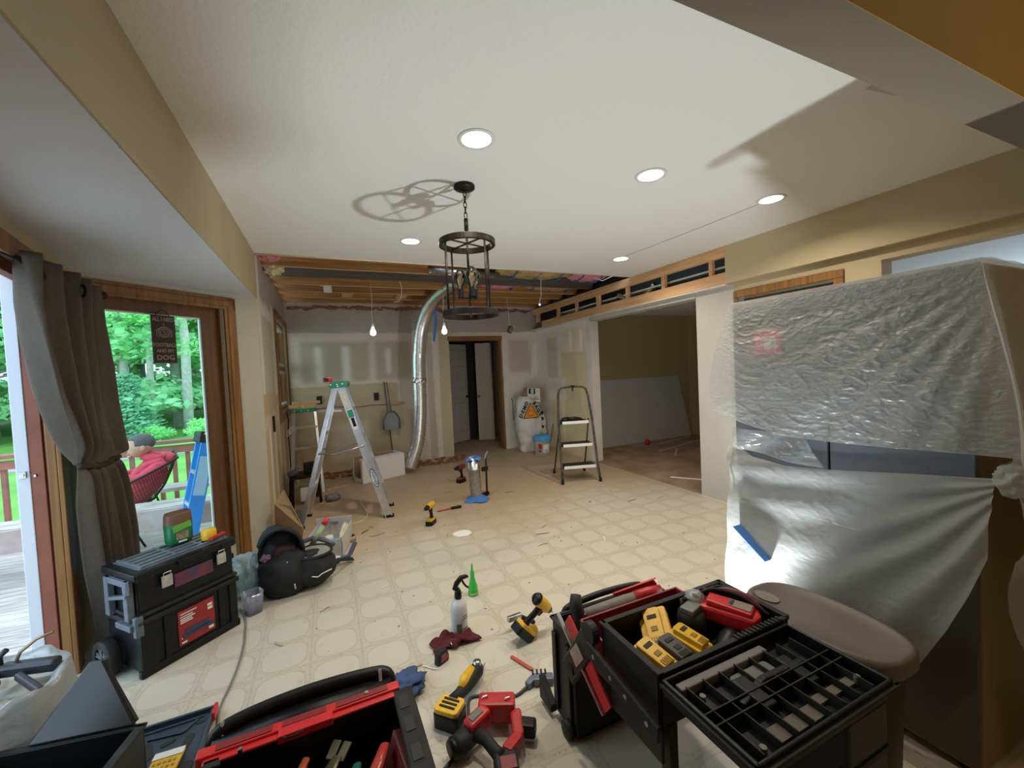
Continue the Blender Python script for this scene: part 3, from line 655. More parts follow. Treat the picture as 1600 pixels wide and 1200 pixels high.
M_hair = mat('grey_hair', (.10, .10, .105), .8, noise_amt=.4, nscale=120); M_jean = mat('pale_jeans', (.33, .42, .47), .85, noise_amt=.15)
pe = thing('person', 'person in a red hoodie reclining in profile on the deck, hands raised in front', 'person'); pe.matrix_world = PF
S = .17
bd = [(pz(226, 776), (.13, .15)), (pz(238, 760), (.12, .15)), (pz(252, 740), (.12, .16)), (pz(262, 726), (.09, .15)), (pz(256, 716), (.055, .06)), (pz(250, 706), (.05, .055)),
      (pz(264, 727, S), .07), (pz(238, 742, S+.07), .052), (pz(214, 735, S-.02), .036), (pz(264, 727, -S), .07), (pz(236, 742, -S-.05), .052), (pz(212, 738, -S+.04), .036),
      (pz(222, 776, .09), .10), (pz(186, 752, .12), .068), (pz(176, 795, .12), .05), (pz(168, 822, .12), .04),
      (pz(222, 776, -.09), .10), (pz(184, 748, -.12), .068), (pz(172, 790, -.12), .05), (pz(160, 820, -.12), .04)]
skin('body', bd, [(0, 1), (1, 2), (2, 3), (3, 4), (4, 5), (3, 6), (6, 7), (7, 8), (3, 9), (9, 10), (10, 11), (0, 12), (12, 13), (13, 14), (14, 15), (0, 16), (16, 17), (17, 18), (18, 19)], M_hood, pe)
# head with face
b = MB(); b.blob(pz(242, 695), (.105, .082, .118), sub=4, amp=.03, fr=2)
for v in b.bm.verts:            # jaw and chin forward, flatter face
    d = v.co-pz(242, 695)
    if d.z < -.03: v.co.x += .018*min(1, (-d.z-.03)/.06); v.co.y *= 1-.25*min(1, (-d.z)/.12)
b.blob(pz(224.5, 698), (.020, .014, .022), sub=2, amp=0).blob(pz(226, 693), (.018, .045, .009), sub=2, amp=0)         # nose, brow
b.blob(pz(227.5, 705.5), (.012, .026, .007), sub=2, amp=0).blob(pz(229, 710), (.020, .030, .016), sub=2, amp=0)         # mouth, chin
for s in (-1, 1):
    b.blob(pz(245, 698, s*.083), (.020, .010, .030), sub=2, amp=0)
b.make('head', M_skin, pe, True)
b = MB()
for s in (-1, 1): b.blob(pz(227.5, 695, s*.032), (.008, .012, .006), sub=2, amp=0)
b.make('eye', mat('eye_dark', (.03, .02, .02), .3), pe, True)
b = MB(); b.blob(pz(243.5, 690.5), (.112, .089, .092), sub=4, amp=.04, fr=5)
for v in b.bm.verts:
    d = v.co-pz(243.5, 690.5)
    if d.x > .055 and d.z < .035: v.co.x -= (d.x-.055)*.95; v.co.y *= .9
    if d.z < -.03 and d.x > -.06: v.co.z = pz(243, 690.5).z-.03+(d.z+.03)*.2; v.co.y *= .9
b.make('hair', M_hair, pe, True)
b = MB(); b.tube([pz(247, 712, .0)+Vector((.02, 0, 0))]+[pz(262+8*math.sin(a), 716, .10*math.cos(a)) for a in [PI*i/8 for i in range(9)]]+[pz(247, 712, 0)+Vector((.02, 0, 0))], .04, 8)
b.blob(pz(273, 720), (.075, .12, .065), amp=.1, seed=3)
b.make('hood', M_hood, pe, True)
for s, hx, hy in ((1, 208, 733), (-1, 205, 736)):
    h = pz(hx, hy, s*(S-.03)); pts = [(pz(hx+7, hy+1, s*(S-.02)), .026), (h, (.030, .02))]; ed = [(0, 1)]
    for k in range(4):
        n0 = len(pts); q = h+Vector((.028, (k-1.5)*.019, .012-.004*abs(k-1.5))); pts += [(q, .010), (q+Vector((.026, -s*.004, -.006)), .009), (q+Vector((.034, -s*.008, -.028)), .008)]; ed += [(1, n0), (n0, n0+1), (n0+1, n0+2)]
    n0 = len(pts); q = h+Vector((.004, -s*.03, .006)); pts += [(q, .011), (q+Vector((.03, -s*.012, .006)), .009)]; ed += [(1, n0), (n0, n0+1)]
    skin('hand', pts, ed, M_skin, pe, 1)
b = MB()
for s in (-1, 1): b.tube([pz(185, 760, s*.12), pz(176, 795, s*.12), pz(166, 818, s*.12)], [.074, .064, .058], 12)
b.blob(pz(202, 783, .10), (.10, .12, .06), amp=.25, seed=5)
b.make('jeans', M_jean, pe, True)
b = MB()
for s in (-1, 1): b.blob(pz(156, 829, s*.12), (.13, .05, .045), amp=.05)
b.make('shoe', M_white, pe, True)
# mesh chair
ch = thing('patio_chair', 'dark curved wire mesh chair under the person in the red hoodie', 'chair'); ch.matrix_world = PF
def chf(u, v):      # u across, v from front lip to top of the back
    s = (u-.5)*2; prof = [pz(196, 772), pz(212, 784), pz(235, 788), pz(254, 780), pz(268, 760), pz(277, 738), pz(284, 716)]
    p = cat(prof, v); e = abs(s)**3
    arm = cat([pz(192, 757), pz(205, 752), pz(225, 744), pz(245, 735), pz(262, 727), pz(275, 720), pz(284, 715)], v)
    q = p*(1-e)+arm*e; q.y = s*(.30-.04*(1-e)); return q
o = MB().grid(chf, 26, 34).make('mesh_shell', M_bronze, ch); k = o.modifiers.new('w', 'WIREFRAME'); k.thickness = .005; k.use_replace = True
rim = [chf(0, v/12) for v in range(13)]+[chf(u/8, 1) for u in range(1, 9)]+[chf(1, 1-v/12) for v in range(1, 13)]+[chf(1-u/8, 0) for u in range(1, 8)]
MB().tube(rim, .011, 8, True).make('rim', M_bronze, ch, True)
for s in (-1, 1):
    MB().tube([pz(222, 786, s*.2), pz(228, 812, s*.24), pz(240, 840.5, s*.27)], .010, 8).make('leg', M_bronze, ch, True)
    MB().tube([pz(255, 780, s*.2), pz(262, 806, s*.24), pz(266, 840.5, s*.27)], .010, 8).make('leg', M_bronze, ch, True)
    MB().tube([pz(209, 752, s*.3), pz(212, 758, s*.3), pz(222, 768, s*.29), pz(226, 784, s*.24)], .008, 8).make('arm_support', M_bronze, ch, True)

# ================================================================== ceiling fittings
def crom_(P, m=6):
    P = [Vector(p) for p in P]; Q = [P[0]*2-P[1]]+P+[P[-1]*2-P[-2]]; out = []
    for i in range(1, len(Q)-2):
        for k in range(m):
            t_ = k/m; a, b_, c, d = Q[i-1], Q[i], Q[i+1], Q[i+2]
            out.append(.5*((2*b_)+(c-a)*t_+(2*a-5*b_+4*c-d)*t_*t_+(3*b_-a-3*c+d)*t_**3))
    return out+[P[-1]]
dl = ['round recessed ceiling light nearest the camera, above the lantern pendant', 'recessed ceiling light right of the lantern pendant, middle one of the near row', 'recessed ceiling light at the right, next to the tan header', 'recessed ceiling light in the far row, left of the lantern pendant', 'recessed ceiling light in the far row, right near the stripped header']
d0 = None
dl_spots = [0, 1, 2, 3, 4]
for i, (x, y) in enumerate(DOWN):
    if d0 is None:
        d0 = t = thing('ceiling_light', dl[i], 'ceiling light', (x, y, zc(x)), group='recessed ceiling lights')
        MB().lathe([(.072, -.004), (.090, -.006), (.093, 0.0), (.070, 0.0)], n=36).make('trim_ring', M_white, t, True)
        MB().lathe([(0.001, -.0035), (.073, -.0035), (.073, -.001), (0.001, -.001)], n=36).make('diffuser', M_glow, t)
    else: dup(d0, (x, y, zc(x)), label=dl[i])
# lantern pendant
PX, PY = .825, 2.43; PZ = zc(PX)
pd = thing('pendant_light', 'dark bronze open cage lantern pendant with three clear bulbs', 'pendant light', (PX, PY, PZ))
MB().lathe([(.001, 0), (.064, 0), (.064, -.018), (.056, -.024), (.014, -.034), (.001, -.036)], n=32).make('canopy', M_bronze, pd, True)
b = MB()
for i in range(5):
    z = -.052-i*.032; a = i*PI/2
    b.tube([(math.cos(a)*.009*math.cos(q), math.sin(a)*.009*math.cos(q), z+.021*math.sin(q)) for q in [2*PI*k/14 for k in range(14)]], .0028, 6, True)
b.make('chain', M_bronze, pd, True)
b = MB(); b.cyl((0, 0, -.20), (0, 0, -.60), .007, n=10).cyl((0, 0, -.20), (0, 0, -.27), .013, n=10); b.cyl((.0, 0, -.60), (0, 0, -.80), .006, n=8); b.make('stem', M_bronze, pd, True)
RT, RB = 2.245-PZ, 1.815-PZ
def hoop(z):
    b = MB(); b.lathe([(.152, z-.017), (.172, z-.017), (.172, z+.017), (.152, z+.017), (.152, z-.017)], n=48); return b
hoop(RT).make('top_ring', M_bronze, pd, bev=.002); hoop(RB).make('bottom_ring', M_bronze, pd, bev=.002)
b = MB()
for a in (rad(20), rad(110)): b.bar((-.16*math.cos(a), -.16*math.sin(a), RT), (.16*math.cos(a), .16*math.sin(a), RT), .012, .006)
b.make('cross_bar', M_bronze, pd)
for k in range(4):
    a = rad(20+90*k); MB().cyl((.163*math.cos(a), .163*math.sin(a), RT), (.163*math.cos(a), .163*math.sin(a), RB), .0065, n=8).make('rod', M_bronze, pd, True)
MB().bar((-.16*math.cos(rad(65)), -.16*math.sin(rad(65)), RB), (.16*math.cos(rad(65)), .16*math.sin(rad(65)), RB), .008, .006).make('bottom_bar', M_bronze, pd)
M_clear = glass_mat('bulb_glass', (.90, .88, .82)); M_clear.node_tree.nodes['Fresnel'].inputs[0].default_value = 1.9; M_fil = mat('filament', (.9, .55, .2), .4, emis=(1, .6, .25), estr=.12)
for k in range(3):
    a = rad(30+120*k); x, y = .055*math.cos(a), .055*math.sin(a); z = RB+.10
    s = MB().cyl((x, y, z), (x, y, z+.055), .0175, n=16).bar((0, 0, z-.005), (x, y, z-.0), .01, .01).make('socket', M_black, pd)
    g = MB().lathe([(.013, z+.055), (.016, z+.07), (.027, z+.105), (.032, z+.135), (.028, z+.16), (.012, z+.178), (.001, z+.181)], (x, y, 0), 16).make('bulb', M_clear, pd, True)
    f = MB()
    for q in range(4): f.cyl((x+.004*math.cos(q*1.57), y+.004*math.sin(q*1.57), z+.08), (x+.009*math.cos(q*1.57), y+.009*math.sin(q*1.57), z+.14), .0012, n=5)
    f.cyl((x, y, z+.055), (x, y, z+.085), .004, n=6); o = f.make('filament', M_fil, None); o.parent = g
# bare bulbs hanging on cords
for (x, y, z), l in zip(BULBS, ['lit bare bulb hanging on a white cord in front of the far wall, left one', 'lit bare bulb hanging just right of the silver flexible duct']):
    t = thing('hanging_bulb', l, 'light bulb', (x, y, z), group='bare work bulbs')
    MB().tube([(0, 0, .62), (.008, 0, .4), (-.006, 0, .2), (0, 0, .10)], .003, 6).make('cord', M_white, t, True)
    MB().cyl((0, 0, .105), (0, 0, .055), .015, .017, 14).make('socket', M_white, t, True)
    MB().lathe([(.012, .055), (.018, .035), (.034, .0), (.030, -.030), (.001, -.046)], n=18).make('globe', M_glow2, t, True)

# ducts, insulation, wires in the open ceiling
def duct(pts, r, n=16, step=.012, amp=.04):
    P = [Vector(p) for p in pts]; out = []
    # Catmull-Rom
    Q = [P[0]*2-P[1]]+P+[P[-1]*2-P[-2]]
    for i in range(1, len(Q)-2):
        L_ = (Q[i+1]-Q[i]).length; m = max(2, int(L_/step))
        for k in range(m):
            t = k/m; a, b_, c, d = Q[i-1], Q[i], Q[i+1], Q[i+2]
            out.append(.5*((2*b_)+(c-a)*t+(2*a-5*b_+4*c-d)*t*t+(3*b_-a-3*c+d)*t*t*t))
    out.append(P[-1])
    b = MB(); b.tube(out, [r*(1+amp*(-1 if i % 2 else 1)) for i in range(len(out))], n); return b
M_duct = mat('flex_duct', (.80, .80, .80), .3, 1, noise_amt=.15, nscale=30, bump=.25, bscale=60)
t = thing('flexible_duct', 'tall silver flexible duct hanging from the open ceiling down to the floor', 'duct', (1.1, 6.2, 0))
pts = [(.80, -1.05, 2.74), (.60, -.80, 2.70), (.36, -.35, 2.52), (.22, -.1, 2.2), (.16, -.02, 1.75), (.145, 0, 1.4)]
duct(pts, .098, 20, .02, .05).make('upper_hose', M_duct, t, True)
duct([(.145, 0, 1.4), (.14, 0, 1.1), (.115, 0, .75), (.06, 0, .42), (-.07, 0, .08)], .098, 20, .019, .09).make('lower_hose', M_duct, t, True)
b = MB(); b.blob((.145, 0, 1.36), (.108, .108, .10), amp=.14, fr=6, seed=2); b.make('foil_tape', M_foil, t)
o = MB().cyl((0, 0, 0), (.9, .02, .0), .078, n=28).make('rigid_duct', M_steel, None, True); tag(o, 'straight round metal duct lying between the joists, beside the white ceiling edge', 'duct'); o.location = (1.10, 4.90, 2.715)
tag(duct([(RX+.05, 3.9, 2.40), (RX+.06, 4.1, 2.30), (RX+.05, 4.3, 2.30), (RX+.03, 4.55, 2.40)], .05, 14, .012).make('foil_hose', M_foil, None, True), 'short silver foil hose behind the studs of the stripped header', 'duct')
M_pink = mat('pink_insulation', (.72, .28, .33), .95, c2=(.52, .17, .22), nscale=9, bump=1, bscale=30)
M_kraft = mat('kraft_insulation', (.50, .36, .16), .95, c2=(.30, .20, .08), nscale=7, bump=.8, bscale=25)
for x0, x1, yc, m, l, sd in ((2.0, 2.95, 4.60, M_kraft, 'brownish insulation batt with blue straps beside the cut ceiling edge', 1), (2.96, 3.52, 4.60, M_pink, 'pink insulation batt with blue straps nearest the right header', 2),
                             (1.95, 2.62, 5.36, M_pink, 'pink insulation batt with blue straps behind the grey joist', 3), (2.63, 3.5, 5.36, M_kraft, 'brownish insulation batt with blue straps behind the grey joist', 4)):
    w_ = (x1-x0); d_ = .17 if yc > 5 else .26
    t = thing('insulation_batt', l, 'insulation', ((x0+x1)/2, yc+(.0 if yc > 5 else .05), 2.70), group='insulation batts in the open ceiling')
    MB().blob((0, 0, -.01), (w_/2*1.08, d_*.95, .085), sub=4, amp=.22, fr=5, seed=sd).make('batt', m, t, True)
    n = max(2, int(w_/.24))
    for k in range(n):
        x = -w_/2+(k+.5)*w_/n
        MB().tube([(x-.03, -d_*.9, .03), (x-.01, -d_*.6, -.075), (x, 0, -.105), (x+.02, d_*.6, -.075), (x+.04, d_*.9, .03)], .018, 6, flat=.35).make('strap', M_blue, t, True)
def wire(pts, m, l, r=.004, cat_='wire', g='loose wires in the open ceiling'):
    o = MB().tube(pts, r, 6).make('wire', m, None, True); return tag(o, l, cat_, g)
wire([(.80, 5.17, 2.66), (.88, 5.25, 2.63), (.91, 5.3, 2.56), (.90, 5.3, 2.44), (.86, 5.3, 2.38), (.81, 5.3, 2.37)], M_white, 'white loose wire curling down from the joists left of the silver duct')
wire([(2.60, 4.76, 2.63), (2.67, 4.9, 2.53), (2.67, 4.9, 2.43), (2.64, 4.9, 2.35), (2.645, 4.9, 2.30)], M_white, 'white loose wire hanging from the insulation near the header')
wire([(2.66, 6.03, 2.64), (2.67, 6.0, 2.4), (2.675, 6.0, 2.16)], M_white, 'thin straight wire holding the small dangling metal box', .003)
wire([(3.45, 4.3, 2.62), (3.3, 4.4, 2.55), (3.2, 4.45, 2.60)], M_white, 'short white wire sticking out by the top plate')
wire([(RX+.03, 5.2, 2.40), (RX+.02, 5.6, 2.34), (RX+.03, 6.0, 2.37), (RX+.03, 6.5, 2.33)], M_white, 'white wire sagging behind the studs of the header')
wire([(RX+.05, 3.0, 2.38), (RX+.04, 3.4, 2.33), (RX+.05, 3.8, 2.36)], M_grey, 'grey wire behind the header studs nearest the tan wall')
t = thing('junction_box', 'small white round electrical box hanging under the joists at the left', 'electrical box', (.063, 5.62, 2.565))
MB().cyl((0, 0, -.035), (0, 0, .04), .048, n=16).make('box', M_white, t); MB().tube([(-.30, 0, .07), (-.15, 0, .06), (-.03, 0, .03)], .005, 6).make('cable', M_white, t, True)
t = thing('dangling_box', 'small dark metal electrical box dangling near the top of the doorway', 'electrical box', (2.682, 6.0, 2.10), rot=(0, .5, .4))
MB().box((0, 0, 0), (.07, .05, .11)).make('box', M_steel, t, bev=.003); MB().tube([(.0, 0, .05), (.05, 0, .10), (.10, 0, .07)], .004, 6).make('cable', M_white, t)
o = MB().grid(lambda u, v: Vector((1.452+.035*(u-.5)+.02*math.sin(v*5), 5.9+.015*math.sin(v*7), 2.42-.5*v)), 2, 12).make('tape_strip', M_blue, None, True, solid=.001)
tag(o, 'long strip of blue painter tape hanging beside the silver flexible duct', 'tape')
o = MB().blob((LX+.10, 4.85, 2.60), (.09, .12, .06), amp=.6, fr=4, seed=9).make('insulation_tuft', mat('cream_foam', (.75, .66, .42), .9, noise_amt=.3), None)
tag(o, 'cream foam tuft at the left end of the joists', 'insulation')
o = MB().blob((LX+.10, 4.5, 2.68), (.10, .10, .08), amp=.6, fr=4, seed=4).make('insulation_tuft', M_pink, None); tag(o, 'pink insulation tuft in the ceiling corner by the tan fascia', 'insulation')
# torn pink edge along the top of the far wall
b = MB(); random.seed(3)
for i in range(60): b.blob((LX+.1+i*.067, FY-.015, 2.545+random.uniform(-.02, .02)), (.06, .012, random.uniform(.01, .04)), sub=1, amp=.4, seed=i)
o = b.make('insulation_edge', mat('dull_red_insulation', (.34, .15, .13), .95, noise_amt=.4, nscale=9), None, True); tag(o, 'ragged pink insulation along the top of the far wall', 'insulation', kind='stuff')

# ================================================================== far end of the room
b = MB(); b.bb((DX0-.02, FY-.01, DZ-.05), (DX1+.02, FY+.13, DZ+.03)).bb((DX1-.03, FY-.006, 0), (DX1+.01, FY+.13, DZ))
dd = st(b.make('door_2', M_oakx, bev=.004))
M_dwhite = mat('door_paint', (.66, .64, .60), .5); M_dpink = mat('door_cream', (.70, .60, .50), .55)
def slab_door(name, a, c, h, m, panels, knob, lab):
    a = Vector(a); c = Vector(c); w_ = (c-a).length; t = thing(name, lab, 'door', (a.x, a.y, .01)); t.rotation_euler = (0, 0, math.atan2(c.y-a.y, c.x-a.x))
    MB().bb((0, 0, 0), (w_, .035, h)).make('slab', m, t, bev=.003)
    if panels:
        for x0, x1 in ((.14, .46), (.54, .86)):
            for z0, z1 in ((.10, .40), (.46, .78), (.84, .94)):
                o = MB().lathe([(.001, 0), (1, 0), (1, .008), (.93, .012), (.85, .012), (.80, .004), (.001, .004)], n=4).xf(Matrix.Rotation(PI/4, 4, 'Z')).xf(Matrix.Scale(.7071, 4)).xf(Matrix.Rotation(PI/2, 4, 'X'))
                o.xf(Matrix.Translation(((x0+x1)/2*w_, 0, (z0+z1)/2*h)) @ Matrix.Diagonal(((x1-x0)*w_, 1, (z1-z0)*h, 1)))
                o.make('panel', m, t)
                MB().box(((x0+x1)/2*w_, -.0005, (z0+z1)/2*h), ((x1-x0)*w_+.012, .001, (z1-z0)*h+.012)).make('panel_shade', mat('door_groove_shade', (.33, .32, .30), .6), t)  # dark plate round each panel: groove shade put in as colour
    k, kx = knob
    MB().lathe([(.001, 0), (.028, 0), (.028, .006), (.010, .012), (.010, .035), (.026, .045), (.028, .06), (.018, .07), (.001, .072)], n=18).xf(Matrix.Rotation(PI/2, 4, 'X')).xf(Matrix.Translation((kx*w_, 0, .93))).make('knob', k, t, True)
    return t
slab_door('closet_door', (2.16, 8.09), (2.72, 8.45), 2.03, M_dwhite, True, (M_bronze, .93), 'white panelled door swung open at the left of the far doorway')
slab_door('closet_door', (2.85, 8.24), (3.16, 8.10), 2.04, M_dpink, False, (mat('brass', (.6, .38, .15), .3, 1), .12), 'plain cream door with a brass knob at the right of the far doorway')
for x, l in ((-.137, 'dark open outlet box on the far wall behind the tall ladder'), (.70, 'dark open outlet box on the far wall left of the broom')):
    o = MB().box((x, FY-.005, 1.132), (.075, .02, .125)).make('outlet_box', M_black2); tag(o, l, 'outlet box', 'outlet boxes on the far wall')
o = MB().bar((.86, FY-.05, 1.0), (1.13, FY-.02, 1.005), .02, .035).make('wood_strip', M_pine); tag(o, 'short pale wood strip stuck out of the far wall beside the broom', 'wood strip')
o = MB().tube([(-.5, FY-.004, 1.02), (-.2, FY-.004, 1.0), (.1, FY-.004, 1.012), (.4, FY-.004, .985), (.62, FY-.004, 1.0), (.85, FY-.004, .99)], .008, 5).make('trim_9', mat('torn_paper', (.33, .22, .12), .9, noise_amt=.4, nscale=20)); st(o)
t = thing('broom', 'thin grey broom standing upright against the far wall', 'broom', (.895, 6.84, 0), rot=(rad(-5), rad(-2), 0))
MB().cyl((0, 0, .18), (-.02, 0, 1.37), .012, n=8).make('handle', M_grey, t, True)
MB().box((0, 0, .10), (.28, .05, .18), taper=.7).make('bristles', mat('bristles', (.25, .24, .2), .9, noise_amt=.4, nscale=60), t)
t = thing('dustpan', 'grey dustpan with a long handle hanging in front of the broom', 'dustpan', (.888, 6.80, .74))
P_ = [(-.13, -.14), (.13, -.14), (.13, .02), (.09, .10), (.055, .15), (-.055, .15), (-.09, .10), (-.13, .02)]
mm = Matrix.Rotation(PI/2, 4, 'X')
MB().prism(P_, .012, mm).make('pan', mat('pan_grey', (.30, .31, .32), .5), t, bev=.004)
b = MB(); b.tube([(x, -.02, z) for x, z in ((-.125, -.13), (-.125, .02), (-.085, .10), (-.05, .145), (.05, .145), (.085, .10), (.125, .02), (.125, -.13))], .014, 6); b.make('rim', M_grey, t, True)
MB().cyl((-.0, -.02, .15), (-.04, .03, .62), .011, n=8).make('handle', M_grey, t, True)
# long white carton, open
t = thing('long_carton', 'long low open white carton on the floor near the foot of the silver duct', 'box', (.353, 5.928, 0), rz=math.atan2(.206, .589))
w_, d_, h_ = .64, .33, .33
b = MB(); b.bb((0, 0, 0), (w_, .006, h_)).bb((0, d_-.006, 0), (w_, d_, h_)).bb((w_-.006, 0, 0), (w_, d_, h_)).bb((0, 0, 0), (w_, d_, .006)).bb((0, 0, 0), (.006, d_, .06)).bb((0, 0, 0), (.006, .05, h_)).bb((0, .28, 0), (.006, d_, h_))
b.make('carton', M_paper, t)
b = MB(); b.bb((.007, .0062, .007), (w_-.007, .0075, h_-.001)).bb((.007, d_-.008, .007), (w_-.007, d_-.0062, h_-.001)); b.make('lining', M_card, t)
b = MB(); b.bb((.01, .0, h_-.003), (w_, .10, h_)).xf(Matrix.Translation((0, 0, 0))); b.make('flap', M_paper, t)

# green capped ladder behind with boards on top, and the small dark stand
t = thing('step_ladder', 'low ladder with a green top at the far left corner, a board lying on it', 'ladder', (-.31, 6.12, 0))
MB().box((0, 0, 1.055), (.30, .16, .05)).make('cap', M_green, t, bev=.012)
for x in (-.14, .14):
    MB().bar((x*.9, -.05, 1.03), (x*1.25, -.30, .0), .03, .05).make('rail', M_alu, t); MB().bar((x*.9, .05, 1.03), (x*1.1, .38, .0), .03, .04).make('rail', M_alu, t)
for z in (.30, .58, .84): MB().box((0, -.05-.25*(1.03-z)/1.03, z), (.30, .08, .02)).make('step', M_alu, t)
MB().bar((.14, -.04, 1.03), (.46, -.10, 1.02), .05, .03).make('side_tray', M_alu, t)
for x in (-.11, -.03, .05): MB().cyl((x, -.083, 1.05), (x, -.079, 1.05), .008, n=8).make('rivet', M_white, t)
o = MB().box((-.33, 6.12, 1.105), (.31, .10, .05)).make('board', M_pine, None, bev=.003); tag(o, 'pale offcut of wood lying on the green-topped ladder', 'wood', 'boards on the green ladder')
o = MB().box((-.28, 6.13, 1.15), (.33, .07, .038), (0, 0, .12)).make('board', M_pine, None, bev=.003); tag(o, 'upper of the two wood offcuts on the green-topped ladder', 'wood', 'boards on the green ladder')
t = thing('tool_stand', 'small dark metal stand with a tool on it in the far left corner', 'stand', (-.33, 5.45, 0), .15)
for x in (-.14, .16):
    for y in (-.15, .18): MB().bar((x, y, 0), (x*.85, y*.85, .33), .022, .022).make('leg', M_bronze, t)
MB().box((0.01, .02, .335), (.32, .36, .022)).make('top', M_bronze, t); MB().box((.08, .10, .40), (.12, .12, .11)).make('tool_head', M_black2, t, bev=.01)
MB().box((.02, -.02, .12), (.14, .14, .16)).make('white_box', M_white, t, bev=.01)
MB().cyl((-.16, -.04, .36), (-.06, -.04, .40), .035, n=14).make('motor', mat('slate', (.12, .14, .18), .5), t, True)
wire([(LX+.02, 6.15, 1.05), (LX+.05, 6.0, .96), (LX+.04, 5.95, .8), (LX+.05, 5.9, .45), (LX+.05, 5.85, .02)], M_black, 'black cable hanging down the left wall from the window sill', .007, 'cable', 'cables on the left wall')
b = MB()
for k in range(4): b.tube([(LX+.05+.02*k, 5.85+.16*math.cos(a), .80+.02*k+.035*math.sin(a)) for a in [2*PI*i/18 for i in range(18)]], .005, 5, True)
o = b.make('cable_coil', M_white, None, True); tag(o, 'flat coil of white cable hanging on the left wall under the window', 'cable')
o = MB().box((LX+.01, 4.86, 1.02), (.02, .05, .16)).make('switch_box', M_black2); tag(o, 'small dark switch opening in the left wall', 'outlet box')

# ================================================================== tall aluminium step ladder
t = thing('step_ladder', 'tall aluminium step ladder with a green cap standing open in mid room', 'ladder', (.045, 4.46, 0), rz=rad(-8))
FT, RTt = (.45, 0), (-.37, 0)
for y in (0, .38):
    dx = .0
    o = MB().bar((.06, y*.55+.09, 1.37), (.455, y, .012), .074, .026, (0, 1, 0)).make('front_rail', M_alu, t, bev=.004)
    b = MB()
    for q in (-1, 1): b.bar(Vector((.06, y*.55+.09-.017, 1.37))+Vector((q*.030, 0, q*.009)), Vector((.455, y-.017, .012))+Vector((q*.030, 0, q*.009)), .012, .010, (0, 1, 0))
    f = b.make('flange', M_alu, None); f.parent = o
    MB().bar((-.01, y*.55+.09, 1.36), (-.365, y, .012), .042, .024, (0, 1, 0)).make('rear_rail', M_alu, t, bev=.004)
    MB().box((.457, y, .012), (.10, .04, .03), (0, rad(-6), 0)).make('foot', M_black, t, bev=.004); MB().box((-.367, y, .012), (.06, .035, .03)).make('foot', M_black, t, bev=.004)
    MB().tube([(-.175, y*.75, .72), (-.02, y*.75, .705), (.10, y*.75, .73), (.25, y*.75, .76)], .009, 6).make('spreader', M_steel, t, True)
for k in range(4):
    z = .28+k*.285; f = z/1.37; x = .455*(1-f)+.06*f; yy = .38*(1-f)+(.38*.55+.09)*f; y0_ = .09*f
    MB().box((x, (y0_+yy)/2, z), (.08, yy-y0_, .022)).make('step', M_alu, t)
for z in (.35, .9): f = z/1.36; MB().bar((-.365*(1-f), .09*f, z), (-.365*(1-f), .38*(1-f)+.30*f, z), .02, .03).make('rear_brace', M_alu, t)
b = MB(); b.prism([(-.075, 0), (.085, 0), (.095, .03), (.085, .058), (-.065, .058), (-.075, .03)], .32, Matrix.Rotation(PI/2, 4, 'X')).xf(Matrix.Translation((.03, .36, 1.365)))
b.make('cap', M_green, t, bev=.008)
for x, z in ((-.03, 1.395), (.03, 1.395), (.08, 1.40), (.035, 1.375)): MB().cyl((x, .034, z), (x, .039, z), .008, n=8).make('rivet', M_white, t)
def on_rail(z0, z1, name, m, off=.0145, wd=.056, lab=None):
    def P(z): f = z/1.37; return Vector((.455*(1-f)+.06*f, .09*f-off-.004, z))
    return MB().bar(P(z0), P(z1), wd, .002, (0, 1, 0)).make(name, m, t, label=lab)
M_lab = mat('sticker_white', (.78, .78, .76), .5); M_navy = mat('navy_ink', (.02, .05, .22), .5)
on_rail(1.16, 1.33, 'sticker', mat('sticker_cream', (.70, .66, .55), .6, noise_amt=.3, nscale=90)); on_rail(.93, 1.14, 'sticker', M_lab)
on_rail(1.055, 1.13, 'sticker', M_green, .016); on_rail(.96, 1.05, 'sticker', M_black, .016, .03)
ang = math.atan2(1.358, -.395)
oval = [(.10*math.cos(a), .030*math.sin(a)) for a in [2*PI*i/28 for i in range(28)]]
fz = .42; f = fz/1.37; px, py = .455*(1-f)+.06*f, .09*f
lm = Matrix.Translation((px, py-.02, fz)) @ Matrix.Rotation(-(ang-PI), 4, 'Y') @ Matrix.Rotation(PI/2, 4, 'X')
MB().prism(oval, .0015, lm).make('logo_oval', M_navy, t); MB().prism([(x*.9, y*.78) for x, y in oval], .0012, lm @ Matrix.Translation((0, 0, .0012))).make('logo_field', M_lab, t)
tt = text('lettering', 'WERNER', .038, M_navy, t, (0, 0, 0), (0, 0, 0), .0005, 1); tt.matrix_local = lm @ Matrix.Translation((0, 0, .0030))
t = thing('tape_measure', 'small red tool lying on the green cap of the tall ladder', 'tape measure', (.0, 4.52, 1.424), .3)
MB().box((0, 0, .024), (.075, .06, .048)).make('case', M_redplas, t, bev=.01); MB().box((-.02, -.031, .024), (.03, .004, .03)).make('clip', M_black, t)

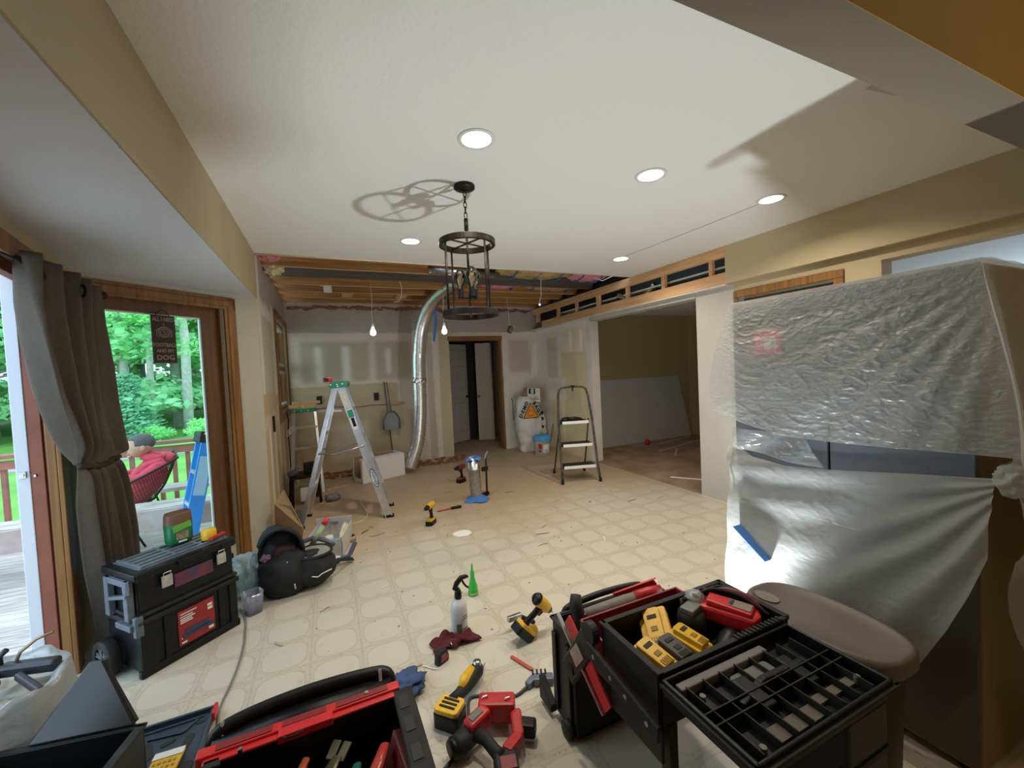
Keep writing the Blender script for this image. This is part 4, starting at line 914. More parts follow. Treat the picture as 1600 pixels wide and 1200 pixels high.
# ================================================================== black three-step ladder with a glove
e1 = Vector((.47, -.14, 0)).normalized(); 
t = thing('step_stool', 'paint-spattered black three-step ladder with pale treads in front of the side room', 'ladder'); t.matrix_world = FR((2.835, 4.36), e1)
M_spat = mat('spattered_black', (.012, .012, .012), .5, c2=(.09, .088, .08), nscale=30)
for s in (-1, 1):
    MB().tube([(s*.245, 0, .01), (s*.235, .05, .2), (s*.225, .17, .75), (s*.20, .235, 1.08), (s*.19, .25, 1.13)], .016, 8).make('front_rail', M_spat, t, True)
    MB().tube([(s*.215, .58, .01), (s*.205, .42, .35), (s*.19, .22, .78)], .011, 8).make('rear_rail', M_spat, t, True)
    for y, x in ((0, .245), (.58, .215)): MB().cyl((s*x, y, 0), (s*x, y, .05), .020, .016, 10).make('foot', M_black, t)
b = MB(); b.tube([(-.19, .25, 1.12), (-.18, .252, 1.165), (-.14, .255, 1.195), (0, .258, 1.205), (.14, .255, 1.195), (.18, .252, 1.165), (.19, .25, 1.12)], .014, 8); b.make('hoop', M_spat, t, True)
MB().box((0, .258, 1.205), (.04, .05, .035)).box((0, .25, 1.17), (.016, .02, .05)).make('catch', M_black, t)
for z, y, w_ in ((.196, .06, .46), (.462, .12, .43), (.746, .19, .40)):
    tr = MB().box((0, y+.08, z), (w_-.04, .19, .03)).make('tread', M_black2, t, bev=.004)
    o = MB().box((0, y-.018, z-.002), (w_-.05, .010, .036)).make('tread_edge', M_lab, None); o.parent = tr
    MB().tube([(-w_/2, y+.1, z-.03), (w_/2, y+.1, z-.03)], .008, 6).make('brace', M_spat, t)
o = thing('work_glove', 'black work glove lying on the top tread of the three-step ladder', 'glove'); o.matrix_world = FR((2.835, 4.36), e1) @ Matrix.Translation((-.02, .22, .766))
b = MB(); b.blob((0, 0, .022), (.075, .045, .024), amp=.35, seed=4).tube([(-.05, 0, .02), (-.11, .01, .02), (-.14, 0, .01)], [.035, .03, .03], 8, flat=.6)
for k in range(4): b.tube([(.05, -.03+.02*k, .022), (.09, -.035+.024*k, .026), (.115, -.03+.022*k, .01)], [.012, .011, .009], 6)
b.tube([(.0, -.04, .02), (.04, -.065, .02)], [.014, .010], 6); b.make('glove', M_black, o, True)

# ================================================================== demolition bags, carton, bucket by the far right corner
M_bag = mat('woven_bag', (.74, .73, .70), .8, noise_amt=.08, bump=.6, bscale=18)
t = thing('debris_bag', 'full white woven sack with an orange triangle leaning in the far right corner', 'bag', (3.24, 6.60, 0))
def bagf(cx, wx, wy, h, sd):
    b = MB(); R_ = []
    for i in range(23):
        v = i/22; z = h*v; k = (1-.12*math.cos(v*PI*2))*(1.0 if v < .9 else 1-(v-.9)*3.5)
        r = []
        for j in range(28):
            a = 2*PI*j/28; c_, s_ = math.cos(a), math.sin(a); q = .03*noise.noise(Vector((c_*2+sd, s_*2, z*(14 if v < .55 else 5))))
            x = cx+math.copysign(abs(c_)**.7, c_)*(wx*k+q)-.05*v*v; y = math.copysign(abs(s_)**.8, s_)*(wy*k+q); r.append(Vector((x, y, z+.05*(c_ < 0)*v)))
        R_.append(r)
    return b.rings(R_)
bagf(0, .215, .14, .93, 1).make('sack', M_bag, t, True)
M_or = mat('orange_print', (.85, .30, .02), .7); M_ink = mat('black_ink', (.02, .02, .02), .7)
TM = Matrix.Translation((-.04, -.158, .60)) @ Matrix.Rotation(rad(90), 4, 'X')
MB().prism([(-.155, 0), (.155, 0), (0, .275)], .004, TM).make('triangle_border', M_ink, t); MB().prism([(-.135, .012), (.135, .012), (0, .25)], .004, TM @ Matrix.Translation((0, 0, .002))).make('triangle', M_or, t)
b = MB(); b.tube([(.055*math.cos(a)+.0, .085+.055*math.sin(a), 0) for a in [PI*(.05+i/10) for i in range(14)]], .006, 5); b.tube([(-.03, .05, 0), (.02, .045, 0), (.05, .06, 0)], .006, 5); b.xf(TM @ Matrix.Translation((0, 0, .007))); b.make('emblem', mat('dark_orange', (.45, .13, .01), .7), t)
for i, ch_ in enumerate('DEMO'):
    k = (i+.5)/4; tt = text('lettering', ch_, .092, M_ink, t, (0, 0, 0), (0, 0, 0), .001, 1, fat=.04); tt.matrix_local = TM @ Matrix.Translation((-.205+.15*k, .02+.27*k, .002)) @ Matrix.Rotation(rad(61), 4, 'Z')
for i, ch_ in enumerate('BAGS'):
    k = (i+.5)/4; tt = text('lettering', ch_, .092, M_ink, t, (0, 0, 0), (0, 0, 0), .001, 1, fat=.04); tt.matrix_local = TM @ Matrix.Translation((.055+.15*k, .29-.27*k, .002)) @ Matrix.Rotation(rad(-61), 4, 'Z')
t = thing('debris_bag', 'second crumpled white sack, behind and to the right of the orange-triangle one', 'bag', (3.50, 6.74, 0)); bagf(0, .12, .14, .74, 5).make('sack', M_bag, t, True)
b = MB(); 
for z in (.25, .4, .55, .66): b.box((.0, -.148, z), (.05, .01, .06), (0, .5, 0))
b.make('print', M_ink, t)
t = thing('carton', 'white and brown carton balanced on top of the sacks in the corner', 'box', (3.40, 6.74, .84), rot=(rad(-8), rad(6), 0))
MB().box((0, 0, .14), (.30, .16, .27)).make('carton', M_card, t); MB().box((-.02, -.081, .135), (.255, .004, .255)).make('front_label', M_paper, t)
MB().box((-.06, -.085, .20), (.13, .004, .10)).make('picture', M_ink, t); MB().box((-.055, -.088, .20), (.055, .004, .085)).make('picture_light', M_paper, t)
MB().box((.03, -.085, .06), (.12, .004, .012)).box((.03, -.085, .09), (.08, .004, .01)).make('print', M_grey, t)
t = thing('bucket', 'white plastic bucket with a bright blue top beside the white sacks', 'bucket', (3.235, 6.14, 0))
MB().lathe([(.001, 0), (.118, 0), (.135, .27), (.142, .275), (.142, .29), (.136, .295), (.130, .295), (.118, .01), (.001, .01)], n=32).make('pail', mat('pail_white', (.70, .70, .68), .5), t, True)
b = MB()
b.lathe([(.150, .25), (.152, .30), (.12, .335), (.05, .345), (.001, .34)], n=36)
for v in b.bm.verts: v.co += Vector((0, 0, 1))*.03*noise.noise(v.co*22)+v.co.normalized()*.02*noise.noise(v.co*15)
b.make('blue_top', mat('blue_film', (.08, .36, .70), .45), t, True)
def wrap(bk, r0, r1, a0, a1, z0, z1, n=10):
    bk.rings([[Vector((r*math.cos(a0+(a1-a0)*i/n), r*math.sin(a0+(a1-a0)*i/n), z)) for i in range(n+1)] for r, z in ((r0, z0), (r1, z1))], False, False); return bk
wrap(MB(), .1265, .133, rad(250), rad(300), .06, .20).make('label', M_lab, t); 
b = MB(); wrap(b, .1285, .1325, rad(215), rad(240), .12, .21); wrap(b, .1285, .1325, rad(215), rad(235), .07, .10); b.make('red_print', M_redplas, t)
b = MB(); 
for z in (.075, .10, .125, .15): wrap(b, .1285, .1290, rad(258), rad(292), z, z+.01)
b.make('blue_print', mat('print_blue', (.1, .2, .4), .6), t)
b = MB(); b.tube([(.138*math.cos(a), .138*math.sin(a), .26+.0*a) for a in (0,)]+[(.15, 0, .27), (.17, -.02, .34), (.21, .0, .46), (.26, .05, .50), (.29, .1, .42), (.27, .16, .22), (.24, .2, .1)], .005, 6); o = b.make('loose_wire', M_bronze, None, True); o.location = (3.235, 6.14, 0); tag(o, 'brown wire looping up behind the bucket with the blue top', 'wire')
o = MB().tube([(2.98, 6.75, .95), (2.975, 6.7, .9), (2.97, 6.68, .70), (2.975, 6.67, .55)], .010, 6).make('pry_bar', mat('teal_steel', (.05, .12, .15), .4), None, True); tag(o, 'thin dark pry bar hooked on the left edge of the orange-triangle sack', 'pry bar')

# ================================================================== side room: leaning drywall sheet and strips
b = MB(); b.rings([[Vector(p) for p in q] for q in (((3.95, 6.0, 0), (6.50, 6.0, 0), (6.28, 6.085, 1.195), (3.95, 6.085, 1.195)), ((3.95, 6.013, 0), (6.50, 6.013, 0), (6.28, 6.098, 1.195), (3.95, 6.098, 1.195)))])
tag(b.make('drywall_sheet', mat('sheet_paper', (.47, .46, .42), .85)), 'large grey drywall sheet leaning on the back wall of the side room', 'drywall')
for p, q, w_, l in (((4.9, 5.2), (6.3, 5.55), .03, 'long pale strip on the side room floor'), ((5.4, 5.7), (6.35, 5.9), .03, 'shorter pale strip on the side room floor, nearer the leaning sheet'), ((4.9, 4.85), (5.3, 5.2), .03, 'pale offcut strip near the middle of the side room floor'), ((3.9, 3.95), (4.15, 3.62), .03, 'bright white strip lying on the floor just inside the side room')):
    o = MB().bar((p[0], p[1], .006), (q[0], q[1], .006), w_, .010).make('strip', M_lab if 'white' in l else mat('strip_tan', (.60, .50, .40), .8)); tag(o, l, 'strip', 'strips on the side room floor')
t = thing('tape_roll', 'small red roll standing on the side room floor in front of the leaning sheet', 'tape', (5.16, 5.75, .05)); MB().lathe([(.025, -.03), (.05, -.03), (.05, .03), (.025, .03), (.025, -.03)], n=20, r=(PI/2, 0, .5)).make('roll', M_redplas, t)

# ================================================================== middle of the floor
t = thing('vent_pipe', 'short galvanised vent pipe standing in the floor with blue tape at both ends', 'pipe', (1.475, 4.45, 0), rot=(0, rad(-3), 0))
MB().lathe([(.066, 0), (.066, .35), (.070, .352), (.070, .362), (.066, .364), (.073, .49), (.070, .49), (.063, .36), (.062, 0), (.066, 0)], n=36).make('pipe', M_steel, t, True)
def splash(r0, r1, z0, z1, n, sd):
    random.seed(sd); b = MB(); R0 = []; R1 = []
    for i in range(n): a = 2*PI*i/n; k = r1*random.uniform(.75, 1.35); R0.append(Vector((r0*math.cos(a), r0*math.sin(a), z0))); R1.append(Vector((k*math.cos(a), k*math.sin(a), z1+random.uniform(0, .012))))
    return b.rings([R0, R1], True, False)
splash(.067, .135, .05, .004, 15, 4).make('blue_tape', M_blue, t, solid=.001); b = splash(.074, .082, .497, .462, 11, 6); b.make('blue_tape', M_blue, t, solid=.001)
t = thing('pipe_clamp', 'thin dark bar clamp leaning on the vent pipe', 'clamp', (1.625, 4.52, 0), rot=(rad(4), rad(-2), .3))
MB().cyl((0, 0, 0), (0, 0, .50), .011, n=10).make('bar', M_bronze, t, True); MB().box((-.02, 0, .03), (.09, .03, .04)).make('foot', M_black, t, bev=.004); MB().box((-.02, 0, .33), (.08, .03, .05)).make('jaw', M_bronze, t, bev=.004)
MB().tube([(-.02, 0, .45), (.0, 0, .50), (.03, 0, .53)], .012, 6).make('screw_handle', M_steel, t)

def drill(name, label, loc, rz, c_body, h=.225, rot=None, chuck=M_black, long=.17, battery=None, s=1):
    """pistol-grip drill standing on its battery; nose along +x"""
    t = thing(name, label, 'drill', loc, rz, rot=rot)
    k = h/.225; bt = MB().prism(rrect(.125*k, .075*k, .015*k), (0.0, .042*k)).make('battery', battery or M_black, t, bev=.004)
    MB().prism(rrect(.115*k, .070*k, .015*k), (.042*k, .062*k)).make('battery_shoe', c_body, t, bev=.004)
    MB().tube([(-.02*k, 0, .055*k), (-.017*k, 0, .09*k), (-.01*k, 0, .13*k), (-.005*k, 0, .175*k)], [.024*k, .020*k, .020*k, .025*k], 12, flat=.8).make('grip', M_black, t, True)
    MB().cyl((-.06*k, 0, .19*k), (long*.35*k, 0, .19*k), .033*k, .030*k, 18).make('motor_housing', c_body, t, True, bev=.003)
    MB().cyl((-.075*k, 0, .19*k), (-.058*k, 0, .19*k), .024*k, .033*k, 18).make('rear_cap', M_black, t, True)
    MB().cyl((long*.35*k, 0, .19*k), (long*.65*k, 0, .19*k), .026*k, .017*k, 16).make('chuck', chuck, t, True)
    MB().cyl((long*.65*k, 0, .19*k), (long*.95*k, 0, .19*k), .004*k, n=8).make('bit', M_steel, t, True)
    MB().box((.018*k, 0, .15*k), (.02*k, .014*k, .035*k), (0, .3, 0)).make('trigger', M_black, t, bev=.003)
    return t
M_dkred = mat('maroon_tool', (.16, .03, .03), .45)
drill('cordless_drill', 'yellow and black cordless drill standing upright in the middle of the floor', (.835, 3.965, 0), rad(232), M_yel, .215)
drill('impact_driver', 'dark red and black cordless driver standing left of the vent pipe', (1.54, 5.27, 0), rad(215), M_dkred, .24)
t = thing('screwdriver', 'screwdriver with red shaft and black handle lying beside the yellow drill', 'screwdriver', (.97, 4.275, .014), 0)
MB().cyl((0, 0, -.008), (.15, 0, 0), .006, n=8).make('shaft', M_redplas, t, True); MB().lathe([(.001, 0), (.011, .0), (.016, .02), (.014, .05), (.018, .09), (.014, .115), (.001, .12)], (.15, 0, 0), 14, (0, PI/2, 0)).make('handle', M_black, t, True)
t = thing('paper_plate', 'torn white disc lying flat in the middle of the vinyl floor', 'paper plate', (1.03, 3.574, 0))
random.seed(5); b = MB(); b.prism([(.085*random.uniform(.86, 1.08)*math.cos(2*PI*i/11), .075*random.uniform(.9, 1.05)*math.sin(2*PI*i/11)) for i in range(11)], (.001, .006)); b.make('plate', M_paper, t); MB().lathe([(.04, .006), (.055, .008), (.058, .0085), (.06, .006)], n=20).make('raised_ring', M_paper, t)
# scraps: the bigger bits are things, the dust and crumbs are stuff
random.seed(11)
scr = [(.10, 3.95, .05, .045, 0), (.34, 3.97, .13, .05, .3), (.24, 4.10, .10, .02, .9), (.30, 4.2, .06, .03, 2.0), (.02, 4.35, .16, .015, 2.4), (.06, 4.45, .10, .02, .5), (-.05, 4.62, .13, .05, .1), (.9, 3.6, .10, .008, 1.2), (1.2, 3.5, .12, .006, .4), (1.75, 3.35, .09, .012, .5), (1.65, 3.2, .12, .008, -.2),
       (1.55, 3.0, .10, .008, .1), (2.05, 2.85, .09, .010, 1.1), (2.2, 3.9, .10, .008, .2), (2.5, 3.7, .06, .01, .7), (-.1, 2.85, .07, .008, .6), (.28, 2.95, .05, .008, .5), (-.33, 2.6, .07, .012, 2.2), (.05, 2.15, .06, .006, .1), (.32, 2.05, .07, .012, .4), (.38, 2.02, .09, .006, 2.4), (.27, 1.95, .05, .012, .3), (2.9, 3.5, .12, .008, .1), (3.2, 3.4, .14, .008, .25),
       (2.6, 4.9, .12, .01, .3), (3.3, 4.6, .07, .01, .0), (1.9, 4.5, .1, .01, 0), (1.25, 4.9, .12, .01, .2), (.5, 5.0, .1, .012, .5), (1.1, 6.5, .2, .02, .2), (1.35, 6.55, .18, .02, -.2), (2.3, 6.3, .1, .03, .1)]
M_scr = [M_lab, mat('scrap_wood', (.50, .33, .18), .8), mat('scrap_dark', (.16, .12, .09), .8), mat('scrap_grey', (.42, .38, .33), .8)]
for i, (x, y, l_, w_, a) in enumerate(scr):
    m = M_scr[(i*7) % 4]; b = MB(); b.tube([(-l_/2, 0, 0), (-l_/6, l_*.06*(i % 3-1), .001), (l_/6, l_*.08*(i % 2), .001), (l_/2, 0, 0)], [w_*.4, w_*.5, w_*.5, w_*.35], 6, flat=1.0)
    for v in b.bm.verts: v.co.z = v.co.z*min(1, .004/w_)+.0045
    o = b.make('debris_scrap', m); o.location = (x, y, 0); o.rotation_euler = (0, 0, a); tag(o, 'small thin scrap of debris lying on the dirty vinyl floor', 'debris', 'debris scraps on the floor')
b = MB(); random.seed(12)
for i in range(300):
    x = random.uniform(-.4, 3.4); y = 1.9+5*random.random()**.8
    s = random.uniform(.002, .007); b.box((x, y, .002), (s*2, s, .003), (0, 0, random.uniform(0, 3)))
tag(b.make('floor_crumbs', mat('crumb_grey', (.30, .24, .18), .9)), 'fine wood and plaster crumbs scattered over the vinyl floor', 'debris', kind='stuff')
b = MB()
for i in range(130):
    x = random.uniform(1.12, 2.1) if i % 3 else random.uniform(-.2, .4); s = random.uniform(.01, .04); b.blob((x, random.uniform(6.5, 6.95), .012), (s*1.6, s, .013), sub=1, amp=.5, seed=i)
tag(b.make('insulation_fluff', mat('red_fluff', (.42, .15, .10), .95, noise_amt=.4), None, True), 'reddish insulation fluff along the foot of the far wall', 'insulation', kind='stuff')

o = MB().blob((-.03, 5.35, .045), (.085, .06, .045), amp=.5, fr=3, seed=4).make('crumpled_bag', mat('blue_grey_scrap', (.28, .30, .33), .6, noise_amt=.4, nscale=20), None, True); tag(o, 'small crumpled grey bundle on the floor behind the tall ladder', 'debris')
o = MB().bar((-.25, 5.15, .008), (.0, 5.5, .008), .035, .012).make('wood_lath', M_pine); tag(o, 'pale wooden lath on the floor under the tall ladder, nearest the left leg', 'wood', 'laths under the ladder')
o = MB().bar((-.1, 5.9, .008), (.15, 6.0, .008), .03, .012).make('wood_lath', M_pine); tag(o, 'pale wooden lath lying beside the dark metal stand', 'wood', 'laths under the ladder')
o = MB().tube(crom_([(.28, 5.2, .006), (.26, 4.9, .05), (.30, 4.6, .01), (.22, 4.4, .006), (.05, 4.35, .006), (.0, 4.25, .006)]), .006, 6).make('trim_strip', mat('cream_strip', (.66, .56, .42), .7), None, True); tag(o, 'thin curled cream strip on the floor under the tall ladder', 'strip')

# ================================================================== rolling tool chest by the bay window
TB = FR((-.93, 2.62), (.74, .67)); L_, D_, H1, H2 = .475, .30, .30, .55
t = thing('rolling_tool_chest', 'black two-piece rolling tool chest standing by the bay window, red label on its side', 'tool chest'); t.matrix_world = TB
b = MB(); b.bb((0, 0, .03), (L_, D_, H1)); 
for x0, x1 in ((0, .07), (.10, .13), (.37, .40), (.43, L_)): b.bb((x0, -.010, .035), (x1, .002, H1-.03))
b.bb((-.008, -.012, .0), (L_+.008, .02, .04)).bb((-.008, D_-.02, 0), (L_+.008, D_, .04))
b.make('lower_bin', M_black, t, bev=.006)
b = MB(); b.bb((-.012, -.018, H1-.03), (L_+.012, D_+.01, H1-.005)).bb((-.008, -.013, H1+.006), (L_+.008, D_+.01, H1+.022)); b.make('rim', M_black2, t, bev=.004)
b = MB(); b.bb((.004, .006, H1), (L_-.004, D_-.004, H2-.05)); b.make('upper_box', M_black, t, bev=.008)
M_slate = mat('dusty_slate_plastic', (.13, .155, .19), .4, noise_amt=.2, nscale=16)
b = MB(); b.bb((-.010, -.014, H2-.055), (L_+.010, D_+.008, H2-.016)); lid = b.make('lid', M_black, t, bev=.008)
b = MB(); b.bb((.03, .02, H2-.018), (L_-.01, D_-.02, H2-.012)); b.make('lid_top', M_slate, t)
b = MB()
for y in (.035, .085, .135, .185, .235): b.bb((.05, y, H2-.014), (L_-.03, y+.020, H2-.003))
for x in (.04, .20, .33, .445): b.bb((x, .03, H2-.014), (x+.012, D_-.03, H2-.002))
b.make('lid_ribs', M_slate, t, bev=.002)
b = MB(); b.bb((.175, -.020, H2-.03), (.30, -.004, H2-.006)).bb((.175, -.028, H2-.05), (.30, -.018, H2-.02)).bb((-.0, -.02, H2-.06), (.07, -.008, H2-.02)).bb((.40, -.02, H2-.06), (L_, -.008, H2-.02)); b.make('carry_handle', M_black, t, bev=.004)
M_lat = mat('latch_metal', (.62, .60, .54), .38, .6, noise_amt=.3, nscale=40)
for x in (.125, .395):
    o = MB().bb((x-.024, -.024, H2-.135), (x+.024, -.012, H2-.075)).make('latch', M_lat, t, bev=.003)
    c_ = MB().tube([(x-.016, -.020, H2-.078), (x-.016, -.024, H2-.058), (x+.016, -.024, H2-.058), (x+.016, -.020, H2-.078)], .0025, 6).make('latch_loop', M_lat, None); c_.parent = o
b = MB().bb((.165, -.004, .385), (.355, .004, .455)); b.make('upper_label', mat('violet_print', (.07, .045, .10), .6, c2=(.20, .03, .04), nscale=14), t)
b = MB().bb((.165, -.006, .06), (.345, .003, .245)); lb = b.make('red_label', mat('red_print', (.42, .025, .025), .5, noise_amt=.3, nscale=20), t)
b = MB(); b.box((.255, -.008, .125), (.12, .003, .035)).box((.26, -.008, .105), (.16, .003, .022)); b.make('label_picture', mat('label_navy', (.05, .05, .10), .5), lb)
b = MB(); 
for i, (z, w_) in enumerate(((.225, .08), (.210, .06), (.198, .07), (.188, .055), (.178, .06))): b.bb((.175, -.0085, z), (.175+w_, -.0065, z+.005))
for z in (.205, .185): b.bb((.31, -.0085, z), (.335, -.0065, z+.014))
b.bb((.175, -.0085, .095), (.20, -.0065, .102)).bb((.175, -.0085, .07), (.20, -.0065, .078)).bb((.31, -.0085, .075), (.335, -.0065, .09)); b.make('label_print', M_paper, lb)
# wheel and telescopic handle on the left end
b = MB(); b.lathe([(.058, -.026), (.088, -.026), (.092, -.018), (.092, .018), (.088, .026), (.058, .026), (.058, -.026)], (0, 0, 0), 36, (0, PI/2, 0)); b.xf(Matrix.Translation((-.045, .215, .092))); wh = b.make('wheel', M_black2, t, True)
b = MB(); b.lathe([(.001, -.012), (.016, -.014), (.016, .014), (.001, .014)], n=16, r=(0, PI/2, 0))
for k in range(6): a = k*PI/3; b.bar((-.015, .012*math.cos(a), .012*math.sin(a)), (-.018, .060*math.cos(a+.1), .060*math.sin(a+.1)), .008, .010, (1, 0, 0)); b.bar((-.015, .012*math.cos(a), .012*math.sin(a)), (-.018, .060*math.cos(a+.4), .060*math.sin(a+.4)), .008, .008, (1, 0, 0))
b.xf(Matrix.Translation((-.045, .215, .092))); b.make('spokes', mat('wheel_grey', (.11, .13, .15), .5), wh)
b = MB(); b.bb((-.03, .02, .30), (.0, .06, .50)).bb((-.03, .20, .30), (.0, .24, .50)).bb((-.028, .02, .47), (-.008, .24, .50)).bar((-.02, .03, .50), (-.035, .0, .44), .02, .02).bar((-.035, .0, .44), (-.035, .18, .40), .022, .018); b.make('pull_handle', M_slate, t, bev=.004)
b = MB(); b.bb((-.035, .0, .255), (.0, .14, .285)).bb((-.02, -.018, .22), (.015, .01, .32)); b.make('side_clamp', M_slate, t, bev=.004)
b = MB(); b.bb((L_, .02, .40), (L_+.014, .2, .43)); b.make('side_grip', M_black, t, bev=.003)
def onTB(x, y): return TB @ Vector((x, y, H2-.002))
p = onTB(.30, .20); t = thing('screw_tub', 'green and brown tub standing open on the rolling tool chest', 'tub', p, rz=rad(38))
def squ(rx, ry, z, n=28, e=.6): return [Vector((math.copysign(abs(math.cos(a))**e, math.cos(a))*rx, math.copysign(abs(math.sin(a))**e, math.sin(a))*ry, z)) for a in [2*PI*i/n for i in range(n)]]
b = MB(); b.rings([squ(.055, .035, 0), squ(.064, .040, .02), squ(.066, .041, .12)]); b.make('tub_body', mat('tub_green', (.01, .15, .055), .45), t, True)
b = MB(); b.rings([squ(.065, .041, .119), squ(.063, .038, .168), squ(.058, .034, .182), squ(.054, .030, .15)], caps=False); b.make('tub_top', mat('tub_brown', (.16, .075, .045), .6), t, True)
b = MB(); b.box((0, -.044, .10), (.09, .003, .035), (0, -.2, 0)).make('label_band', mat('lime_print', (.15, .42, .05), .5), t)
MB().box((0, -.044, .05), (.06, .003, .04)).make('picture', mat('tan_print', (.35, .28, .16), .6, noise_amt=.5, nscale=60), t); MB().box((0, -.044, .018), (.04, .003, .008)).make('print', M_paper, t)
p = onTB(.395, .085); t = thing('tape_roll', 'yellow round tub lying on the rolling tool chest beside the green tub', 'tub', p); MB().lathe([(.001, 0), (.036, 0), (.038, .006), (.038, .052), (.034, .056), (.001, .056)], n=28).make('roll', M_yel, t, True)
o = MB().bar(onTB(.37, .03)+Vector((0, 0, .012)), onTB(.465, .055)+Vector((0, 0, .012)), .022, .014).make('carpenter_pencil', M_red, None, bev=.002); tag(o, 'flat red stick lying on the front edge of the rolling tool chest', 'pencil')

# ---- thin plastic bag, screw jar, cord
M_film = bpy.data.materials.new('thin_plastic_bag'); M_film.use_nodes = True
def film(m, c, trans, rough=.35, bscale=30, bstr=.6, spec_mix=.12):
    nt = m.node_tree; N = nt.nodes; L = nt.links; N.remove(N['Principled BSDF'])
    d = N.new('ShaderNodeBsdfDiffuse'); d.inputs[0].default_value = col(c); tl = N.new('ShaderNodeBsdfTranslucent'); tl.inputs[0].default_value = col(c)
    g = N.new('ShaderNodeBsdfGlossy'); g.inputs['Roughness'].default_value = rough; tr = N.new('ShaderNodeBsdfTransparent')
    x1 = N.new('ShaderNodeMixShader'); x1.inputs[0].default_value = .5; L.new(d.outputs[0], x1.inputs[1]); L.new(tl.outputs[0], x1.inputs[2])
    x2 = N.new('ShaderNodeMixShader'); x2.inputs[0].default_value = spec_mix; L.new(x1.outputs[0], x2.inputs[1]); L.new(g.outputs[0], x2.inputs[2])
    x3 = N.new('ShaderNodeMixShader'); x3.inputs[0].default_value = trans; L.new(x2.outputs[0], x3.inputs[1]); L.new(tr.outputs[0], x3.inputs[2])
    tc = N.new('ShaderNodeTexCoord'); ns = N.new('ShaderNodeTexNoise'); ns.inputs['Scale'].default_value = bscale; ns.inputs['Detail'].default_value = 7; ns.inputs['Distortion'].default_value = .8
    mp = N.new('ShaderNodeMapping'); mp.inputs['Scale'].default_value = (1, .8, 1.5); L.new(tc.outputs['Object'], mp.inputs[0]); L.new(mp.outputs[0], ns.inputs['Vector'])
    bp = N.new('ShaderNodeBump'); bp.inputs['Strength'].default_value = bstr; bp.inputs['Distance'].default_value = .03; L.new(ns.outputs['Fac'], bp.inputs['Height'])
    for s in (d, tl, g): L.new(bp.outputs[0], s.inputs['Normal'])
    L.new(x3.outputs[0], N['Material Output'].inputs[0]); return m
film(M_film, (.62, .80, .93), .35)
t = thing('plastic_bag', 'pale blue translucent plastic bag on the floor between tool chest and backpack', 'plastic bag', (-.585, 3.32, 0))
b = MB(); b.blob((0, 0, .13), (.13, .12, .14), sub=4, amp=.35, fr=3, seed=8)
for v in b.bm.verts: v.co.z = max(.003, v.co.z)+.03*abs(noise.noise(v.co*16)); v.co += Vector((1, 1, 0))*.012*noise.noise(v.co*25)
b.make('bag', M_film, t, True)
MB().blob((0, 0, .10), (.08, .08, .09), amp=.4, fr=4, seed=2).make('contents', mat('pale_green_stuff', (.45, .68, .55), .8, c2=(.60, .65, .62), nscale=20), t, True)
for s in (-1, 1): MB().tube([(s*.07, -.02, .22), (s*.08, -.03, .27), (s*.05, -.04, .29), (s*.03, -.03, .24)], .012, 6, flat=.3).make('handle', M_film, t, True)
M_tubc = bpy.data.materials.new('clear_lilac_plastic'); M_tubc.use_nodes = True; film(M_tubc, (.50, .52, .70), .62, .15, 12, .1, .2)
t = thing('screw_container', 'small clear plastic container part-filled with screws beside the backpack', 'container', (-.515, 3.045, 0), rz=.5)
b = MB(); b.rings([squ(.045, .045, 0), squ(.058, .058, .13), squ(.056, .056, .13), squ(.044, .044, .004)]); b.make('container', M_tubc, t, True)
b = MB(); random.seed(4)
for i in range(90): x, y = random.uniform(-.04, .04), random.uniform(-.04, .04); b.box((x, y, random.uniform(.01, .055)), (.03, .004, .004), (random.uniform(-1, 1), random.uniform(-1, 1), random.uniform(0, 3)))
tag(b.make('screws', mat('screw_grey', (.16, .16, .20), .4, .5), t), 'grey screws', 'screws'); bpy.data.objects[-1] if False else None
for o in bpy.data.objects:
    if o.name.startswith('screws') and o.parent: o['kind'] = 'stuff'; del o['category']
def crom(P, m=8):
    P = [Vector(p) for p in P]; Q = [P[0]*2-P[1]]+P+[P[-1]*2-P[-2]]; out = []
    for i in range(1, len(Q)-2):
        for k in range(m):
            t_ = k/m; a, b_, c, d = Q[i-1], Q[i], Q[i+1], Q[i+2]
            out.append(.5*((2*b_)+(c-a)*t_+(2*a-5*b_+4*c-d)*t_*t_+(3*b_-a-3*c+d)*t_**3))
    return out+[P[-1]]
t = thing('extension_cord', 'grey cord running over the vinyl from the screw container to the front toolbox', 'cord')
MB().tube(crom([(-.60, 3.12, .006), (-.548, 2.975, .006), (-.522, 2.80, .006), (-.508, 2.66, .006), (-.506, 2.50, .006), (-.513, 2.357, .006), (-.526, 2.213, .006), (-.512, 2.10, .006), (-.487, 1.95, .006), (-.478, 1.75, .006), (-.47, 1.56, .006)]), .0055, 8).make('cord', mat('cord_grey', (.19, .18, .165), .6), t, True)

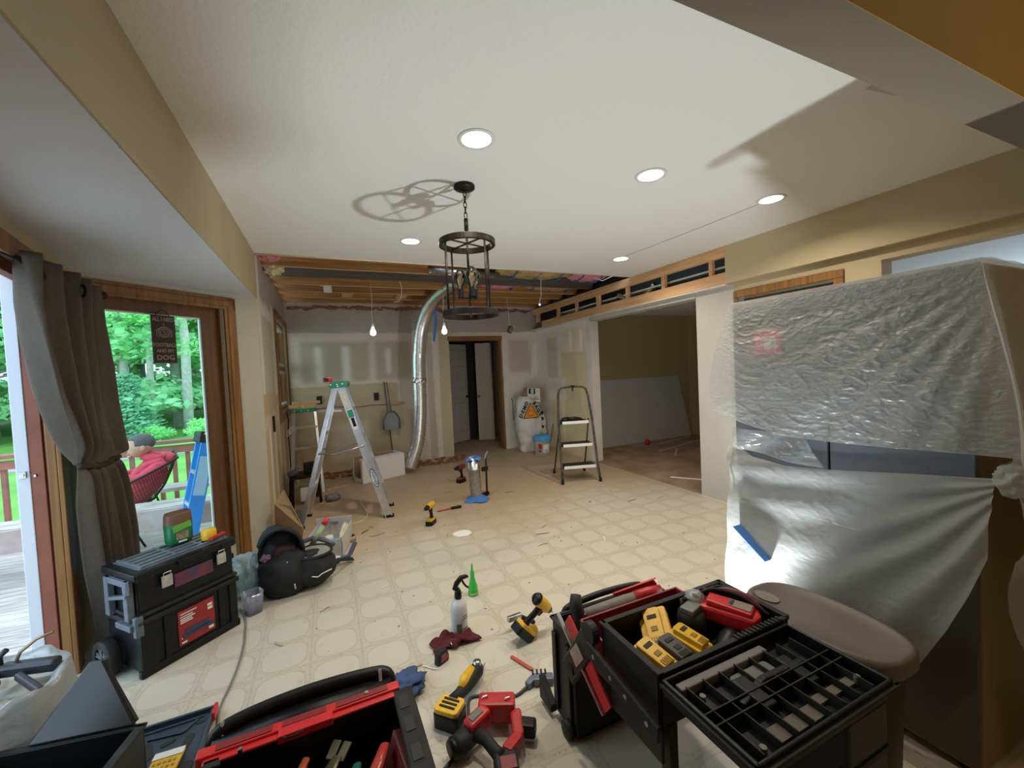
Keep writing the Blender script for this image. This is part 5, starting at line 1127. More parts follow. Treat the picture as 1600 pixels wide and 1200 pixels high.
# ---- backpack
M_nyl = mat('black_nylon', (.012, .013, .015), .75, noise_amt=.3, nscale=12, bump=.3, bscale=300); M_nylb = mat('navy_nylon', (.018, .028, .045), .7, bump=.3, bscale=300)
t = thing('backpack', 'black backpack slumped on the floor with its main flap and front pocket open', 'backpack', (-.30, 3.22, 0))
def bagblob(c, d, sd, amp=.12, r=(0, 0, 0)):
    b = MB(); b.blob(c, d, r, 4, amp, 2.2, sd)
    for v in b.bm.verts: v.co.z = max(.002, v.co.z)
    return b
b = bagblob((-.04, .01, .14), (.17, .14, .17), 3)
b.make('body', M_nyl, t, True)
bagblob((-.13, .06, .22), (.075, .09, .21), 6, .1).make('back_panel', M_nylb, t, True)
b = MB()
def hood(u, v):
    a = PI*(-.12+1.24*u); k = v*PI*.5
    return Vector((-.055+.135*math.cos(a)*(.55+.45*math.cos(k*.8)), -.02+.17*math.sin(k)-.05*math.sin(a), .27+.19*math.sin(a)*(math.cos(k*.75))))
b.grid(hood, 26, 12).make('main_flap', M_nyl, t, True, solid=.014)
MB().blob((-.085, .10, .32), (.13, .085, .12), amp=.15, fr=3, seed=2).make('flap_crown', M_nyl, t, True)
MB().blob((-.05, .03, .28), (.10, .08, .06), amp=.3, fr=4, seed=5).make('inside', mat('dark_maroon', (.04, .012, .014), .8), t, True)
b = bagblob((.13, .02, .13), (.15, .13, .13), 9, .10); b.make('front_pocket', M_nyl, t, True)
pk = [(.13+.125*math.cos(a), .0+.085*math.sin(a)*(1 if math.sin(a) > 0 else .75), 0) for a in [2*PI*i/28 for i in range(28)]]
MB().prism([(x, y) for x, y, z in pk], .008, Matrix.Translation((.0, -.015, .238)) @ Matrix.Rotation(rad(14), 4, 'X')).make('pocket_panel', mat('grey_panel', (.26, .245, .225), .8), t)
MB().tube([Vector((x, y, .0)) for x, y, z in pk], .010, 6, True).xf(Matrix.Translation((0, -.015, .243)) @ Matrix.Rotation(rad(14), 4, 'X')).make('pocket_rim', M_nyl, t, True)
o = MB().prism([(.095, -.03), (.165, -.03), (.165, -.012), (.145, -.012), (.14, .0), (.12, .0), (.115, -.012), (.095, -.012)], .004, Matrix.Translation((0, -.02, .249)) @ Matrix.Rotation(rad(14), 4, 'X')).make('badge', M_ink, t)
MB().tube([(.02, .06, .25), (.06, .10, .29), (.14, .12, .30), (.22, .10, .27), (.27, .06, .24)], .016, 8).make('pocket_flap', mat('shiny_edge', (.09, .10, .12), .25), t, True)
MB().tube([(.10, -.10, .12), (.16, -.112, .105), (.19, -.105, .12), (.25, -.075, .125)], .004, 5).make('piping', M_lab, t, True)
for p in ((-.165, -.035, .19), (.02, -.125, .10), (-.02, -.09, .245)): MB().tube([p, (p[0]+.004, p[1]-.006, p[2]-.035)], .005, 6).make('zipper_pull', M_lat, t, True)
MB().tube([(.10, .0, .08), (.24, .06, .09), (.30, .12, .10), (.36, .22, .05), (.40, .27, .02)], .018, 6, flat=.35).make('strap', M_nyl, t, True)
MB().blob((-.145, -.02, .27), (.035, .03, .028), amp=.5, fr=5, seed=2).make('purple_tag', mat('dusty_purple', (.28, .17, .26), .7), t)
t = thing('marking_bottle', 'pale green tube with a bright red cap sticking up out of the backpack', 'bottle', (-.17, 3.33, .26), rot=(rad(-8), rad(34), 0))
MB().cyl((0, 0, -.02), (0, 0, .15), .020, .017, 16).make('tube', mat('pale_green', (.35, .45, .25), .5), t, True); MB().cyl((0, 0, .15), (0, 0, .195), .023, .017, 16).make('cap', M_redplas, t, True)
t = thing('utility_cutter', 'blue and red hand tool standing on end right of the backpack', 'hand tool', (.065, 3.50, .03), rot=(0, rad(20), .4))
MB().bar((-.06, 0, .0), (0, 0, .02), .03, .02).bar((0, 0, .0), (.02, 0, .13), .026, .02).make('body', mat('steel_blue', (.06, .14, .24), .4), t, bev=.003); MB().bar((.013, 0, .03), (.032, 0, .125), .014, .024).make('grip', M_red, t)
MB().box((-.10, .02, -.005), (.12, .07, .02)).make('holder', M_lab, t)
t = thing('tape_roll', 'roll of clear tape lying flat on the floor behind the backpack', 'tape', (.10, 3.945, .001))
MB().lathe([(.040, 0), (.052, 0), (.052, .045), (.040, .045), (.040, 0)], n=30).make('roll', mat('clear_tape', (.38, .30, .20), .35), t, True); MB().lathe([(.037, .001), (.040, .001), (.040, .044), (.037, .044), (.037, .001)], n=30).make('core', M_black2, t, True)
# white open box behind the backpack, cardboard flaps
t = thing('open_box', 'open white box of odds and ends behind the backpack', 'box', (-.26, 3.70, 0), rz=rad(-14))
b = MB(); b.bb((0, .38, 0), (.30, .388, .21)).bb((.292, 0, 0), (.30, .388, .16)).bb((0, 0, 0), (.008, .388, .14)).bb((0, 0, 0), (.30, .388, .006)).bb((0, 0, 0), (.30, .008, .12)); b.make('carton', mat('box_grey_white', (.55, .54, .53), .8), t)
MB().blob((.28, .16, .10), (.02, .17, .11), amp=.25, fr=4, seed=3).make('torn_flap', mat('cream_paper', (.72, .66, .50), .8), t, True)
for i, (n_, x, y, m, l, c_) in enumerate((('jar', .16, .16, M_lab, 'small white jar with a teal band inside the open white box', 'jar'), ('jar', .24, .08, mat('clear_blue', (.30, .42, .48), .3), 'small blue-grey jar inside the open white box', 'jar'))):
    q = t.matrix_basis @ Vector((x, y, .007)) if False else Matrix.Translation((-.26, 3.70, 0)) @ Matrix.Rotation(rad(-14), 4, 'Z') @ Vector((x, y, .007))
    j = thing(n_, l, c_, q); MB().lathe([(.001, 0), (.035, 0), (.037, .01), (.037, .10), (.028, .12), (.001, .12)], n=20).make('body', m, j, True); MB().lathe([(.038, .04), (.038, .08)], n=20).make('band', mat('teal_band', (.03, .2, .2), .5), j, True)
q = Matrix.Translation((-.26, 3.70, 0)) @ Matrix.Rotation(rad(-14), 4, 'Z')
j = thing('hand_tool', 'small wooden-handled tool leaning inside the open white box', 'hand tool', q @ Vector((.12, .30, .007))); MB().cyl((0, 0, 0), (.04, .03, .17), .006, n=8).make('handle', M_pine, j); MB().box((.035, .03, .17), (.09, .02, .02), (0, .2, 0)).make('head', M_steel, j)
b = MB(); P_ = [(-.53, 4.42, .02), (-.50, 4.22, .36), (-.43, 4.30, .46), (-.36, 4.15, .34), (-.27, 4.02, .16), (-.30, 4.10, .01)]
b.rings([[Vector(p) for p in P_], [Vector(p)+Vector((.004, .006, 0)) for p in P_]]); tag(b.make('cardboard_sheet', M_card), 'torn brown cardboard sheet leaning at the corner of the left wall', 'cardboard')
b = MB(); b.bb((-.50, 4.40, 0), (-.30, 4.412, .22)).xf(Matrix.Identity(4)); tag(b.make('board_offcut', mat('slate_board', (.10, .13, .14), .7)), 'dark grey board offcut standing behind the torn cardboard', 'board')

# ================================================================== bottom left: lined bin, caulk gun, open crate, tool case
M_liner = bpy.data.materials.new('bin_liner'); M_liner.use_nodes = True; film(M_liner, (.62, .66, .68), .22, .3, 9, .5, .14)
t = thing('lined_bucket', 'round bin lined with loose clear plastic at the lower left, by the patio door', 'bin', (-1.18, 2.07, 0))
MB().lathe([(.001, 0), (.17, 0), (.20, .40), (.206, .41), (.195, .41), (.165, .01), (.001, .01)], n=40).make('bin', mat('bin_grey', (.40, .42, .43), .5), t, True)
def liner(u, v):
    a = 2*PI*u; s = v
    r = .17+.035*v if v < .5 else .222+.02*math.sin((v-.5)*4)-.02*(v-.5)
    z = .20+.46*v if v < .5 else .43-.62*(v-.5)
    f = 1+.05*noise.noise(Vector((math.cos(a)*3, math.sin(a)*3, v*2.2)))+.035*math.sin(a*15+v*6+2*noise.noise(Vector((math.cos(a), math.sin(a), 0))))*(.4+.6*abs(v-.5))
    return Vector((r*f*math.cos(a), r*f*math.sin(a), z+.012*math.sin(a*7)))
MB().grid(liner, 140, 24, True).make('liner', M_liner, t, True, solid=.0012)
b = MB(); b.rings([[Vector(((.19+.012*math.sin(8*a+r))*r*math.cos(a), .19*r*math.sin(a), .375+.03*noise.noise(Vector((r*5*math.cos(a), r*5*math.sin(a), 1))))) for a in [2*PI*i/40 for i in range(40)]] for r in (1, .75, .5, .25, .02)], caps=False); b.make('rubbish_top', mat('rubbish', (.45, .44, .40), .8, c2=(.25, .2, .15), nscale=14, bump=.8, bscale=20), t, True)
t = thing('caulk_gun', 'dark metal caulking gun lying across the top of the lined bin', 'caulking gun', (-1.06, 2.12, .425))
M_gun = mat('gun_metal', (.045, .045, .055), .4, .5)
b = MB(); b.bar((-.10, .02, .02), (.075, -.015, .012), .045, .045).make('cradle', M_gun, t, bev=.012); 
b = MB(); b.bar((-.03, -.03, .01), (.075, -.13, -.015), .022, .026).make('trigger_arm', M_gun, t, bev=.006); MB().bar((-.10, -.0, .0), (-.115, -.10, -.012), .03, .05).make('grip', M_gun, t, bev=.01)
MB().tube([(-.06, .02, .03), (-.045, .02, .07), (.0, .025, .105), (.045, .03, .115)], .006, 8).make('plunger_rod', mat('tan_metal', (.30, .22, .14), .4, .5), t, True); MB().tube([(-.10, .02, .03), (-.10, .02, .07), (-.08, .02, .09)], .010, 8).make('release_lever', M_gun, t, True)
CR = FR((-1.13, 1.52), (1, -.20)); t = thing('open_crate', 'black open tote with one flap raised, at the lower left corner of the view', 'tote'); t.matrix_world = CR
w_, d_, h_ = .42, .37, .30
b = MB(); b.bb((0, 0, 0), (w_, d_, .015)).bb((0, 0, 0), (.014, d_, h_)).bb((w_-.014, 0, 0), (w_, d_, h_)).bb((0, d_-.014, 0), (w_, d_, h_)).bb((0, 0, 0), (w_, .014, h_)); b.make('tub', M_black, t, bev=.003)
b = MB(); b.bb((-.008, d_-.012, h_-.006), (w_+.008, d_+.006, h_+.004)).bb((w_-.02, -.0, h_-.006), (w_+.008, d_, h_+.004)).bb((-.008, 0, h_-.006), (.012, d_, h_+.004)); b.make('rim', M_black2, t, bev=.002)
b = MB()
for k in range(6): b.bb((.03+.065*k, .02, .016), (.036+.065*k, d_-.02, .05))
for k in range(5): b.bb((.015, .04+.07*k, .016), (w_-.015, .046+.07*k, .05))
b.make('grid_floor', M_black2, t)
lidp = [(.10, 0), (.40, 0), (.235, .215), (.195, .215)]
mm = Matrix.Translation((0, d_+.002, h_+.002)) @ Matrix.Rotation(rad(52), 4, 'X')
o = MB().prism(lidp, .016, mm).make('flap', mat('flap_black', (.010, .009, .009), .28, noise_amt=.5, nscale=12), t, bev=.004)
b = MB(); b.bar((.12, .01, -.01), (.205, .20, -.01), .02, .02).bar((.385, .01, -.01), (.23, .20, -.01), .02, .02).bar((.19, .205, -.01), (.245, .205, -.01), .03, .03).xf(mm); b.make('flap_rib', M_black2, t, bev=.004)
b = MB(); b.tube([(.30, .10, .2), (.40, .14, .27)], .009, 8).make('rod', M_slate, None, True); o = bpy.data.objects['rod']  if False else None
for o in list(C.objects):
    if o.type == 'MESH' and o.parent is None and o.name.startswith('rod'): o.name = 'steel_rod'; o.matrix_world = CR @ Matrix.Translation((-.12, .0, -.03)); tag(o, 'dull metal rod lying inside the black tote', 'rod')
t = thing('tool_case', 'open slate-blue moulded tool case lying flat on the vinyl beside the black tote', 'tool case', (-.665, 1.985, 0), rz=rad(1))
M_case = mat('case_slate', (.045, .065, .095), .45, noise_amt=.3, nscale=10)
b = MB(); b.bb((-.13, -.20, 0), (.13, .19, .03)); b.make('shell', M_case, t, bev=.008)
b = MB(); b.bb((-.133, -.20, .028), (-.122, .19, .045)).bb((.122, -.20, .028), (.133, .19, .045)).bb((-.13, .178, .028), (.13, .19, .05)).bb((-.11, .155, .028), (.10, .163, .038)).bar((.04, .10, .032), (.08, .15, .032), .01, .012).bar((-.08, .12, .032), (.04, .10, .032), .01, .012); b.make('ribs', M_case, t, bev=.002)
b = MB()
for (x, y, sx, sy, a) in ((.065, .02, .03, .12, -.15), (.0, .07, .05, .02, .5), (-.07, .05, .05, .10, .3), (.09, .14, .035, .03, 0), (.02, -.06, .05, .03, .2), (.09, -.10, .05, .07, 0)): b.prism(rrect(sx, sy, min(sx, sy)*.4), .003, Matrix.Translation((x, y, .030)) @ Matrix.Rotation(a, 4, 'Z'))
b.make('tool_recess', M_ink, t)
MB().box((.137, .165, .035), (.014, .07, .035)).make('latch', M_redplas, t, bev=.003); MB().box((.137, -.10, .03), (.014, .06, .03)).make('latch', mat('pink_red', (.7, .2, .25), .5), t, bev=.003)
t = thing('blade_pack', 'yellow and white card pack lying in the open slate-blue tool case', 'card pack', (-.645, 1.905, .033), rot=(rad(6), rad(-4), rad(-8)))
MB().box((0, 0, .006), (.10, .15, .010)).make('card', M_yel, t, bev=.002); MB().box((0, .063, .0125), (.10, .028, .002)).make('white_band', M_paper, t)
b = MB(); random.seed(8)
for r_ in range(5):
    for k in range(5): b.box((-.035+.017*k, .03-.020*r_, .0125), (.011*random.uniform(.6, 1), .008, .001))
b.make('print', mat('ochre_ink', (.35, .22, .02), .7), t)

# ================================================================== front open toolbox, bottom centre
t = thing('open_toolbox', 'large open black toolbox with a red tray edge, bottom centre of the view', 'toolbox', (-.40, 1.02, 0), rz=rad(1))
w_, d_, h_ = .61, .47, .33
b = MB(); b.bb((0, 0, 0), (w_, d_, .012)).bb((0, 0, 0), (.02, d_, h_)).bb((w_-.02, 0, 0), (w_, d_, h_)).bb((0, d_-.02, 0), (w_, d_, h_)).bb((0, 0, 0), (w_, .02, h_)); b.make('body', M_black, t, bev=.008)
b = MB(); b.bb((w_-.055, .0, h_-.012), (w_+.012, d_+.01, h_+.004)).bb((0, d_-.035, h_-.012), (.05, d_, h_+.004)); b.make('side_rim', M_black2, t, bev=.006)
b = MB()
for y in (.06, .17, .28, .38): b.bb((w_-.042, y, h_+.003), (w_-.012, y+.06, h_+.006))
b.make('rim_slot', M_ink, t)
b = MB(); b.bb((-.02, d_+.005, h_-.03), (w_-.03, d_+.045, h_+.012)).bb((.0, d_-.018, h_-.01), (w_-.05, d_+.01, h_+.004)).bb((.20, d_-.03, h_-.01), (.36, d_+.01, h_+.016)); rt = b.make('red_tray', M_redplas, t, bev=.004)
b = MB(); b.bb((.03, d_+.012, h_+.010), (.18, d_+.038, h_+.0145)).bb((.21, d_+.012, h_+.010), (.34, d_+.038, h_+.0145)).bb((.37, d_+.012, h_+.010), (w_-.07, d_+.038, h_+.0145)); b.make('tray_well', mat('dark_red', (.22, .01, .012), .5), rt)
MB().tube([(.245+.028*math.cos(a), d_-.03+.010*math.sin(a), h_+.012) for a in [2*PI*i/16 for i in range(16)]], .003, 6, True).make('finger_slot', M_black2, t)
b = MB(); b.tube(crom([(.015, d_+.085, h_-.06), (.02, d_+.10, h_-.0), (.12, d_+.125, h_+.012), (.30, d_+.135, h_+.016), (.48, d_+.125, h_+.012), (.55, d_+.11, h_+.0), (.56, d_+.09, h_-.06)], 5), .026, 10, flat=.9).bb((.01, d_+.045, .10), (.56, d_+.125, h_+.002)); b.make('bail_handle', M_black, t, True)
for x in (.035, .525): MB().cyl((x, d_+.06, h_-.06), (x, d_+.10, h_+.035), .006, n=8).make('handle_rod', M_lat, t)
for x, y in ((.10, d_-.02), (.47, d_+.03)): MB().cyl((x, y, h_+.004), (x, y, h_+.018), .007, n=10).make('rivet', M_steel, t)
st_ = [(-.12, 1.40, 'M'), ]
def tool(nm, lab, cat_, p, q, r0, r1, m, head=None, n=10, flat=.6):
    t_ = thing(nm, lab, cat_, p); P = Vector(q)-Vector(p)
    MB().tube([(0, 0, 0), P*.3, P*.7, P], [r0, (r0+r1)/2*1.1, r1*1.1, r1*.8], n, flat=flat).make('handle', m, t_, True)
    if head: head(t_, P)
    return t_
M_org = mat('orange_grip', (.45, .09, .035), .4); M_mar = mat('maroon_grip', (.22, .03, .035), .45)
def jaws(t_, P): MB().tube([(0, 0, 0), -P*.25, -P*.5], [.012, .016, .006], 8, flat=.5).make('jaws', M_gun, t_, True)
tool('pliers', 'orange-handled pliers in the front toolbox, leftmost of its tools', 'pliers', (-.215, 1.31, .19), (-.13, 1.44, .265), .014, .020, M_org, jaws)
tool('pliers', 'maroon grip beside the orange pliers in the front toolbox', 'pliers', (-.20, 1.20, .19), (-.145, 1.35, .25), .020, .026, M_mar, jaws)
def claw(t_, P):
    n = P.normalized(); s_ = n.cross(Vector((0, 0, 1))).normalized()
    for k in (-1, 1): MB().bar(P*.95+s_*k*.017, P*1.22+s_*k*.019, .028, .008).make('claw', M_olive, t_, bev=.002)
M_olive = mat('olive_steel', (.16, .15, .09), .4, .6)
tool('pry_bar', 'olive steel pry bar with a notched end in the front toolbox', 'pry bar', (-.15, 1.27, .18), (-.045, 1.415, .255), .030, .036, M_olive, claw, flat=.3)
tool('knife', 'teal-handled tool in the front toolbox', 'knife', (-.07, 1.17, .20), (.015, 1.36, .25), .018, .022, mat('teal_grip', (.01, .11, .09), .45))
tool('snips', 'bright red curved handle in the front toolbox', 'snips', (-.01, 1.19, .21), (.10, 1.375, .265), .020, .026, mat('glossy_red', (.48, .06, .04), .25), jaws)
t = thing('red_case', 'dusty red flat case standing at the right inside the front toolbox', 'case', (.145, 1.29, .155), rot=(0, rad(18), rad(6)))
MB().box((0, 0, .05), (.07, .26, .12)).make('case', mat('dusty_red', (.33, .09, .075), .6, noise_amt=.3, nscale=14), t, bev=.006); MB().box((-.036, .0, .06), (.004, .22, .09)).make('side', M_mar, t)
o = MB().blob((.24, 1.93, .03), (.10, .08, .035), amp=.4, fr=3, seed=6, sub=4).make('blue_rag', mat('denim_blue', (.05, .09, .21), .9, noise_amt=.25, nscale=20), None, True); tag(o, 'crumpled dark blue rag on the floor behind the front toolbox', 'rag')

# ================================================================== tools on the near floor
t = thing('spray_bottle', 'white spray bottle with a black trigger top standing on the vinyl', 'spray bottle', (.60, 2.235, 0), rz=rad(10))
MB().lathe([(.001, 0), (.044, 0), (.047, .006), (.047, .05), (.045, .06), (.047, .07), (.047, .135), (.043, .16), (.030, .178), (.018, .188), (.016, .20), (.001, .2)], n=32).make('bottle', mat('bottle_grey_white', (.58, .60, .60), .35), t, True)
MB().lathe([(.001, .19), (.020, .19), (.021, .20), (.019, .225), (.011, .245), (.001, .245)], n=20).make('collar', M_black, t, True)
b = MB(); b.tube([(-.022, 0, .243), (-.004, 0, .275), (.025, 0, .298), (.052, 0, .296), (.066, 0, .29)], [.016, .021, .019, .015, .009], 12, flat=.75); b.make('head', M_black, t, True)
MB().tube([(.030, 0, .280), (.038, 0, .262), (.052, 0, .240), (.066, 0, .228)], .006, 8).make('trigger', M_black, t, True)
wrap(MB(), .0478, .0478, rad(225), rad(262), .02, .065, 8).make('barcode', M_grey, t)
b = MB(); [wrap(b, .0479, .0479, rad(270), rad(320), z, z+.006, 8) for z in (.10, .085, .03)]; b.make('print', M_grey, t)
M_grn = mat('bright_green', (.06, .62, .10), .25, trans=.35)
t = thing('spray_bottle', 'small bright green squeeze bottle behind the white spray bottle', 'bottle', (.79, 2.56, 0))
MB().lathe([(.001, 0), (.032, 0), (.034, .005), (.030, .05), (.020, .09), (.013, .12), (.013, .13), (.001, .13)], n=24).make('bottle', M_grn, t, True); MB().lathe([(.014, .128), (.014, .15), (.008, .16), (.006, .20), (.001, .205)], n=16).make('nozzle', M_grn, t, True)
wrap(MB(), .0335, .029, rad(215), rad(310), .012, .05, 8).make('label', mat('lime_orange', (.55, .5, .15), .5), t)
def cloth(u, v):
    x = (u-.5)*.24; y = (v-.5)*.15; k = noise.noise(Vector((x*16, y*16, 3)))
    e = 1-.35*abs(math.sin(u*5.1+1)); return Vector((x+.02*noise.noise(Vector((x*20, y*20, 9))), y*e+.02*k+.02*math.sin(u*6), .012+.05*abs(k)*(1-((u-.5)*2)**4)))
t = thing('red_rag', 'crumpled dark red cloth on the floor in front of the white spray bottle', 'rag', (.545, 2.15, 0), rz=rad(12)); MB().grid(cloth, 30, 22).make('cloth', mat('wine_cloth', (.085, .006, .012), .9, bump=.4, bscale=200), t, True, solid=.006)
MB().box((-.03, -.035, .03), (.02, .012, .002), (.5, 0, .3)).make('white_tag', M_paper, t)
t = thing('tape_measure', 'red and black tape measure standing on the floor in front of the dark red cloth', 'tape measure', (.445, 2.035, 0), rz=rad(28))
MB().prism([(-.036, 0), (.036, 0), (.036, .03), (.024, .062), (-.012, .068), (-.032, .055)], .036, Matrix.Rotation(PI/2, 4, 'X')).xf(Matrix.Translation((0, .018, 0))).make('case', M_black2, t, bev=.006)
b = MB(); b.prism([(-.022, .012), (.028, .012), (.026, .034), (.012, .050), (-.018, .048)], .040, Matrix.Rotation(PI/2, 4, 'X')).xf(Matrix.Translation((0, .020, 0))).make('red_sides', mat('faded_red', (.30, .05, .04), .5), t, bev=.004)
# oscillating tool
t = thing('oscillating_tool', 'yellow and black oscillating tool with battery lying beside the front toolbox', 'power tool', (.385, 1.66, 0), rz=rad(44))
MB().prism(rrect(.095, .115, .018), (0, .065)).make('battery', M_black, t, bev=.006); MB().prism(rrect(.09, .11, .018), (.064, .084)).make('battery_top', M_yel, t, bev=.004)
b = MB()
for x in (-.02, .0, .02): b.box((x, 0, .086), (.008, .07, .004))
b.make('battery_slots', M_black, t)
MB().tube([(.03, 0, .07), (.08, 0, .062), (.14, 0, .055), (.20, 0, .052), (.25, 0, .05), (.275, 0, .048)], [.028, .024, .030, .034, .034, .024], 14, flat=.9).make('body', M_black2, t, True)
MB().tube([(.10, 0, .072), (.14, .006, .078), (.22, .006, .075)], [.020, .026, .020], 10, flat=.7).make('yellow_shell', M_yel, t, True)
MB().cyl((.255, 0, .02), (.255, 0, .09), .018, n=14).make('head', M_steel, t, True); b = MB(); b.prism([(.25, -.012), (.30, -.010), (.345, 0), (.30, .010), (.25, .012)], .002, Matrix.Translation((0, 0, .022))); b.make('blade', M_steel, t)
# band saw type red tool
t = thing('cordless_saw', 'red and black cordless saw lying on the vinyl right of the front toolbox', 'power tool', (.50, 1.44, 0), rz=rad(-6))
MB().tube([(-.155, .03, .05), (-.13, .038, .052), (-.07, .064, .06)], [.036, .040, .038], 20).make('motor', M_black2, t, True); MB().cyl((-.165, .026, .05), (-.150, .032, .05), .034, .040, 16).make('motor_cap', M_black, t, True)
MB().bar((-.095, .055, .075), (.0, .105, .085), .062, .07).make('gear_housing', M_red, t, bev=.016, seg=3); MB().bar((-.08, .062, .112), (-.03, .09, .118), .03, .008).make('top_window', M_grey, t, bev=.003)
MB().box((.045, .125, .075), (.15, .075, .085), (0, 0, -.35)).make('front_guard', M_red, t, bev=.012); MB().box((.06, .165, .05), (.13, .02, .05), (0, 0, -.35)).make('blade_guide', M_steel, t, bev=.003)
MB().bar((.11, .08, .07), (.085, -.03, .06), .045, .05).make('rear_guard', M_red, t, bev=.010); MB().box((.135, .02, .05), (.075, .05, .055), (0, 0, -.5)).make('end_block', M_black, t, bev=.008)
MB().tube([(-.07, .05, .07), (-.035, .0, .075), (-.015, -.06, .075), (.0, -.09, .07)], [.026, .022, .022, .026], 12, flat=.8).make('grip', M_black2, t, True)
MB().bar((.09, -.025, .065), (.02, -.08, .072), .042, .045).make('lower_arm', M_red, t, bev=.010)
MB().box((.01, -.115, .05), (.085, .10, .075), (0, 0, -.15)).make('battery', M_black, t, bev=.010); MB().box((.015, -.13, .089), (.055, .05, .003), (0, 0, -.15)).make('battery_label', M_mar, t)
for x, y in ((.0, .14), (.085, .10)): MB().tube([(x-.012, y, .118), (x-.008, y, .125), (x+.008, y, .125), (x+.012, y, .118)], .003, 6).make('clip', M_steel, t)
# plug on a cord and red screwdriver
t = thing('extension_cord', 'black cord with a heavy plug lying on the floor behind the red saw', 'cord')
MB().tube(crom([(.22, 1.50, .006), (.28, 1.46, .006), (.38, 1.52, .006), (.45, 1.62, .008), (.50, 1.74, .006), (.60, 1.70, .006), (.68, 1.66, .006), (.76, 1.68, .012)]), .0065, 8).make('cord', mat('dark_cord2', (.05, .055, .05), .5), t, True)
MB().bar((.75, 1.675, .016), (.80, 1.70, .02), .03, .03).bar((.79, 1.69, .02), (.875, 1.655, .02), .045, .034).make('plug', M_slate, t, bev=.006)
b = MB()
for k in range(4): b.box((.80+.018*k, 1.715-.008*k, .03), (.008, .03, .02), (0, 0, -.4))
b.make('plug_ribs', M_black, t)
t = thing('red_file', 'slim red stick pointing at the black plug on the floor', 'file', (.77, 1.90, .009), rz=rad(-68)); MB().prism(rrect(.145, .018, .008), .008, Matrix.Translation((.07, 0, -.008))).make('stick', mat('brick_red', (.42, .07, .05), .5), t, bev=.002)
drill('cordless_drill', 'yellow and black cordless drill lying tilted against the black cantilever toolbox', (.86, 1.985, .035), 0, M_yel, .235, rot=(rad(10), rad(48), rad(14)), long=.10)
t = thing('hammer', 'small grey steel-headed tool lying behind the tilted yellow drill', 'hammer', (.90, 2.10, .03), rz=.2); MB().box((-.02, .0, .04), (.09, .025, .03), (0, .1, 0)).make('head', M_steel, t, bev=.004); MB().bar((.02, 0, .03), (.09, -.04, -.015), .02, .02).make('handle', M_black2, t, bev=.003)
t = thing('flashlight', 'yellow round tool lying under the tilted yellow drill', 'flashlight', (.93, 1.99, .035), rot=(0, PI/2, .3)); MB().lathe([(.001, -.03), (.022, -.03), (.025, -.02), (.025, .03), (.001, .03)], n=20).make('body', M_yel, t, True); MB().lathe([(.001, -.036), (.014, -.036), (.016, -.029), (.001, -.029)], n=16).make('lens', M_black, t, True)

# ================================================================== black cantilever toolbox on the right
t = thing('cantilever_toolbox', 'big black cantilever toolbox, its tray pulled forward and lid folded flat', 'toolbox', (.80, 1.33, 0))
w_, d_, h_ = .56, .17, .42
b = MB(); b.bb((0, 0, .02), (w_, d_, .035)).bb((0, 0, .02), (.014, d_, h_)).bb((w_-.014, 0, .02), (w_, d_, h_)).bb((0, d_-.014, .02), (w_, d_, h_)).bb((0, 0, .02), (w_, .014, h_)); b.make('base_bin', M_black, t, bev=.006)
b = MB(); b.bb((-.008, -.006, h_-.006), (.012, d_+.006, h_+.004)).bb((-.008, d_-.010, h_-.006), (w_+.008, d_+.006, h_+.004)); b.make('base_rim', M_black2, t, bev=.002)
b = MB(); b.bb((-.012, .03, .05), (.0, .06, h_-.05)).bb((-.012, .13, .05), (.0, .16, h_-.05)); b.make('side_rib', M_black, t, bev=.003)
MB().tube(crom([(.06, d_+.01, h_-.02), (.10, d_+.015, h_+.008), (.28, d_+.02, h_+.018), (.46, d_+.015, h_+.008), (.50, d_+.01, h_-.02)], 5), .015, 8).make('back_handle', M_black, t, True)
MB().prism([(0, .0), (.10, .0), (.10, .10), (.0, .03)], .03, Matrix.Translation((-.03, .16, .02)) @ Matrix.Rotation(PI/2, 4, 'X') @ Matrix.Rotation(PI/2, 4, 'Y')).make('foot', M_black2, t, bev=.003)
for y in (.05,): MB().lathe([(.001, -.012), (.030, -.012), (.034, -.008), (.034, .008), (.030, .012), (.001, .012)], (-.016, y, .034), 24, (0, PI/2, 0)).make('wheel', M_black2, t, True)
# tray
TX0, TX1, TY0, TY1, TZ0, TZ1 = -.012, .545, -.465, -.20, .44, .60
b = MB(); b.bb((TX0, TY0, TZ0), (TX1, TY1, TZ0+.010)).bb((TX0, TY0, TZ0), (TX0+.012, TY1, TZ1)).bb((TX1-.012, TY0, TZ0), (TX1, TY1, TZ1)).bb((TX0, TY1-.012, TZ0), (TX1, TY1, TZ1)).bb((TX0, TY0, TZ0), (TX1, TY0+.012, TZ1)).bb((TX0, TY0, TZ0-.10), (TX0+.012, TY1-.04, TZ0))
tr_ = b.make('tray', M_black, t, bev=.004)
b = MB(); b.bb((TX0-.006, TY0-.004, TZ1-.004), (TX0+.014, TY1+.006, TZ1+.005)).bb((TX1-.014, TY0, TZ1-.004), (TX1+.006, TY1+.006, TZ1+.005)).bb((TX0, TY1-.014, TZ1-.004), (TX1, TY1+.006, TZ1+.005)).bb((TX0, TY0-.004, TZ1-.006), (TX1, TY0+.014, TZ1+.002))
for k in range(12): b.bb((.30+.018*k, TY0-.006, TZ1+.0), (.308+.018*k, TY0+.016, TZ1+.008))
b.make('tray_rim', M_black2, tr_, bev=.002)
# second bin: red
b = MB(); b.bb((.02, -.19, .36), (.50, -.01, .37)).bb((.02, -.19, .36), (.03, -.01, .50)).bb((.50, -.19, .36), (.51, -.01, .50)).bb((.02, -.02, .36), (.51, -.01, .50)); b.make('middle_tray', mat('deep_red_tray', (.20, .012, .018), .45), t, bev=.003)
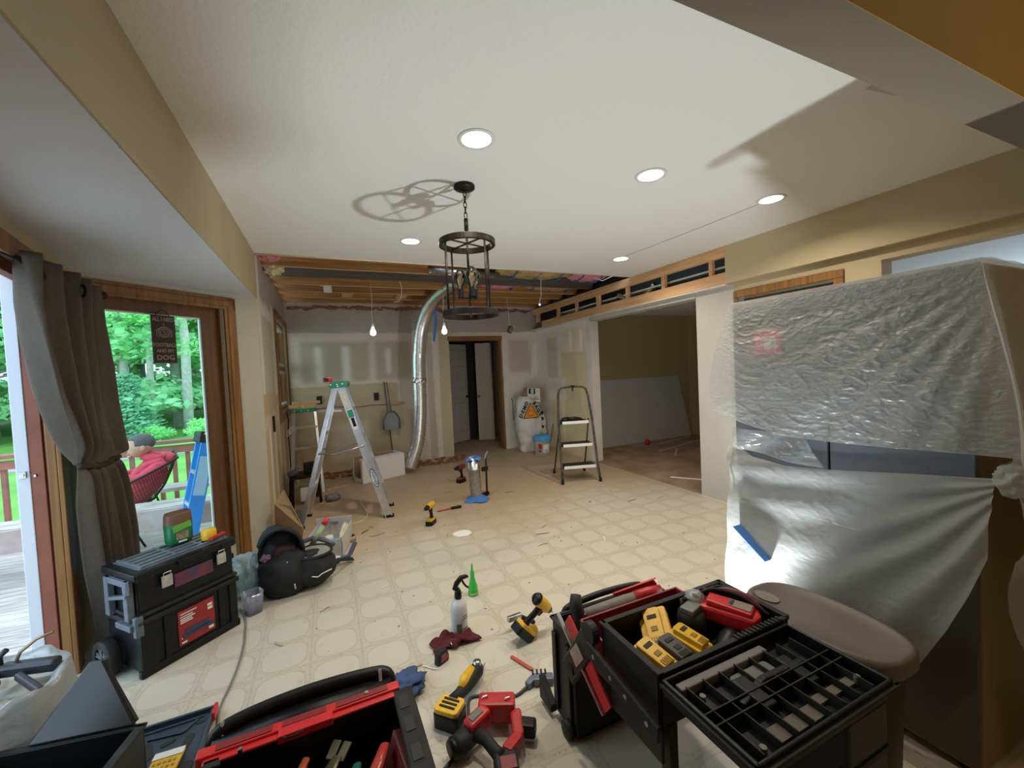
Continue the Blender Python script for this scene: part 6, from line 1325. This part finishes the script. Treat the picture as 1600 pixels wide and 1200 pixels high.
# arms on the left side
xa = -.030
b = MB(); b.bar((xa, .0, .30), (xa, -.14, .51), .09, .016, (1, 0, 0)); b.make('pivot_plate', M_black, t, bev=.01)
b = MB(); b.bar((xa-.010, -.055, .392), (xa-.010, -.105, .455), .055, .003, (1, 0, 0)).make('silver_sticker', M_steel, t); 
MB().lathe([(.001, -.014), (.038, -.014), (.038, .014), (.001, .014)], (xa+.004, -.155, .545), 20, (0, PI/2, 0)).make('pivot_knob', M_black2, t, bev=.003)
MB().cyl((xa-.012, -.03, .335), (xa+.01, -.03, .335), .02, n=16).make('pivot_knob', M_black2, t)
MB().bar((xa-.012, -.155, .50), (xa-.012, -.49, .458), .05, .014, (1, 0, 0)).make('upper_arm', M_black2, t, bev=.004)
MB().bar((xa+.006, .0, .51), (xa+.006, -.24, .335), .055, .010, (1, 0, 0)).make('red_arm', M_redplas, t, bev=.003); MB().bar((xa-.001, .06, .50), (xa-.001, -.22, .305), .010, .012, (1, 0, 0)).make('arm_edge', M_steel, t)
for y, z in ((-.20, .495), (-.29, .484), (-.36, .475), (-.45, .463)): MB().cyl((xa-.021, y, z), (xa-.017, y, z), .007, n=10).make('rivet', M_steel, t)
# folded lid
LXa, LXb, LYa, LYb, LZ = -.014, .52, -.755, -.475, .595
b = MB(); b.bb((LXa, LYa, LZ-.045), (LXb, LYb, LZ-.038)).bb((LXa, LYa, LZ-.045), (LXa+.010, LYb, LZ)).bb((LXb-.010, LYa, LZ-.045), (LXb, LYb, LZ)).bb((LXa, LYb-.010, LZ-.045), (LXb, LYb, LZ)).bb((LXa, LYa, LZ-.045), (LXb, LYa+.010, LZ))
ld = b.make('lid', M_black, t, bev=.004)
b = MB(); b.bb((LXa-.008, LYa-.008, LZ-.02), (LXa+.002, LYb, LZ-.010)).bb((LXb-.002, LYa-.008, LZ-.02), (LXb+.008, LYb, LZ-.010)).bb((LXa-.008, LYa-.010, LZ-.02), (LXb+.008, LYa, LZ-.010))
for k in range(8): x = LXa+.045+k*.062; b.bb((x, LYa+.02, LZ-.040), (x+.0035, LYb-.04, LZ-.010))
for y in (LYa+.115, LYa+.15): b.bb((LXa+.01, y, LZ-.040), (LXb-.01, y+.0035, LZ-.008))
b.make('lid_rib', M_black2, ld)
b = MB(); b.bb((LXa+.03, LYb-.045, LZ-.038), (LXb-.16, LYb-.018, LZ-.012)); b.make('handle_recess', M_grey, ld, bev=.004)
b = MB(); b.prism(rrect(.15, .06, .012), .012, Matrix.Translation((.25, LYb-.085, LZ-.036))); b.make('recess_plate', mat('recess_grey', (.12, .13, .12), .5, noise_amt=.2), ld, bev=.003)
b = MB(); b.bb((.10, LYa+.035, LZ-.038), (.30, LYa+.075, LZ-.030)).bb((.30, LYa+.06, LZ-.038), (.48, LYa+.085, LZ-.030)); b.make('dusty_step', mat('dust_brown', (.13, .115, .09), .8), ld)
b = MB(); b.bar((.12, LYa+.14, LZ-.022), (.24, LYa+.17, LZ-.018), .02, .016).bar((.24, LYa+.17, LZ-.018), (.42, LYa+.165, LZ-.02), .02, .016).bar((.18, LYa+.10, LZ-.02), (.18, LYa+.20, LZ-.015), .045, .014).bar((.36, LYa+.10, LZ-.02), (.36, LYa+.20, LZ-.015), .04, .014); b.make('catch', M_black, ld, bev=.004)
for x, y in ((.05, LYa+.035), (.05, LYa+.2), (.47, LYa+.06)): MB().cyl((x, y, LZ-.038), (x, y, LZ-.012), .008, n=10).make('screw_boss', M_grey, ld)
MB().bb((.02, LYb+.01, .02), (.05, LYb+.05, TZ0)).make('support_leg', M_black, t, bev=.004)
t = thing('tool_chest', 'tall black case standing under the folded lid of the cantilever toolbox', 'tool chest', (1.13, .585, 0)); MB().bb((0, 0, 0), (.185, .27, .54)).make('body', M_black, t, bev=.01); MB().bb((-.004, -.004, .40), (.189, .02, .415)).make('seam', M_black2, t)
# contents of the tray
TC = {}
def pack(lab, x, y, z, rz, body=M_yel, tilt=(0, 0), w=.075, l=.115):
    p_ = thing('battery_pack', lab, 'battery', (x, y, z), rot=(tilt[0], tilt[1], rz))
    MB().prism(rrect(w, l, .010), (0, .038), Matrix()).make('case', body, p_, bev=.005)
    MB().prism([(-.026, -l*.40), (.026, -l*.40), (.030, l*.38), (.020, l*.44), (-.020, l*.44), (-.030, l*.38)], .016, Matrix.Translation((0, 0, .037))).make('terminal_block', body, p_, bev=.003)
    MB().box((0, l*.22, .054), (.032, .013, .003)).make('slot', M_ink, p_)
    b = MB()
    for k in range(5): b.box((-.016+.008*k, -l*.30, .054), (.0035, .020, .002))
    b.box((0, -.008, .054), (.022, .016, .002)); b.make('vents', mat('dark_yellow', (.30, .17, .01), .6) if body is M_yel else M_ink, p_)
    return p_
pack('yellow battery pack propped up highest in the cantilever tray', 0.975, 1.065, .535, rad(-38), tilt=(rad(24), rad(-20)), w=.098, l=.155)
pack('yellow battery pack lying at the front left corner of the cantilever tray', .868, .975, .528, rad(12), tilt=(rad(12), rad(-4)), w=.085, l=.125)
pack('dark grey battery pack between the two front yellow ones in the tray', .942, .968, .525, rad(8), M_grey2 if 'M_grey2' in globals() else mat('charcoal', (.05, .048, .045), .5), (rad(10), 0), .075, .11)
pack('yellow battery pack right of the dark grey one in the cantilever tray', 1.018, .98, .528, rad(20), tilt=(rad(10), rad(6)), w=.082, l=.12)
t = thing('battery_charger', 'red battery charger with a grey face in the cantilever tray', 'charger', (1.235, 1.00, .545), rot=(rad(0), rad(0), rad(-62)))
MB().prism([(-.095, -.04), (.085, -.045), (.10, 0), (.085, .045), (-.095, .04)], .05).make('base', M_redplas, t, bev=.01)
MB().prism([(-.07, -.03), (.075, -.036), (.075, .036), (-.07, .03)], .02, Matrix.Translation((0, 0, .048)) @ Matrix.Rotation(rad(3), 4, 'Y')).make('top', M_redplas, t, bev=.006); MB().box((.035, 0, .066), (.07, .045, .005), (0, rad(3), 0)).make('grey_face', mat('warm_grey', (.22, .20, .17), .5), t)
b = MB()
for k in range(6): b.box((.008, -.016+.0065*k, .070), (.014, .003, .002))
b.make('slots', M_ink, t)
t = thing('battery_cable', 'pair of black and red leads curled at the right end of the cantilever tray', 'cable')
MB().tube(crom([(1.18, 1.10, .60), (1.24, 1.07, .625), (1.285, 1.0, .625), (1.30, .95, .61), (1.315, .91, .59)]), .006, 8).make('black_lead', M_black2, t, True); MB().tube(crom([(1.24, 1.11, .60), (1.28, 1.06, .62), (1.31, .99, .62), (1.322, .94, .59)]), .008, 8).make('red_lead', M_mar, t, True); MB().tube(crom([(1.20, 1.10, .60), (1.27, 1.075, .625), (1.305, 1.02, .62), (1.315, .96, .60)]), .005, 8).make('black_lead', M_black, t, True)
t = thing('power_adapter', 'round-backed dark grey tool at the back of the cantilever tray', 'power tool', (1.13, 1.07, .46), rz=.3)
MB().lathe([(.001, 0), (.048, 0), (.050, .08), (.044, .115), (.001, .118)], n=26).make('body', M_black2, t, True); MB().box((0, 0, .125), (.07, .05, .02)).make('mount', mat('stone_grey', (.15, .16, .155), .45), t, bev=.004); MB().tube([(-.02, .02, .12), (.0, .035, .14), (.03, .03, .135)], .008, 8).make('lever', M_black, t, True)
t = thing('glue_bottle', 'rounded black plastic bottle at the front right of the cantilever tray', 'bottle', (1.13, .935, .50), rot=(0, rad(70), rad(20))); MB().lathe([(.001, -.02), (.030, -.02), (.038, .0), (.038, .06), (.028, .09), (.001, .10)], n=24).make('body', M_black, t, True)
t = thing('clear_bag', 'clear plastic wrapper at the back edge of the cantilever tray', 'wrapper', (1.18, 1.10, .60)); MB().blob((0, 0, 0), (.03, .035, .02), amp=.5, fr=4, seed=4).make('film', M_liner, t, True)
t = thing('reciprocating_saw', 'red and dark grey long-bodied saw lying across the open base of the cantilever toolbox', 'power tool', (.86, 1.40, .43))
MB().tube([(.03, 0, .02), (.12, .0, .02), (.24, -.005, .025), (.30, -.01, .03)], [.022, .026, .026, .022], 12, flat=.8).make('body', mat('dusty_grey', (.19, .17, .145), .6, noise_amt=.3, nscale=20), t, True)
MB().tube([(.29, -.01, .03), (.36, -.015, .035), (.42, -.02, .04)], [.026, .024, .016], 12).make('red_housing', M_red, t, True)
MB().tube([(.0, .0, .115), (-.010, -.01, .08), (.0, -.03, .02), (.03, -.05, -.04)], [.026, .034, .032, .028], 12, flat=.8).make('handle', M_black2, t, True)
MB().box((.005, -.035, .035), (.03, .02, .04)).make('trigger', M_mar, t, bev=.004); MB().bb((.05, -.05, -.05), (.17, -.02, .0)).make('case', M_mar, t, bev=.006)
o = MB().bar((1.12, 1.54, .45), (1.35, 1.52, .47), .012, .03).make('red_level', M_red, None, bev=.002); o = tag(o, 'long slim red level leaning on the back edge of the cantilever toolbox', 'level')
o.location = (0, -.04, -.03)
# slim round-ended bin
BC = (1.515, .86)
t = thing('waste_bin', 'slim round-ended bin with a brown-grey lid between the toolbox and the covered fridge', 'bin', (BC[0], BC[1], 0))
def stad(hw, hl, z, n=48, e=.72): return [Vector((math.copysign(abs(math.cos(a))**e, math.cos(a))*hw, math.copysign(abs(math.sin(a))**.85, math.sin(a))*hl, z)) for a in [2*PI*i/n for i in range(n)]]
M_bin = mat('bin_taupe', (.13, .108, .088), .5, noise_amt=.12, nscale=5, bump=.15, bscale=150)
b = MB(); b.rings([stad(.115, .20, 0), stad(.125, .215, .50)]); b.make('body', mat('bin_dark', (.03, .027, .024), .6), t, True)
b = MB(); b.rings([stad(.145, .238, .50), stad(.152, .245, .51), stad(.152, .245, .54), stad(.145, .238, .556), stad(.132, .225, .558), stad(.128, .220, .553), stad(.06, .10, .553), stad(.001, .001, .553)]); b.make('lid', M_bin, t, True)
b = MB(); b.rings([[Vector((.030*math.cos(a), .045*math.sin(a), z)) for a in [2*PI*i/24 for i in range(24)]] for z in (.552, .558)]); o = b.make('lid_button', mat('button_grey', (.19, .17, .15), .4), t); o.location = (-.045, .165, 0); 
# work lamp on the floor (bare, throws the ceiling shadows)
t = thing('work_lamp', 'small bright floor work lamp hidden behind the slim bin', 'work lamp', (WL[0], WL[1], 0))
MB().cyl((0, 0, 0), (0, 0, .02), .06, n=20).cyl((0, 0, .02), (0, 0, .10), .018, n=12).make('base', M_yel, t); MB().lathe([(.018, .10), (.03, .12)], n=16).make('socket', M_black, t); 
# ================================================================== covered refrigerator
M_fr = mat('dark_stainless', (.115, .12, .14), .42, .35, noise_amt=.1, nscale=40); M_frs = mat('fridge_side_warm_lit', (.20, .14, .06), .6)  # grey cabinet made brown: warm room light put into the side colour
FX, FY0, FY1, FH = 1.90, .60, 1.47, 1.735
t = thing('refrigerator', 'dark refrigerator standing under the plastic sheeting on the right', 'refrigerator', (FX, FY0, 0))
b = MB().bb((.02, 0, .03), (.72, FY1-FY0, FH)); b.make('cabinet', M_frs, t, bev=.006)
hh = (FY1-FY0)/2
MB().bb((-.0, .004, .75), (.018, hh-.003, FH-.01)).make('door', M_fr, t, bev=.004); MB().bb((-.0, hh+.003, .75), (.018, FY1-FY0-.004, FH-.01)).make('door', M_fr, t, bev=.004); MB().bb((0, .004, .06), (.018, FY1-FY0-.004, .74)).make('drawer', mat('lower_door', (.075, .065, .05), .5, .2), t, bev=.004)
for x in (.06, .66):
    for y in (.05, .8): MB().cyl((x, y, 0), (x, y, .03), .02, n=10).make('foot', M_black, t)
o = MB().box((FX-.004, 1.285, 1.53), (.006, .13, .11)).make('red_magnet', mat('magnet_red', (.80, .02, .06), .5), None); tag(o, 'red rectangular magnet showing through the sheeting on the refrigerator door', 'magnet')
o2 = MB().box((FX-.008, 1.27, 1.525), (.003, .06, .05)).make('paper', M_paper, None); tag(o2, 'pale note in the middle of the red magnet', 'magnet')
# blue tape marks on the lower door seen through the plastic
o = MB().bar((FX-.098, 1.40, .64), (FX-.098, 1.24, .53), .002, .06, (1, 0, 0)).make('blue_tape_strip', M_blue, None); tag(o, 'slanting blue tape strip under the lower plastic sheet', 'tape')
# plastic sheeting
M_ps = bpy.data.materials.new('plastic_sheeting'); M_ps.use_nodes = True; film(M_ps, (.60, .60, .58), .34, .34, 42, .30, .11)
def lerp_poly(P, t_): 
    f = t_*(len(P)-1); i = min(int(f), len(P)-2); k = f-i; return P[i][0]*(1-k)+P[i+1][0]*k, P[i][1]*(1-k)+P[i+1][1]*k
def wr(y, z, a=1, s=0):
    q = noise.noise(Vector((y*5+s, z*5, 2*s)))
    cr = 1-abs(noise.noise(Vector((y*13+q, z*21+q, s))))*2; c2 = 1-abs(noise.noise(Vector((y*34+q, z*58, 5+s))))*2
    return a*(.010*noise.noise(Vector((y*3+s, z*4, s)))+.0028*cr**3+.0020*c2**3)
s1 = thing('plastic_sheet', 'wrinkled clear plastic sheet draped over the top half of the refrigerator', 'plastic sheet')
LE = [(1.405, 1.765), (1.439, 1.60), (1.475, 1.402), (1.530, 1.20), (1.42, 1.115)]
BE = [(1.519, 1.195), (1.40, 1.14), (1.256, 1.105), (1.114, 1.105), (.882, 1.112), (.70, 1.122), (.575, 1.128)]
def edge(v): return .585-.10*math.sin(min(1, v)**1.2*PI*.55)
def front(u, v):
    yb, zb = lerp_poly(BE, u); yl = 1.475+.075*math.sin(v*PI*.62)*(1-u)**1.5
    y = yl*(1-u)+edge(v)*u
    z = (FH+.006)*(1-v)+zb*v
    x = FX-.012-.050*math.sin(v*PI*.7)*(.7+.3*math.sin(u*7+v*2)*(1-u))-.02*v
    k = min(1, u*8, (1-u)*8)
    x -= wr(y, z, 1.1)*k*min(1, v*6)
    d = math.atan2((FH-z), (y-.50)+.02); x -= .003*math.sin(d*30)*min(1, v*3)*k
    return Vector((x, y, z))
MB().grid(front, 170, 150).make('front_drape', M_ps, s1, True)
MB().grid(lambda u, v: Vector((FX-.014+.75*v, 1.475-.89*u, FH+.008+(.012*noise.noise(Vector((u*6, v*6, 0)))+.006*abs(math.sin(u*20+v*4)))*min(1, v*4))), 60, 30).make('top_drape', M_ps, s1, True)
def side(u, v):     # hangs off the near top edge and bulges towards the camera
    z = (FH+.006)*(1-v)+(1.13-.30*math.sin(min(1, u*3)*PI/2)+.05*math.sin(u*9))*v; x = FX-.012-.07*math.sin(v*PI*.7)*(1-u)**3-.02*v*(1-u)**3+.50*u
    y = edge(v)+.03*math.sin(u*PI)*v-(wr(x, z, 1.2, 3)+.012*math.sin(u*19+v*2)*v)*min(1, u*6)
    return Vector((x, y, z))
MB().grid(side, 80, 80).make('side_drape', M_ps, s1, True)
b = MB(); b.blob((FX-.03, .51, 1.055), (.045, .045, .05), amp=.3, fr=3, seed=3, sub=4).blob((FX+.04, .49, 1.10), (.075, .04, .07), amp=.4, fr=3, seed=7, sub=4); b.make('bunched_corner', M_ps, s1, True)
def flap(u, v):
    a = Vector((FX-.04, 1.44-.0*u, 1.125-.09*u)); 
    p0 = Vector((FX-.05, 1.445, 1.12)); p1 = Vector((FX-.03, 1.10, 1.11)); p2 = Vector((FX-.03, 1.04, .985)); p3 = Vector((FX-.04, 1.43, 1.01))
    p = (p0*(1-u)+p1*u)*(1-v)+(p3*(1-u)+p2*u)*v; p.x -= .02*math.sin(u*7+v*3)+wr(p.y, p.z, .8, 5); return p
M_cl = bpy.data.materials.new('clear_film'); M_cl.use_nodes = True; film(M_cl, (.75, .77, .76), .62, .18, 10, .5, .35)
MB().grid(flap, 40, 24).make('clear_fold', M_cl, s1, True)
M_ps2 = bpy.data.materials.new('plastic_sheeting_smooth'); M_ps2.use_nodes = True; film(M_ps2, (.60, .61, .59), .30, .45, 18, .15, .05)
s2 = thing('plastic_sheet', 'clear plastic sheet wrapped around the lower half of the refrigerator down to the floor', 'plastic sheet')
TE = [(1.475, 1.03), (1.372, .978), (1.2, .966), (1.016, .985), (.751, 1.024), (.555, 1.05)]
SW = [(1.46, .0), (1.25, .02), (1.0, .08), (.85, .20), (.786, .273), (.723, .369), (.656, .522), (.603, .668), (.565, .80)]
def low(u, v):
    yt, zt = lerp_poly(TE, u); yb, zb = lerp_poly(SW, u)
    y = yt*(1-v)+yb*v; z = zt*(1-v)+zb*v
    fan = math.sin(math.atan2(1.05-z, (y-.50))*24+1.5*noise.noise(Vector((y*3, z*3, 1))))
    x = FX-.018-.09*math.sin(v*PI*.62)*(1-.55*u)-wr(y, z, .45, 8)-.007*fan*(.3+.7*min(1, v*2))-.010*math.sin(z*42+y*5)*math.exp(-v*5)
    return Vector((x, y, z))
MB().grid(low, 130, 110).make('lower_drape', M_ps2, s2, True)
def lows(u, v):
    x = FX-.012+.50*u; z = 1.09-v*(1.04*(.28+.72*min(1, u*2.2+.0)))
    y = .56-.06*math.sin(v*PI*.8)*(1-.5*u)-wr(x, z, 1, 11)-.02*math.sin(u*17+v*3)*v
    return Vector((x, y, z))
MB().grid(lows, 60, 60).make('side_drape', M_ps, s2, True)
def endl(u, v): # far end of the wrap, turning round the far corner
    y = 1.46+.05*math.sin(u*PI)+wr(u, v*2, 1, 14); x = FX-.06+.5*u; return Vector((x, y+.015*math.sin(v*25), 1.02*(1-v)+.002))
MB().grid(endl, 30, 50).make('end_drape', M_ps, s2, True)

# ---- pieces of one kind that were shaped together become parts of their own
def split(name):
    for o in [x for x in bpy.data.objects if x.name.split('.')[0] == name and x.type == 'MESH' and x.parent]:
        bm = bmesh.new(); bm.from_mesh(o.data); bm.verts.ensure_lookup_table(); seen = set(); isl = []
        for v in bm.verts:
            if v.index in seen: continue
            st__ = [v]; cur = []; seen.add(v.index)
            while st__:
                a = st__.pop(); cur.append(a.index)
                for e in a.link_edges:
                    q = e.other_vert(a)
                    if q.index not in seen: seen.add(q.index); st__.append(q)
            isl.append(set(cur))
        bm.free()
        if len(isl) < 2: continue
        src = o.data
        for k, s_ in enumerate(isl):
            b = bmesh.new(); b.from_mesh(src); b.verts.ensure_lookup_table()
            bmesh.ops.delete(b, geom=[v for v in b.verts if v.index not in s_], context='VERTS')
            me = bpy.data.meshes.new(name); b.to_mesh(me); b.free()
            me.materials.append(src.materials[0])
            if k == 0: o.data = me
            else:
                c = o.copy(); c.data = me; C.objects.link(c)
for n_ in ('bracket', 'side_rim', 'rim_slot', 'carry_handle', 'eye', 'shoe', 'label_print'): split(n_)
